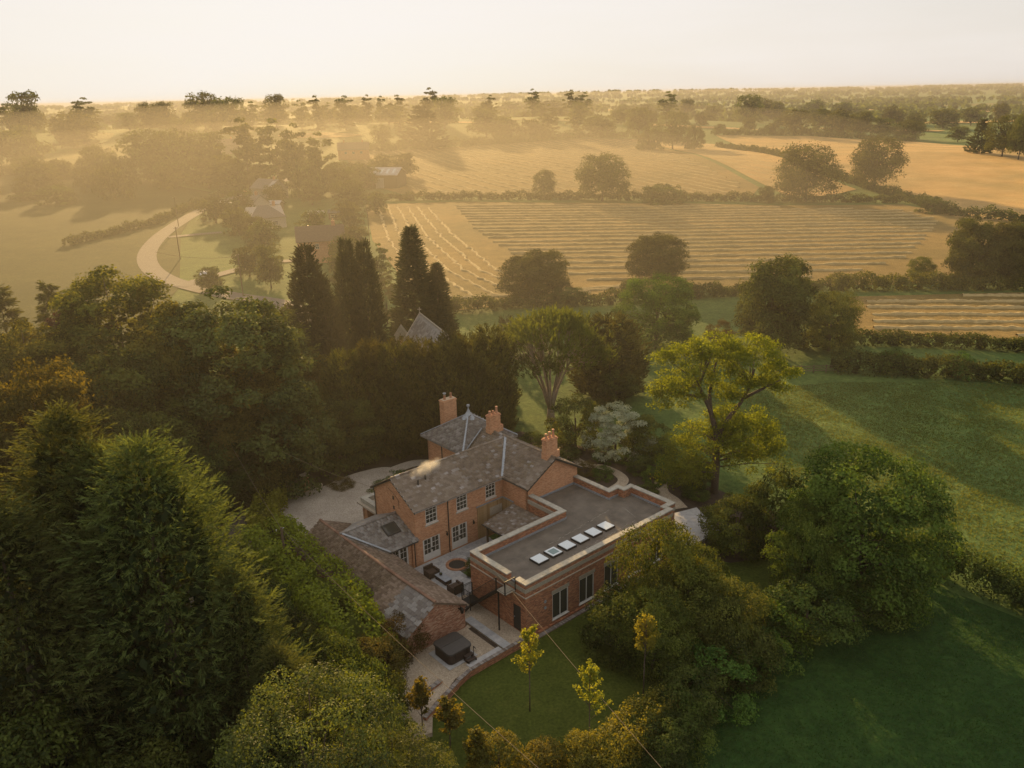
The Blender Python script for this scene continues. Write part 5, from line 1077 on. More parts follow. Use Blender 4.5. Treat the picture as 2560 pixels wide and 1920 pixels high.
for i, (x, y, h, w, l) in enumerate([(-1.2, 37.2, 3.4, 3.4, 'low golden shrub at the bottom edge left of centre'), (1.2, 36.6, 3.2, 3.4, 'low golden shrub below the young trees'), (3.4, 37.0, 3.2, 3.2, 'low golden shrub beside the golden hedge')]): P('gilded_a', x, y, h, w, l, 'shrub', rz=i)
for i, (a, b, h, w) in enumerate([(-12.6, -4, 3.6, 4.4), (-12.9, 0, 3.8, 4.6), (-13.6, 4, 4.0, 4.8), (-14.6, 8, 4.4, 5.0), (-13.0, -8.5, 3.2, 4.0)]):
    q = hw(a, b); P('shrub_a', q.x, q.y, h, w, ['second', 'third', 'fourth', 'nearest', 'farthest'][i]+' dark shrub in the shade along the outer side of the laurel hedge', 'shrub', 'dark shrubs outside the laurel hedge', rz=i)
# borders round the house
bl = [((24.3, -6.5), 1.6, 2.6, 'shrub_a', 'low clipped shrub inside the bend of the garden path'), ((23.2, -3.0), 1.4, 2.8, 'shrub_b', 'bronze shrub beside the extension and garden path'), ((24.0, -1.2), 1.3, 2.6, 'shrub_c', 'green shrub nearest the extension wall'), ((27.2, -3.8), 1.6, 3.0, 'shrub_c', 'bright green shrub across the garden path'), ((27.5, .6), 1.9, 3.0, 'shrub_a', 'white-flowering shrub right of the garden path'), ((29.0, -1.6), 1.6, 2.8, 'shrub_c', 'lime green shrub in the border behind the path'), ((28.4, 3.4), 2.6, 3.0, 'shrub_c', 'small round tree in the right-hand border'), ((26.6, 3.2), 2.0, 2.4, 'shrub_c', 'small green shrub by the extension corner'), ((24.0, 4.6), 1.2, 2.6, 'shrub_a', 'low shrub against the extension side wall'), ((22.6, 6.4), 1.1, 2.2, 'shrub_b', 'low bronze plant beside the extension side wall'), ((27.0, 8.2), 1.4, 3.2, 'shrub_a', 'dark low shrub beside the paved walk'), ((29.6, 6.4), 2.2, 3.4, 'shrub_a', 'dark shrub under the ash skirt'), ((21.4, -7.8), 1.7, 3.0, 'shrub_c', 'tall grassy shrub behind the gable'), ((19.0, -10.5), 1.6, 3.2, 'shrub_c', 'green shrub behind the rear block'), ((23.5, -11.5), 1.9, 3.4, 'shrub_a', 'shrub below the fan-shaped conifer'), ((5.5, -14.2), 1.3, 2.4, 'shrub_c', 'shrub at the drive end of the rear block'), ((3.0, -17.6), 1.2, 2.6, 'shrub_b', 'low plant at the back of the gravel drive'), ((8.0, -14.6), 1.5, 2.6, 'shrub_c', 'small conical shrub beside the rear path')]
for i, ((a, b), h, w, k, l) in enumerate(bl): q = hw(a, b); P(k, q.x, q.y, h, w, l, 'shrub', 'shrubs in the garden borders', rz=i*.7)
q = hw(2.95, 4.6); P('shrub_a', q.x, q.y, 1.9, 2.4, 'evergreen shrub between the patio and the extension wall', 'shrub')

# --- trees of the fields and skyline
FAR = [
('L',-372.2,674.0,26.2,22.9,'170,270,145,180'),
('L',-388.3,676.5,19.8,16.6,'60,300,205,130'),
('L',-326.5,675.2,20.6,17.8,'535,260,175,140'),
('L',-283.9,567.9,19.5,28.0,'480,430,240,260'),
('L',-254.1,446.1,13.1,28.1,'130,520,360,330'),
('L',-674.0,1468.2,14.4,24.8,'670,280,225,90'),
('L',-506.6,1157.1,20.7,32.7,'790,320,220,150'),
('L',-280.9,682.1,16.5,19.3,'930,330,195,150'),
('L',-270.5,688.8,16.1,14.3,'1030,320,195,110'),
('L',-229.0,658.4,22.3,19.9,'1270,330,140,160'),
('L',-202.6,637.2,19.4,21.7,'1430,340,170,180'),
('L',-185.9,633.5,17.0,13.2,'1560,340,190,110'),
('L',-175.3,659.6,19.5,17.4,'1705,320,155,140'),
('L',-151.4,639.3,17.2,13.3,'1860,330,180,110'),
('L',-133.5,611.8,21.4,12.7,'1960,350,155,110'),
('L',-141.8,694.6,13.7,10.5,'2030,300,190,80'),
('L',-117.7,633.5,19.8,15.6,'2130,330,155,130'),
('W',-184.6,383.9,13.1,15.5,'610,590,405,210'),
('W',-157.6,377.0,17.0,18.8,'940,600,355,260'),
('W',-144.5,376.6,17.3,16.6,'1120,600,350,230'),
('W',-132.2,376.7,16.0,15.9,'1290,600,370,220'),
('W',-103.5,339.1,23.2,17.0,'1540,680,310,260'),
('W',-91.7,339.2,22.9,13.1,'1720,680,315,200'),
('W',-82.8,334.5,21.7,11.0,'1840,690,340,170'),
('W',-73.4,329.8,19.3,12.8,'1970,700,385,200'),
('W',-62.8,320.5,10.8,10.5,'2110,720,540,170'),
('W',-165.7,308.6,6.4,14.9,'350,760,650,250'),
('W',-182.4,318.4,3.0,12.3,'160,740,690,200'),
('C',-128.5,690.9,17.8,15.3,'150,280,145,110'),
('C',-236.8,1161.2,19.9,21.0,'60,270,180,90'),
('C',-112.0,701.1,19.9,11.3,'275,200,125,80'),
('C',-101.7,702.7,19.0,10.6,'350,195,130,75'),
('C',-89.8,714.4,19.4,15.8,'445,200,125,110'),
('C',-62.9,717.3,24.1,15.9,'635,190,85,110'),
('C',-45.9,640.0,20.8,19.4,'720,300,130,150'),
('C',-50.5,521.4,23.6,25.4,'600,400,165,240'),
('C',-75.1,603.6,12.2,7.3,'460,330,225,60'),
('C',-75.2,517.1,13.0,11.5,'360,400,270,110'),
('C',-14.4,769.9,18.0,12.4,'980,190,120,80'),
('C',10.0,1871.8,19.5,48.7,'1100,190,135,130'),
('C',23.7,779.6,21.9,14.9,'1225,195,88,95'),
('C',82.8,1580.5,23.4,38.0,'1335,200,122,120'),
('C',59.4,787.8,21.1,14.2,'1450,210,92,90'),
('C',72.1,796.7,19.2,14.4,'1525,215,105,90'),
('C',-14.0,593.3,17.1,24.0,'960,340,190,200'),
('C',0.4,594.7,11.5,21.6,'1080,340,240,180'),
('C',19.4,585.6,11.3,23.7,'1240,350,250,200'),
('C',30.1,610.6,19.3,14.8,'1320,330,165,120'),
('C',51.2,627.7,20.4,16.5,'1480,320,150,130'),
('C',68.1,619.2,13.1,22.5,'1620,330,220,180'),
('C',98.5,641.9,17.3,19.5,'1835,320,180,150'),
('C',193.7,1427.9,16.3,22.9,'1750,205,145,80'),
('C',236.7,1463.8,16.1,26.4,'1880,200,142,90'),
('C',148.0,796.4,21.9,17.6,'2000,210,98,110'),
('C',266.7,1282.1,23.6,25.7,'2110,215,118,100'),
('C',102.0,527.0,21.6,19.3,'2030,400,188,180'),
('C',87.0,520.3,11.6,19.0,'1900,405,290,180'),
('C',115.6,525.4,13.3,12.8,'2160,400,270,120'),
('C',13.9,324.2,9.1,9.4,'1290,660,520,140'),
('C',33.9,301.8,16.3,18.8,'1625,700,430,300'),
('C',54.7,294.2,6.3,15.3,'1980,710,605,250'),
('R',265.8,1110.4,17.0,21.1,'300,200,115,100'),
('R',226.0,809.0,22.9,23.1,'510,200,68,150'),
('R',313.6,1051.0,23.6,28.0,'610,200,75,140'),
('R',318.6,1015.7,20.1,19.3,'690,205,95,100'),
('R',229.7,687.5,18.1,21.0,'790,290,145,160'),
('R',251.8,693.9,20.1,15.9,'940,290,130,120'),
('R',265.9,688.9,18.8,21.1,'1060,295,145,160'),
('R',286.0,692.8,17.0,17.2,'1200,295,160,130'),
('R',452.0,1274.1,17.1,36.2,'910,160,85,150'),
('R',445.4,1150.2,14.9,30.6,'1080,170,98,140'),
('R',398.5,892.4,16.9,17.0,'1385,220,115,100'),
('R',300.1,685.3,13.1,19.7,'1330,300,195,150'),
('R',303.8,646.3,14.2,21.1,'1495,320,200,170'),
('R',194.4,690.9,10.7,11.9,'515,280,195,90'),
('R',170.9,689.4,5.7,9.2,'340,275,230,70'),
('R',209.3,681.1,7.5,14.3,'650,290,230,110'),
('R',401.8,791.7,15.8,28.7,'1700,250,140,190'),
('R',450.2,834.4,15.1,20.7,'1870,230,130,130'),
('R',504.2,879.6,17.5,16.8,'2050,210,100,100'),
('R',328.0,622.3,10.8,14.3,'1790,330,235,120'),
('R',235.1,424.1,15.6,10.6,'1920,400,200,130'),
('R',235.5,404.6,18.6,17.2,'2060,420,170,220'),
('R',234.6,389.6,20.0,11.3,'2160,440,160,150'),
('R',137.7,316.0,18.7,19.7,'1280,620,305,320'),
('R',103.6,291.7,18.7,23.5,'860,690,350,410'),
('R',89.3,290.0,5.6,5.7,'620,700,600,100'),
('R',131.1,257.9,4.7,10.2,'1630,760,665,200'),
('R',89.5,157.9,13.3,10.3,'1850,1210,790,320'),
('R',96.4,157.1,12.7,8.9,'2080,1210,810,280'),
('R',82.5,163.1,5.0,5.0,'1555,1180,1030,150'),
('R',39.2,119.0,14.2,11.9,'650,1600,1030,480'),
('R',47.7,118.4,9.1,8.4,'1000,1600,1240,340'),
]
GL = {'L': ('hazy tree on the left part of the skyline', 'trees along the left skyline'), 'W': ('misty tree of the wood beyond the bend of the road', 'misty trees beyond the road'), 'C': ('hazy tree in the belt behind the striped field', 'trees behind the striped field'), 'R': ('hazy tree in the belt beyond the golden field', 'trees beyond the golden field')}
SPECIAL = {'1290,660,520,140': ('mid_c', 'small pale tree in the striped field left of the big oak'), '1625,700,430,300': ('mid_a', 'big round oak with a clear trunk on the field hedge'), '1980,710,605,250': ('mid_d', 'wide low bush on the hedge right of the big oak'),
 '1280,620,305,320': ('mid_a', 'open-crowned oak on the ridge of the golden field'), '860,690,350,410': ('mid_b', 'broadest oak on the field hedge, beside the golden field'), '620,700,600,100': ('mid_c', 'small round bush at the foot of the broadest oak'), '1630,760,665,200': ('mid_d', 'bush at the end of the hedge by the golden field'),
 '1850,1210,790,320': ('broad_a', 'left tree of the pair at the right edge above the lower straw field'), '2080,1210,810,280': ('broad_a', 'right tree of the pair at the right edge above the lower straw field'), '1555,1180,1030,150': ('broad_b', 'small round bush left of the pair at the right edge'),
 '2030,400,188,180': ('mid_b', 'dark tall tree of the clump on the field crest'), '1900,405,290,180': ('mid_d', 'left bush of the clump on the field crest'), '2160,400,270,120': ('mid_d', 'right bush of the clump on the field crest'), '610,590,405,210': ('mid_c', 'lone misty tree at the lower edge of the yellow pasture'),
 '600,400,165,240': ('farspruce', 'tall pointed conifer group behind the far farmhouse'), '1920,400,200,130': ('farspruce', 'dark pointed spruce in the wood at the right edge'), '1790,330,235,120': ('far_c', 'flat-topped pine left of the wood at the right edge'),
 '2060,420,170,220': ('mid_b', 'big dark tree in the wood at the right edge'), '2160,440,160,150': ('mid_b', 'dark tree cut by the right edge beside the golden field'), '350,760,650,250': ('mid_d', 'misty bush by the left field hedge'), '160,740,690,200': ('mid_d', 'misty low bush at the far left field'), '1495,320,200,170': ('mid_a', 'lone oak in the gap right of the far tree belt')}
for i, (g_, x, y, h, w, key) in enumerate(FAR):
    if key in ('650,1600,1030,480', '1000,1600,1240,340'): continue
    if key in SPECIAL: k, l = SPECIAL[key]; P(k, x, y, h*1.04, w*1.04, l, 'bush' if 'bush' in l else 'tree', rz=i*.7)
    else:
        k = 'far_e' if h > w*1.15 else ('far_bush' if h < w*.55 else ('far_'+'abcd'[i % 4] if x*x+y*y > 380**2 else ('mid_a', 'mid_b', 'mid_c')[i % 3]))
        kk = {'W': 1.35, 'L': 1.25, 'C': 1.12, 'R': 1.12}[g_]; P(k, x, y, h*(1.22 if g_ in 'WL' else 1.12), w*kk, GL[g_][0], 'tree', GL[g_][1], rz=i*.9)
rg = random.Random(77)
for i in range(46):      # the broken hedgerow timber further back
    x = rg.uniform(-330, 470); y = rg.uniform(640, 980) if x > -100 else rg.uniform(560, 760)
    if 130 < x < 330 and y < 690: continue
    h = rg.uniform(9, 16); P('far_'+'abcd'[i % 4], x, y, h, h*rg.uniform(1.0, 1.5), 'small hazy tree in the far hedgerows', 'tree', 'small hazy hedgerow trees')
for i, (x, y) in enumerate([(-240,352),(-222,340),(-205,330),(-186,326),(-148,318),(-138,352),(-122,345),(-112,350),(-60,345),(-66,332),(-75,318),(-55,372),(-47,385),(-160,352),(-255,398),(-270,372),(-292,420),(-128,372),(-150,360),(-172,366),(-196,372),(-214,380),(-232,372),(-120,352),(-136,338),(-165,338),(-190,345),(-250,362),(-275,350),(-300,372),(-218,352)]):
    h = rg.uniform(8, 13); P(['far_a', 'far_bush', 'far_d'][i % 3], x, y, h, h*rg.uniform(1.0, 1.6), 'misty tree or bush on the slope left of the houses', 'tree', 'misty trees on the left slope')
for i, (x, y, h, w) in enumerate([(-86,270,9,10),(-78,240,8,9),(-92,262,8,10),(-70,228,7,8),(-64,215,8,9),(-58,182,7,7),(-52,222,9,9),(-48,250,8,9),(-55,290,10,11),(-70,300,9,9),(-44,280,7,8),(-40,215,6,7),(-62,168,5,6),(-36,175,7,7),(-82,296,8,8),(-50,170,9,6),(-38,190,8,8),(-30,160,7,6)]):
    P(['far_a', 'far_d', 'far_b'][i % 3], x, y, h, w, 'misty garden tree among the houses by the road', 'tree', 'misty garden trees among the houses', rz=i)

# far plain: woods and hedges beyond counting
rgn = np.random.default_rng(9); L = Leaves()
for d0, n, sz in ((1050, 170, 9), (1300, 220, 10), (1700, 260, 12), (2200, 280, 13), (3000, 320, 16), (4000, 340, 20), (5300, 300, 24)):
    x = rgn.uniform(-.55, .72, n)*d0*1.15; band = np.round(rgn.uniform(0, 3, n))/3; y = d0*(.9+.22*band)+rgn.normal(0, d0*.012, n)
    for i in range(n):
        c = np.array([x[i], y[i], Tf(x[i], y[i])+sz*.25]); m = 12; d = sphere_pts(rgn, m); d[:, 2] = abs(d[:, 2])*.7; L.add(leaf_quads(rgn, c+d*np.array([sz*rgn.uniform(.6, 2.2), sz*.5, sz*.5]), d, np.full(m, sz*.95), .8, jit=.4), rgn.uniform(0, 1, m))
tag(link('woodland', L.mesh('woodland', LF['oak'])), 'far-off woods and hedges fading into the haze of the plain', 'woodland', kind='stuff')

# --- hedges
def hedge(name, line, w, h, mat, size, dens, label, group=None, seed=1, rough=.25, zf=None, top=.9):
    rg = np.random.default_rng(seed); L = Leaves(); c = [Vector(p) for p in line]
    for i in range(len(c)-1):
        a, b = c[i], c[i+1]; l = (b-a).length; d = (b-a)/l; n_ = Vector((-d.y, d.x)); n = int(l*(w+2*h)*dens)
        s = rg.uniform(-.02, 1.02, n); ang = rg.uniform(0, PI, n); hh = h*(1+rough*np.sin(s*l/3.1+i)*.5+rg.normal(0, rough*.22, n)+rough*.4*np.sin(s*l/.9+i*2)); ww = w*.5*(1+rough*.5*np.sin(s*l/2.3+i*3+ang))
        ca, sa = np.cos(ang), np.sin(ang); ex = .55; off = np.sign(ca)*np.abs(ca)**ex*ww; zz = np.abs(sa)**ex*hh
        dp = rg.uniform(.78, 1.04, n); px = a.x+d.x*l*s+n_.x*off*dp; py = a.y+d.y*l*s+n_.y*off*dp; pz = T(px, py)+zz*dp
        nr = np.stack([n_.x*ca, n_.y*ca, sa*top+.15], 1); cl = .5+.35*np.sin(px*1.7)*np.sin(py*1.9)+rg.normal(0, .2, n)
        L.add(leaf_quads(rg, np.stack([px, py, pz], 1), nr, size*rg.uniform(.7, 1.25, n), .6), np.clip(cl, 0, 1))
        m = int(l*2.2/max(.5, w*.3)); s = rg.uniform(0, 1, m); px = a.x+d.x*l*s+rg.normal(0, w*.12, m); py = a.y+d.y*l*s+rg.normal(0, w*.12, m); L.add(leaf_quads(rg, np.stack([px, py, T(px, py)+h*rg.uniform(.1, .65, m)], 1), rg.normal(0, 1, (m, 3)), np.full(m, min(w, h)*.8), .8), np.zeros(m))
    o = link(name, L.mesh(name, LF[mat])); return tag(o, label, 'hedge', group)
HLI = lambda L: [tuple(hw(a, b)[:2]) for a, b in L]
hedge('laurel_hedge', HLI([(-8.6, -10.5), (-8.5, -5), (-8.8, 0), (-9.5, 4), (-10.2, 8.8)]), 5.4, 3.4, 'laurel', .27, 75, 'broad bright green laurel hedge running along the barn', seed=2, rough=.2)
hedge('laurel_hedge', [(-24.0, 73.2), (-23.2, 70), (-22.8, 66.5), (-21.2, 63.6)], 2.9, 2.5, 'laurel', .24, 70, 'rounded laurel hedge between the lane and the gravel drive', seed=3)
hedge('field_hedge', [(-55.4,311.3),(-16.8,312.2),(25.9,308.4),(66.5,298.8),(104.6,289.6),(132.9,280.8)], 3.0, 2.6, 'shrub', .6, 9, 'long dark hedge between the two striped fields', seed=4, rough=.4)
hedge('field_hedge', [(135,548),(139.5,483),(139,416)], 3, 2.6, 'shrub', .8, 5, 'upper part of the hedge climbing the golden field', seed=5, rough=.5)
hedge('field_hedge', [(135.9,406),(136.5,349),(136,316),(137,288),(134,251),(146,232)], 3.2, 2.8, 'shrub', .6, 8, 'lower part of the hedge dividing off the golden field', seed=6, rough=.5)
hedge('field_hedge', [(-16,147),(-9.9,146),(4.1,149.3),(21.4,150.3),(39.7,154.3),(62,158)], 3.2, 2.2, 'shrub', .42, 22, 'overgrown hedge along the near edge of the middle straw field', seed=7, rough=.4)
hedge('field_hedge', [(62,156.4),(77.1,156.6),(89.1,155.3),(112,153.3)], 3.8, 2.9, 'apple', .40, 24, 'thick rounded hedge behind the lower straw field', seed=8, rough=.35)
hedge('field_hedge', [(43,119.6),(53.4,121),(66.3,118.6),(80,114.5)], 2.6, 2.1, 'shrub', .34, 30, 'upper of the two parallel hedges above the meadow', seed=9)
hedge('field_hedge', [(44.5,108.6),(47.7,107.8),(56.4,105.8),(67.8,102.6),(84,98)], 3.4, 2.7, 'shrub', .34, 30, 'lower of the two parallel hedges, right above the meadow', seed=10)
for i, (x, y) in enumerate([(52.5, 107.6), (60.5, 105.2)]): P('shrub_c', x, y, 3.7, 4.2, ['left', 'right'][i]+' light green elder bush growing out of the meadow hedge', 'bush', rz=i*2)
hedge('field_hedge', [(31.4,58.6),(34.0,57.6),(36.2,55.4),(38.6,52.0),(41.5,47.0)], 3.0, 2.7, 'shrub', .22, 55, 'dark clipped hedge between the meadow and the lower field', seed=11)
hedge('golden_hedge', [(3.6,36.0),(4.6,37.0),(5.9,38.4),(7.8,40.2),(9.3,41.4)], 2.6, 2.6, 'gilded', .15, 120, 'golden sunlit hedge at the bottom edge of the lawn', seed=12, rough=.3)
hedge('field_hedge', [(-120,225),(-110,262),(-112,300),(-106,340)], 3, 2, 'shrub', .7, 6, 'misty hedge outside the bend of the road', seed=13, rough=.5)
hedge('field_hedge', [(-300,405),(-245,402),(-205,388),(-172,392)], 5, 4, 'shrub', .9, 4, 'misty hedge below the yellow pasture', seed=14, rough=.6)
hedge('field_hedge', [(-80,495),(-20,545),(50,602),(96,612)], 5, 4, 'shrub', 1.0, 4, 'hazy hedge along the top of the far striped field', seed=15, rough=.6)
hedge('field_hedge', [(159,660),(239,684),(300,628)], 5, 4, 'shrub', 1.0, 4, 'hazy hedge behind the crest of the golden field', seed=16, rough=.6)

# tussocky grass of the meadow and of the lower field
def grass_tufts(name, poly, n, h, label, seed, mat='grass'):
    rg = np.random.default_rng(seed); P_ = np.array(poly); lo_, hi = P_.min(0), P_.max(0); pts = []
    while len(pts) < n:
        q = rg.uniform(lo_, hi)
        if inside(poly, q[0], q[1]): pts.append(q)
    q = np.array(pts); cl = .5+.5*np.sin(q[:, 0]*.55+2*np.sin(q[:, 1]*.21))*np.sin(q[:, 1]*.62+1.5*np.sin(q[:, 0]*.17)); q = q[rg.uniform(0, 1, n) < .35+.65*cl]; n = len(q); L = Leaves()
    for k in range(2):
        p = np.stack([q[:, 0]+rg.normal(0, .12, n), q[:, 1]+rg.normal(0, .12, n), T(q[:, 0], q[:, 1])-.02], 1); hh = h*rg.uniform(.6, 1.3, n)
        ax = unit(np.stack([rg.normal(.25, .45, n), rg.normal(-.15, .45, n), np.full(n, .75)], 1)); b = unit(np.cross(ax, rg.normal(0, 1, (n, 3)))); w = (h*.32*rg.uniform(.7, 1.3, n))[:, None]; e = p+ax*hh[:, None]
        L.add(np.stack([p-b*w, p+b*w, e+b*w*.35, e-b*w*.35], 1), rg.uniform(0, 1, n))
    return tag(link(name, L.mesh(name, LF[mat])), label, 'grass', kind='stuff')
grass_tufts('meadow_grass', [(24,100),(43,104),(60,103),(90,94),(84,60),(42,50),(37,58),(31,61),(27,70),(26,84)], 110000, .15, 'tussocky long grass of the meadow', 1)
grass_tufts('field_grass', [(27,51),(33,55),(38,50),(42,44),(40,36),(22,33),(9,36),(13,42),(20,47)], 45000, .13, 'long grass of the shaded lower field', 2, 'darkgrass')

# similar hazy trees are told apart by their order from left to right
ORD = 'first second third fourth fifth sixth seventh eighth ninth tenth eleventh twelfth thirteenth fourteenth fifteenth sixteenth seventeenth eighteenth nineteenth twentieth'.split()
ORD += ['twenty-'+o for o in ORD[:9]]+['thirtieth']+['thirty-'+o for o in ORD[:9]]+['fortieth']+['forty-'+o for o in ORD[:9]]
def order_labels(group, text):
    os_ = sorted([o for o in COL.objects if o.get('group') == group and o.parent is None and 'label' in o], key=lambda o: o.location.x/o.location.y)
    os_ = [o for o in os_ if o['label'] in text]
    for i, o in enumerate(os_): o['label'] = ORD[i]+' from the left, '+text[o['label']]
order_labels('trees along the left skyline', {GL['L'][0]: 'hazy tree along the left skyline'}); order_labels('misty trees beyond the road', {GL['W'][0]: 'misty wood tree beyond the road bend'})
order_labels('trees behind the striped field', {GL['C'][0]: 'hazy tree in the belt behind the striped field'}); order_labels('trees beyond the golden field', {GL['R'][0]: 'hazy tree in the belt beyond the golden field'})
order_labels('misty trees on the left slope', {'misty tree or bush on the slope left of the houses': 'misty tree on the slope beyond the road'}); order_labels('misty garden trees among the houses', {'misty garden tree among the houses by the road': 'misty garden tree among the roadside houses'})

# ------------------------------------------------------------------ patio, terrace and small things by the house
tag(HB().b(0, .01, 0, .01, -.5, -.49).build('patio', MT['stone']), kind='structure').hide_render = False
pat = bpy.data.objects['patio']; pat.location = hw(0, 0, 0); pat.rotation_euler = (0, 0, HA)
_m = HB(); _m.b(-2.3, 2.1, .12, 6.25, -.55, -.06).b(2.1, 7.4, .12, 3.0, -.55, -.062).b(2.1, 5.6, 3.0, 3.1, -.55, -.06); pat.data = _m.mesh('patio', MT['stone'])
rg = random.Random(21); sm_ = {}
def slab(a0, a1, b0, b1, z0=-.055, z1=0.0, parent=None, mat='slab'):
    k = (round(a1-a0, 2), round(b1-b0, 2), round(z1-z0, 3)); 
    if k not in sm_: sm_[k] = MB().box(-k[0]/2+.006, k[0]/2-.006, -k[1]/2+.006, k[1]/2-.006, 0, k[2]).mesh('paving_slab', MT[mat])
    link('paving_slab', sm_[k], parent or pat, ((a0+a1)/2, -(b0+b1)/2, z0+rg.uniform(0, .004)))
b = .13; r = 0
while b < 6.1:
    hgt = [.6, .45, .6, .75][r % 4]; b1 = min(b+hgt, 6.24); a = -2.3+[0, -.3, -.15][r % 3]; lim = 2.1 if b1 > 3.05 else 7.4
    while a < lim-.05:
        w_ = rg.choice([.6, .9, .6, .45]); x0, x1 = max(a, -2.3), min(a+w_, lim)
        if x1-x0 > .12: slab(round(x0, 2), round(x1, 2), round(b, 2), round(b1, 2))
        a += w_
    b = b1; r += 1
# terrace edge: slab walk, retaining wall, hot tub slab
PW = Thing('slab_walk', -1.7, 11, .2, 'pale stone slab walk between hot tub terrace and gravel yard', 'path'); PW.part('bed', HB().b(-2.02, -1.4, 8.9, 13.45, -.2, .24), 'stone_pale')
for i in range(8): o = HB().b(-2.06, -1.38, 8.92+i*.566, 9.48+i*.566, .243, .29); PW.part('paving_slab', o, 'slab')
PW.part('leaf_litter', HB().b(-2.36, -2.03, 9.8, 13.2, .1, .135), 'soil')
GW = Thing('lawn_wall', -3, 13.6, -.2, 'low brick-edged wall between the terrace and the lawn', 'wall')
def gw(p, q, th=.26, h=.3):
    p, q = Vector(p), Vector(q); d = (q-p).normalized(); s = Vector((-d.y, d.x))*th/2; c = [p-s, q-s, q+s, p+s]; o = HB(); o.hull8([(x.x, -x.y, -.45) for x in c]+[(x.x, -x.y, h) for x in c]); GW.part('wall', o, 'brick_new')
    n = int((q-p).length/.115); mb = HB()
    for i in range(n):
        a_ = p+(q-p)*(i/n); b_ = p+(q-p)*((i+.9)/n); s2 = s*1.08; cc = [a_-s2, b_-s2, b_+s2, a_+s2]; z = h+rg.uniform(.05, .062); mb.hull8([(x.x, -x.y, h+.002) for x in cc]+[(x.x, -x.y, z) for x in cc])
    GW.part('coping_bricks', mb, COPB, kind='stuff')
COPB = island_mat('coping_brick', [(0, (.15, .12, .10)), (.5, (.22, .19, .165)), (1, (.33, .30, .27))], .85, 8); MT['copb'] = COPB
gw((-.1, 13.62), (-5.3, 13.66)); gw((-5.35, 13.68), (-6.5, 13.95)); gw((-6.55, 14.0), (-10.2, 15.3)); gw((.1, 13.75), (16.2, 13.75), .3, -.12)
gw((-7.3, 13.1), (-9.6, 13.5), .3, .25)
TB = Thing('hot_tub', -4.95, 11.35, .16, 'dark square hot tub with folded vinyl cover on the gravel terrace', 'hot tub')
TB.part('base_slab', HB().b(-6.2, -3.75, 10.15, 12.6, .1, .16), 'slab')
def rrect(a0, a1, b0, b1, r, z0, z1, n=5):
    P_ = []
    for cx, cy, t0 in ((a1-r, -(b0+r), 0), (a0+r, -(b0+r), PI/2), (a0+r, -(b1-r), PI), (a1-r, -(b1-r), 1.5*PI)):
        for i in range(n+1): t = t0+PI/2*i/n; P_.append((cx+r*math.cos(t), cy+r*math.sin(t), z0))
    return MB().prism(P_, (0, 0, z1-z0))
TB.part('cabinet', rrect(-5.93, -4.01, 10.39, 12.33, .3, .162, .9), 'tub', bevel=.02)
cabp = MB()
for i in range(13): cabp.box(-5.6+i*.105, -5.595+i*.105, -12.336, -12.33, .2, .88); cabp.box(-5.936, -5.93, -12.0+i*.105, -11.995+i*.105, .2, .88)
TB.part('cabinet_slats', cabp, 'dark_paint', kind='stuff')
mb = rrect(-6.0, -3.95, 10.32, 12.39, .3, .905, .99); TB.part('cover_skirt', mb, 'cover', bevel=.02)
def half(b0, b1, rb):
    P_ = []; r = .3; a0, a1 = -5.99, -3.96
    if rb: 
        pts = [(a0, b0), (a1, b0)]+[(a1-r+r*math.cos(t), b1-r+r*math.sin(t)) for t in np.linspace(0, PI/2, 6)]+[(a0+r+r*math.cos(t), b1-r+r*math.sin(t)) for t in np.linspace(PI/2, PI, 6)]
    else:
        pts = [(a1, b1), (a0, b1)]+[(a0+r+r*math.cos(t), b0+r+r*math.sin(t)) for t in np.linspace(PI, 1.5*PI, 6)]+[(a1-r+r*math.cos(t), b0+r+r*math.sin(t)) for t in np.linspace(1.5*PI, 2*PI, 6)]
    mid = 11.33
    bot = [(p[0], -p[1], .992) for p in pts]; top = [(p[0], -p[1], 1.11-.055*abs(p[1]-mid)) for p in pts]; n = len(pts)
    return MB().add(bot+top, [tuple(range(n))[::-1], tuple(range(n, 2*n))]+[(i, (i+1) % n, n+(i+1) % n, n+i) for i in range(n)])
TB.part('cover_panel', half(11.345, 12.38, True), 'cover', bevel=.015); TB.part('cover_panel', half(10.33, 11.315, False), 'cover', bevel=.015)
for a_ in (-5.5, -4.5): TB.part('strap', HB().b(a_-.03, a_+.03, 12.39, 12.4, .6, .95), 'black_metal')
SP = Thing('tub_steps', -4.5, 12.8, .16, 'dark plastic two-tread step in front of the hot tub', 'steps')
SP.part('tread', HB().b(-4.85, -4.15, 12.42, 12.72, .5, .55), 'tub'); SP.part('tread', HB().b(-4.85, -4.15, 12.72, 13.02, .32, .37), 'tub')
for a_ in (-4.85, -4.2): SP.part('side_panel', HB().pts([(a_, 12.42, .13), (a_, 12.42, .5), (a_, 12.71, .5), (a_, 12.71, .32), (a_, 13.02, .32), (a_, 13.02, .13)], (.05, 0, 0)), 'tub')
SP.part('handrail', HB().t((-4.02, 12.5, .13), (-4.02, 12.5, .95), .025).t((-4.02, 12.5, .95), (-4.02, 12.75, .9), .025), 'black_metal')
tag(HB().b(-5.0, -2.1, 12.9, 13.33, .1, .165).build('slab_strip', MT['slab'], None, hw(0, 0, 0)), 'pale stone strip along the lawn wall in front of the hot tub', 'paving').rotation_euler = (0, 0, HA)
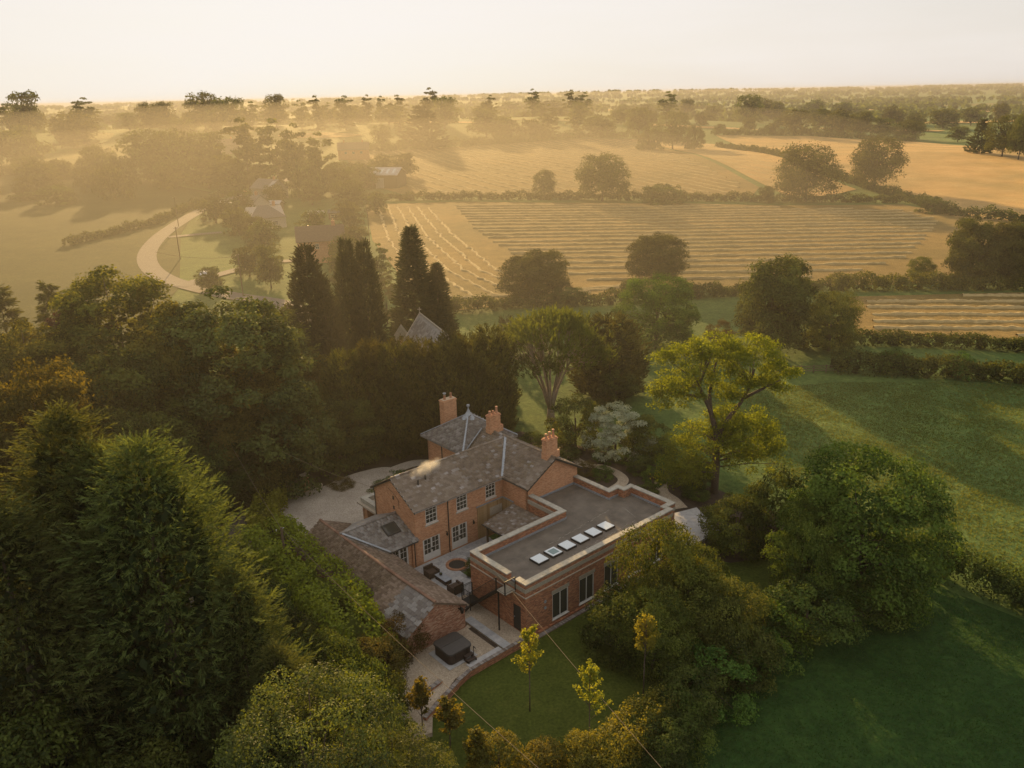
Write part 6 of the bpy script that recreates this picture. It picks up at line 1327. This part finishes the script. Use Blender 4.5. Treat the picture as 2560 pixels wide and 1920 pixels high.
# patio furniture
def armchair(a, b, rz, label):
    p = hw(a, b, .005); r_ = empty('rattan_armchair', p, HA+rz, label, 'armchair', 'rattan patio armchairs')
    MB().box(-.42, .42, -.40, .40, .05, .40).build('seat', MT['rattan'], r_, bevel=.02); MB().box(-.45, .45, .405, .55, .02, .82).build('backrest', MT['rattan'], r_, bevel=.02)
    for s in (-1, 1): MB().box(s*.45-.075, s*.45+.075, -.42, .40, .02, .62).build('armrest', MT['rattan'], r_, bevel=.02)
    MB().box(-.36, .36, -.36, .36, .402, .5).build('cushion', MT['rattan'], r_, bevel=.03)
armchair(-.05, 2.1, 0, 'brown rattan armchair on the patio nearest the house'); armchair(.05, 5.1, PI, 'brown rattan armchair on the patio beside the railing')
t = Thing('coffee_table', .18, 3.35, 0, 'low rattan coffee table with glass top between the two armchairs', 'table')
t.part('base', HB().b(-.12, .5, 2.65, 4.05, .02, .38), 'rattan', bevel=.02); t.part('table_top', HB().b(-.15, .53, 2.62, 4.08, .39, .41), 'glass_top' if 'glass_top' in MT else 'lead')
v = Thing('table_plant', .2, 3.0, .41, 'small dark plant bowl on the glass coffee table', 'bowl'); v.part('bowl', MB().lathe((.2, -3.0, .412), [(.07, 0), (.13, .06), (.14, .1), (.11, .1), (.05, .04)], 10), 'dark_paint', smooth=True)
Lp = Leaves(); rgn = np.random.default_rng(5); clump_leaves(rgn, Lp, np.array([.2, -3.0, .56]), .12, 60, .07); link('leaves', Lp.mesh('leaves', LF['shrub']), v.root, v.off)
wl = Thing('well_cover', 2.55, 2.1, 0, 'round dark pool with a ring of bricks set in the patio', 'well'); WR = .72
wl.part('cover_disc', MB().lathe((2.5, -2.15, .006), [(WR-.02, 0), (WR-.02, .02)], 28), 'dark_paint')
bm_ = MB().box(-.05, .05, -.11, .11, 0, .07).mesh('brick', MT['terracotta']); ringo = wl.part('brick_ring', MB().lathe((2.5, -2.15, .004), [(WR+.24, 0), (WR+.24, .012), (WR, .012)], 28), 'terracotta')
for i in range(38):
    an = 2*PI*i/38; o = link('brick', bm_, ringo, (2.5+(WR+.12)*math.cos(an), -2.15+(WR+.12)*math.sin(an), .012)); o.rotation_euler = (0, 0, an+PI/2)
RL = Thing('patio_railing', .4, 6.2, 0, 'black metal railing along the patio edge by the staircase', 'railing')
for r_ in [((-.85, 6.22, 0), (.0, 6.2, 0)), ((.0, 6.2, 0), (.9, 6.22, 0)), ((.9, 6.22, 0), (2.08, 6.22, 0))]: RL.part('railing', rail(*r_), 'black_metal')

# drive: gate, gate pier, boulders, poles and cables
GT = empty('drive_gate', (-22.0, 73.3, 0), math.radians(47), 'old arched wooden gate closing the gravel drive', 'gate')
for i in range(13):
    x = -1.5+i*.24; MB().box(x, x+.17, -.03, .03, .08, 1.05+.45*(i/12)**1.5).build('board', MT['old_wood'], GT)
MB().path([(-1.5+i*.24, 0, 1.1+.45*(i/12)**1.5) for i in range(13)], .06, .06, 6).build('top_rail', MT['old_wood'], GT)
gp_ = empty('gate_pier', (-20.9, 74.6, 0), math.radians(47), 'square brick gate pier with stone cap beside the drive', 'pier'); MB().box(-.3, .3, -.3, .3, -.2, 1.6).build('shaft', MT['brick_old'], gp_); MB().box(-.37, .37, -.37, .37, 1.603, 1.72).build('cap', MT['stone_pale'], gp_, bevel=.03)
for x, y, s, l in ((-20.1, 75.2, .22, 'left pale boulder on the edge of the drive'), (-19.6, 75.5, .2, 'right pale boulder on the edge of the drive')):
    bm = bmesh.new(); bmesh.ops.create_icosphere(bm, subdivisions=2, radius=s)
    for vv in bm.verts: vv.co *= 1+.18*math.sin(vv.co.x*17+x)*math.cos(vv.co.y*13)
    me = bpy.data.meshes.new('boulder'); bm.to_mesh(me); bm.free(); me.materials.append(MT['stone_pale']); me.polygons.foreach_set('use_smooth', [True]*len(me.polygons)); o = link('boulder', me, None, (x, y, .08)); tag(o, l, 'boulder', 'boulders along the drive')
def pole(x, y, h, label, arms=1, r=.12):
    z = Tf(x, y); e = empty('telegraph_pole', (x, y, z), .4, label, 'pole'); MB().tube((0, 0, -.3), (0, 0, h), r, r*.72, 8).build('shaft', MT['old_wood'], e)
    for i in range(arms): MB().box(-.55, .55, -.05, .05, h-.35-i*.7, h-.24-i*.7).build('cross_arm', MT['old_wood'], e)
    mb = MB(); mb.tube((.08, 0, h-.1), (.22, 0, h-.06), .03, .03, 6); mb.tube((-.4, 0, h-.24), (-.4, 0, h-.1), .03, .04, 6); mb.build('insulator', MT['white_paint'], e); return Vector((x, y, z+h))
p1 = pole(-29.2, 75.4, 9.0, 'telegraph pole with fittings standing in the lane', 2); p2 = pole(-18.5, 57.9, 5.3, 'telegraph pole rising out of the laurel hedge', 0)
pole(-101.1, 254.9, 9, 'misty telegraph pole inside the road bend, upper one', 1); pole(-81.7, 203.9, 8, 'misty telegraph pole inside the road bend, lower one', 1); p5 = pole(-53.7, 162.7, 8.5, 'misty telegraph pole by the lane behind the big dome tree', 0); pole(-37.5, 222, 9, 'thin pole at the left end of the straw field', 0, .1)
MT['cable'] = plain('cable_sheath', (.17, .125, .075), .5, 0, .1, 5)
def cable(p, q, sag, label, r=.013):
    p, q = Vector(p), Vector(q); pts = [p.lerp(q, i/20)-Vector((0, 0, sag*4*(i/20)*(1-i/20))) for i in range(21)]; tag(MB().path(pts, r, r, 5).build('overhead_cable', MT['cable']), label, 'cable', 'overhead cables')
p2t = Vector((-18.5, 57.9, 4.95)); 
cable(p1-Vector((0, 0, .6)), p2t, .5, 'overhead cable from the lane pole to the hedge pole'); cable(p2t, (4.2, 27.3, 6.4), .5, 'overhead cable from the hedge pole to the bottom of the picture')
cable(hw(.6, 7.66, 4.46), (8.6, 29.6, 4.9), .2, 'thin overhead cable from the extension roof across the lawn', .012); cable(p1-Vector((0, 0, .3)), hw(-.1, -5.6, 5.2), .9, 'overhead cable from the lane pole to the house gable')
cable(p5-Vector((0, 0, .4)), (-74, 172, 7.5), .8, 'misty overhead cable near the lane', .03)

# ------------------------------------------------------------------ chapel, houses and barn beyond
CH = empty('chapel', (-11.0, 103.5, -.25), 0, 'small stone chapel with steep slate roof and bellcote behind the yews', 'chapel')
R0, R1 = Vector((-12.1, 106.7, 9.75)), Vector((-7.6, 95.6, 9.75)); rd = (R1-R0).normalized(); sdv = Vector((rd.y, -rd.x, 0)); sdv = sdv if sdv.x < 0 else -sdv; hwid, drp = 3.3, 4.7
off = -Vector((-11.0, 103.5, -.25))
def cpart(name, mb, mat, parent=None): o = mb.build(name, MT[mat] if isinstance(mat, str) else mat, parent or CH, off if parent is None else None); return o
mb = MB(); 
for s in (1, -1):
    e = sdv*s*hwid-Vector((0, 0, drp)); mb.prism([R0, R1, R1+e, R0+e], (0, 0, -.12))
cr = cpart('roof', mb, 'slate_grey')
me = MB().box(-.2, .2, -.02, .5, 0, .014).mesh('slate', MT['slate_grey']); ev = (sdv*hwid-Vector((0, 0, drp))); U = -ev.normalized(); A_ = rd; N_ = A_.cross(U); N_ = N_ if N_.z > 0 else -N_; rg = random.Random(31); cnt = 0
for r in range(int(ev.length/.34)):
    for c in range(int((R1-R0).length/.42)):
        if cnt >= 300 or c > 19: continue
        o = link('slate', me, cr); m = Matrix((A_, (U-N_*.06).normalized(), (N_+U*.06).normalized())).transposed().to_4x4(); m.translation = R0+ev-ev.normalized()*(.34*r)+rd*(.42*(c+.5+(.5 if r % 2 else 0)))+N_*(.04+rg.uniform(0, .01)); o.matrix_local = m; cnt += 1
mb = MB(); mb.tube(R0+Vector((0,0,.06)), R1+Vector((0,0,.06)), .12, .12, 8); cpart('ridge', mb, 'stone')
e1 = sdv*hwid; mb = MB(); w0 = R0+rd*.15; w1 = R1-rd*.15; k = .86
mb.prism([w0+e1*k+Vector((0,0,-10)), w0+e1*k+Vector((0,0,-drp*k-.2)), w0+Vector((0,0,-.2)), w0-e1*k+Vector((0,0,-drp*k-.2)), w0-e1*k+Vector((0,0,-10))], rd*(w1-w0).length); cpart('wall', mb, 'stone')
mb = MB(); v0 = R0-rd*.12
for s in (1, -1): e = sdv*s*(hwid+.1)-Vector((0, 0, drp+.1)); mb.prism([v0+Vector((0,0,.12)), v0+e+Vector((0,0,.12)), v0+e-Vector((0,0,.1)), v0-Vector((0,0,.1))], rd*.22)
cpart('verge_stones', mb, 'stone_pale')
c0 = R0-rd*.02+Vector((0, 0, .1)); mb = MB(); mb.box(c0.x-.05, c0.x+.05, c0.y-.05, c0.y+.05, c0.z, c0.z+.75); mb.box(c0.x-.26, c0.x+.26, c0.y-.045, c0.y+.045, c0.z+.42, c0.z+.52); cpart('cross', mb, 'stone')
BC = Vector((-15.0, 108.6, 4.0)); mb = MB(); x0, x1 = BC.x-.85, BC.x+.85; y0, y1 = BC.y-.35, BC.y+.35
mb.box(x0, x0+.55, y0, y1, -.5, 6.3); mb.box(x1-.55, x1, y0, y1, -.5, 6.3); mb.box(x0+.55, x1-.55, y0, y1, -.5, 4.5)
mb.prism([(x0-.12, y0-.08, 6.3), (x1+.12, y0-.08, 6.3), (BC.x, y0-.08, 7.75)], (0, .86, 0)); cpart('bellcote', mb, 'stone')
mb = MB(); mb.lathe((BC.x, BC.y, 4.95), [(.27, 0), (.24, .1), (.17, .35), (.1, .5), (.02, .55)], 10); mb.tube((BC.x-.3, BC.y, 5.55), (BC.x+.3, BC.y, 5.55), .05, .05, 6); cpart('bell', mb, 'terracotta')

def far_house(x, y, rz, L_, Wd, ez, rz_, wall, roof, label, wins=(), chim=1, hip=False, patch=False, group=None):
    z = Tf(x, y); e = empty('cottage', (x, y, z), rz, label, 'house', group); MB().box(-L_/2, L_/2, -Wd/2, Wd/2, -1, ez).prism([(-L_/2+.01, -Wd/2+.01, ez), (-L_/2+.01, Wd/2-.01, ez), (-L_/2+.01, 0, rz_-.15)], (L_-.02, 0, 0)).build('wall', MT[wall], e)
    mb = MB(); hx = L_/2+.3; q = Wd*.45 if hip else 0
    for s in (1, -1): mb.prism([(-hx, s*(Wd/2+.4), ez-.1), (hx, s*(Wd/2+.4), ez-.1), (hx-q, 0, rz_), (-hx+q, 0, rz_)], (0, 0, .12))
    if hip:
        for s in (1, -1): mb.prism([(s*hx, -Wd/2-.4, ez-.1), (s*hx, Wd/2+.4, ez-.1), (s*(hx-q), 0, rz_)], (0, 0, .12))
    r_ = mb.build('roof', MT[roof], e)
    if patch: MB().hull8([(a, b, (ez-.1)+(rz_-ez+.1)*(1-abs(b)/(Wd/2+.4))+.14+dz) for dz in (0, .04) for a, b in ((hx-2.6, -Wd*.42), (hx-.4, -Wd*.42), (hx-.4, -Wd*.1), (hx-2.6, -Wd*.1))]).build('roof_sheet', MT['metal_roof'], r_)
    for i in range(chim): c = MB(); cx = (-1)**i*(L_*.3); c.box(cx-.4, cx+.4, -.3, .3, rz_-.8, rz_+1.1); cc = c.build('chimney', MT['brick_old'], r_); MB().lathe((cx, 0, rz_+1.1), [(.14, 0), (.11, .4)], 8).build('chimney_pot', MT['terracotta'], cc)
    for (fx, wz, ww, wh, s) in wins:
        o = MB(); yy = s*Wd/2; o.box(fx-ww/2, fx+ww/2, yy-.02, yy+s*.06, wz, wz+wh); f = o.build('window', MT['white_paint'], e); n = 2 if ww < 1.3 else 3
        for i in range(n):
            for j in range(2): MB().box(fx-ww/2+.06+i*(ww-.06)/n, fx-ww/2+(i+1)*(ww-.06)/n, yy+s*.062, yy+s*.075, wz+.06+j*(wh-.06)/2, wz+(j+1)*(wh-.06)/2).build('pane', MT['glass'], f)
    return e
far_house(-45.5, 199.5, math.radians(14), 11, 7.5, 5.2, 8.3, 'brick_old', 'barn_tile', 'two-storey brick house half hidden behind the left columnar cypress', [(-3.6, 3.4, .9, 1.2, -1), (-1.0, 3.4, .9, 1.2, -1), (3.0, 3.3, 1.8, 1.4, -1), (3.2, .6, 1.9, 1.9, -1), (-2.8, .9, 1.2, 1.2, -1)])
far_house(-74.0, 253, math.radians(30), 10.5, 9, 3.2, 6.4, 'render', 'slate_grey', 'misty bungalow with hipped slate roof inside the road bend', [(-2, 1, 1.4, 1.1, -1), (2, 1, 1.4, 1.1, -1)], hip=True)
far_house(-84.0, 275, math.radians(-35), 9, 7, 4.2, 7.0, 'render', 'slate_grey', 'misty cottage behind the hipped bungalow', [(-2, 2.6, 1, 1, -1), (1.5, 2.6, 1, 1, -1)], 2)
far_house(-90.5, 320, math.radians(-38), 12, 8, 3.6, 6.8, 'stone', 'slate_grey', 'misty house with shining sheet patches on its roof', [(-2, 1.2, 1.2, 1.1, -1)], 1, patch=True)
far_house(-60.5, 263, math.radians(5), 4.6, 3.4, 2.2, 3.2, 'old_wood', 'metal_roof', 'misty garden shed right of the bungalow', [(.6, .9, 1.4, .8, -1)], 0)
far_house(-80.5, 288, math.radians(-8), 5.5, 4, 2.3, 3.2, 'old_wood', 'metal_roof', 'misty pale-roofed garage below the parked van', [], 0)
far_house(-55.0, 268, math.radians(0), 5.0, 3.0, 2.0, 2.8, 'old_wood', 'glass', 'misty greenhouse beside the shed', [(0, .4, 3.6, 1.2, -1)], 0)
far_house(-81, 452, math.radians(8), 16, 9, 5, 8.6, 'brick_old', 'slate', 'hazy farmhouse in front of the tall far conifers', [(-4, 3, 1.3, 1.2, -1), (0, 3, 1.3, 1.2, -1), (4, 3, 1.3, 1.2, -1)], 2)
far_house(-155, 470, math.radians(30), 14, 8, 4.5, 7.6, 'stone', 'slate', 'hazy farm building on the skyline slope left of the wood', [], 1)
FB = empty('farm_barn', (-51.2, 352, Tf(-51.2, 352)), math.radians(-12), 'large hazy farm barn with rooflight strips beside the field', 'barn')
MB().box(-7.5, 7.5, -6, 6, -1, 5.2).prism([(-7.49, -5.99, 5.2), (-7.49, 5.99, 5.2), (-7.49, 0, 7.6)], (14.98, 0, 0)).build('wall', MT['old_wood'], FB); mb = MB()
for s in (1, -1): mb.prism([(-7.9, s*6.4, 5.1), (7.9, s*6.4, 5.1), (7.9, 0, 7.75), (-7.9, 0, 7.75)], (0, 0, .12))
rb = mb.build('roof', MT['metal_roof'], FB); mb = None
for i in range(5): MB().hull8([(-5.5+i*2.6+a, b, 7.75-abs(b)*2.65/6.4+.125+dz) for dz in (0, .03) for a, b in ((0, -5), (1.0, -5), (1.0, -1.4), (0, -1.4))]).build('rooflight', MT['sky_glass'], rb)
MB().box(-1.8, 1.8, -6.08, -6.0, -1, 4).build('door', MT['metal_roof'], FB)

def car(x, y, rz, col, label, van=False, group='vehicles parked by the road'):
    z = Tf(x, y)+.2; e = empty('parked_van' if van else 'parked_car', (x, y, z), rz, label, 'van' if van else 'car', group); m = plain('car_paint_'+label.split()[1], col, .3, .1, .02, 2, 0, .5); L_, W_ = (5.2, 2.0) if van else (4.3, 1.78)
    prof = [(-L_/2, .3), (-L_/2, .95), (-L_/2+.15, 2.05), (1.0, 2.1), (1.9, 1.25), (L_/2, 1.05), (L_/2, .3)] if van else [(-L_/2, .3), (-L_/2, .85), (-L_/2+.5, .92), (-L_/2+1.0, 1.42), (.5, 1.45), (1.15, .95), (L_/2-.1, .8), (L_/2, .3)]
    MB().prism([(p[0], -W_/2, p[1]) for p in prof], (0, W_, 0)).build('body', m, e, bevel=.06)
    MB().box(-L_/2+1.0 if not van else -.2, .45 if not van else 1.0, -W_/2-.01, W_/2+.01, 1.0 if not van else 1.35, 1.36 if not van else 1.9).build('side_window', MT['glass'], e); 
    wm = MB().tube((0, -.1, 0), (0, .1, 0), .33, .33, 14).mesh('wheel', MT['dark_paint'])
    for sx in (-1.35, 1.35):
        for sy in (-1, 1): o = link('wheel', wm, e, (sx, sy*(W_/2-.06), .33))
    for sy in (-1, 1): MB().box(L_/2-.02, L_/2+.02, sy*.6-.15, sy*.6+.15, .62, .76).build('headlight', MT['sky_glass'], e)
car(-87, 320, .05, (.62, .62, .62), 'a white van parked behind the misty houses', True); car(-101.4, 300.9, -.1, (.65, .65, .65), 'one white car on the verge at the far end of the road'); car(-67.3, 181.4, 1.4, (.55, .55, .56), 'pale silver car parked facing the road near the dome tree'); car(-84.0, 268, .2, (.5, .5, .5), 'dull grey car parked beside the misty cottage'); car(-59, 244, .15, (.2, .2, .21), 'small dark car parked by the shed')
FN = empty('wooden_fence', (38.2, 108.0, Tf(38, 108)), 0, 'low post and rail fence at the top of the meadow', 'fence')
pm_ = MB().box(-.06, .06, -.06, .06, -.2, 1.15).mesh('post', MT['old_wood']); rm_ = MB().box(0, 1.75, -.02, .02, -.05, .05).mesh('rail', MT['old_wood'])
for i in range(6):
    link('post', pm_, FN, (i*1.75-1.6, .05*i, 0))
    if i < 5:
        for zz in (.35, .68, 1.0): link('rail', rm_, FN, (i*1.75-1.6, .05*i-.07, zz))

# ------------------------------------------------------------------ smoke from the roof vents, haze
for a, b in ((1.7, -1.72), (2.62, -1.95), (3.55, -2.3)):
    z = EZ+(AR-EZ)*(.32-b)/3.37; o = HB().t((a, b, z-.1), (a, b, z+.42), .075, None, 10).t((a, b, z+.423), (a, b, z+.46), .1, None, 10); H_.part('roof_vent', o, 'dark_paint')
sm = bpy.data.materials.new('smoke'); sm.use_nodes = True; t = sm.node_tree; t.nodes.clear(); out = nd(t, 'ShaderNodeOutputMaterial'); pv = nd(t, 'ShaderNodeVolumePrincipled'); pv.inputs['Color'].default_value = (.95, .95, .95, 1); pv.inputs['Anisotropy'].default_value = .35
tcn = nd(t, 'ShaderNodeTexCoord'); n = noise(t, 1.5, 5, .6, tcn.outputs['Object']); gr = nd(t, 'ShaderNodeTexGradient', gradient_type='SPHERICAL'); mpn = nd(t, 'ShaderNodeMapping'); mpn.inputs['Scale'].default_value = (.5, 1.2, 1.1)
t.links.new(tcn.outputs['Object'], mpn.inputs[0]); t.links.new(mpn.outputs[0], gr.inputs[0]); s1 = nd(t, 'ShaderNodeMath', operation='SUBTRACT'); t.links.new(n.outputs['Fac'], s1.inputs[0]); s1.inputs[1].default_value = .56; s2 = nd(t, 'ShaderNodeMath', operation='ADD'); t.links.new(s1.outputs[0], s2.inputs[0]); g2 = nd(t, 'ShaderNodeMath', operation='MULTIPLY'); t.links.new(gr.outputs['Fac'], g2.inputs[0]); g2.inputs[1].default_value = .5; t.links.new(g2.outputs[0], s2.inputs[1])
s4 = nd(t, 'ShaderNodeMath', operation='MULTIPLY'); t.links.new(s2.outputs[0], s4.inputs[0]); t.links.new(gr.outputs['Fac'], s4.inputs[1]); s3 = nd(t, 'ShaderNodeMath', operation='MULTIPLY', use_clamp=False); t.links.new(s4.outputs[0], s3.inputs[0]); s3.inputs[1].default_value = 9; mxx = nd(t, 'ShaderNodeMath', operation='MAXIMUM'); t.links.new(s3.outputs[0], mxx.inputs[0]); mxx.inputs[1].default_value = 0; t.links.new(mxx.outputs[0], pv.inputs['Density']); t.links.new(pv.outputs[0], out.inputs['Volume'])
bm = bmesh.new(); bmesh.ops.create_icosphere(bm, subdivisions=3, radius=1); me = bpy.data.meshes.new('smoke'); bm.to_mesh(me); bm.free(); me.materials.append(sm)
for v_ in me.vertices: v_.co = Vector((v_.co.x*2.0, v_.co.y*.8, v_.co.z*.9))
o = link('smoke', me, None, hw(2.9, -2.0, 7.25)); o.rotation_euler = (0, math.radians(-8), HA); tag(o, 'puff of backlit smoke drifting from the roof vents', 'smoke', kind='stuff')
hz = bpy.data.materials.new('haze'); hz.use_nodes = True; t = hz.node_tree; t.nodes.clear(); out = nd(t, 'ShaderNodeOutputMaterial'); pv = nd(t, 'ShaderNodeVolumePrincipled'); pv.inputs['Color'].default_value = (.36, .355, .34, 1); pv.inputs['Density'].default_value = HAZE_DENSITY; pv.inputs['Anisotropy'].default_value = HAZE_G; t.links.new(pv.outputs[0], out.inputs['Volume'])
o = MB().box(-HX, HX, HY0, HY1, -8, 41.5).build('haze', hz); tag(o, 'warm morning haze lying over the whole valley', 'haze', kind='stuff')

def mist_bank(name, cx, cy, rx, ry, top, dens, edge, label):
    ms = hz.copy(); ms.name = name; pv_ = ms.node_tree.nodes['Principled Volume']; pv_.inputs['Density'].default_value = dens; pv_.inputs['Anisotropy'].default_value = MIST_G; pv_.inputs['Color'].default_value = (.245, .230, .190, 1)
    bm = bmesh.new(); bmesh.ops.create_icosphere(bm, subdivisions=4, radius=1); me = bpy.data.meshes.new(name); bm.to_mesh(me); bm.free(); me.materials.append(ms)
    for v_ in me.vertices: r2 = min(1, v_.co.x**2+v_.co.y**2); v_.co = Vector((v_.co.x*rx, v_.co.y*ry, top*(1-r2)**edge if v_.co.z > 0 else -6*(1-r2)**edge))
    tag(link(name, me, None, (cx, cy, 0)), label, 'mist', kind='stuff')
mist_bank('mist', -78, 330, 215, 305, 36.2, .0013, .16, 'low bank of morning mist lying in the valley round the road')
mist_bank('mist', -80, 290, 180, 240, 30.0, .0012, .3, 'denser mist near the ground along the valley floor')
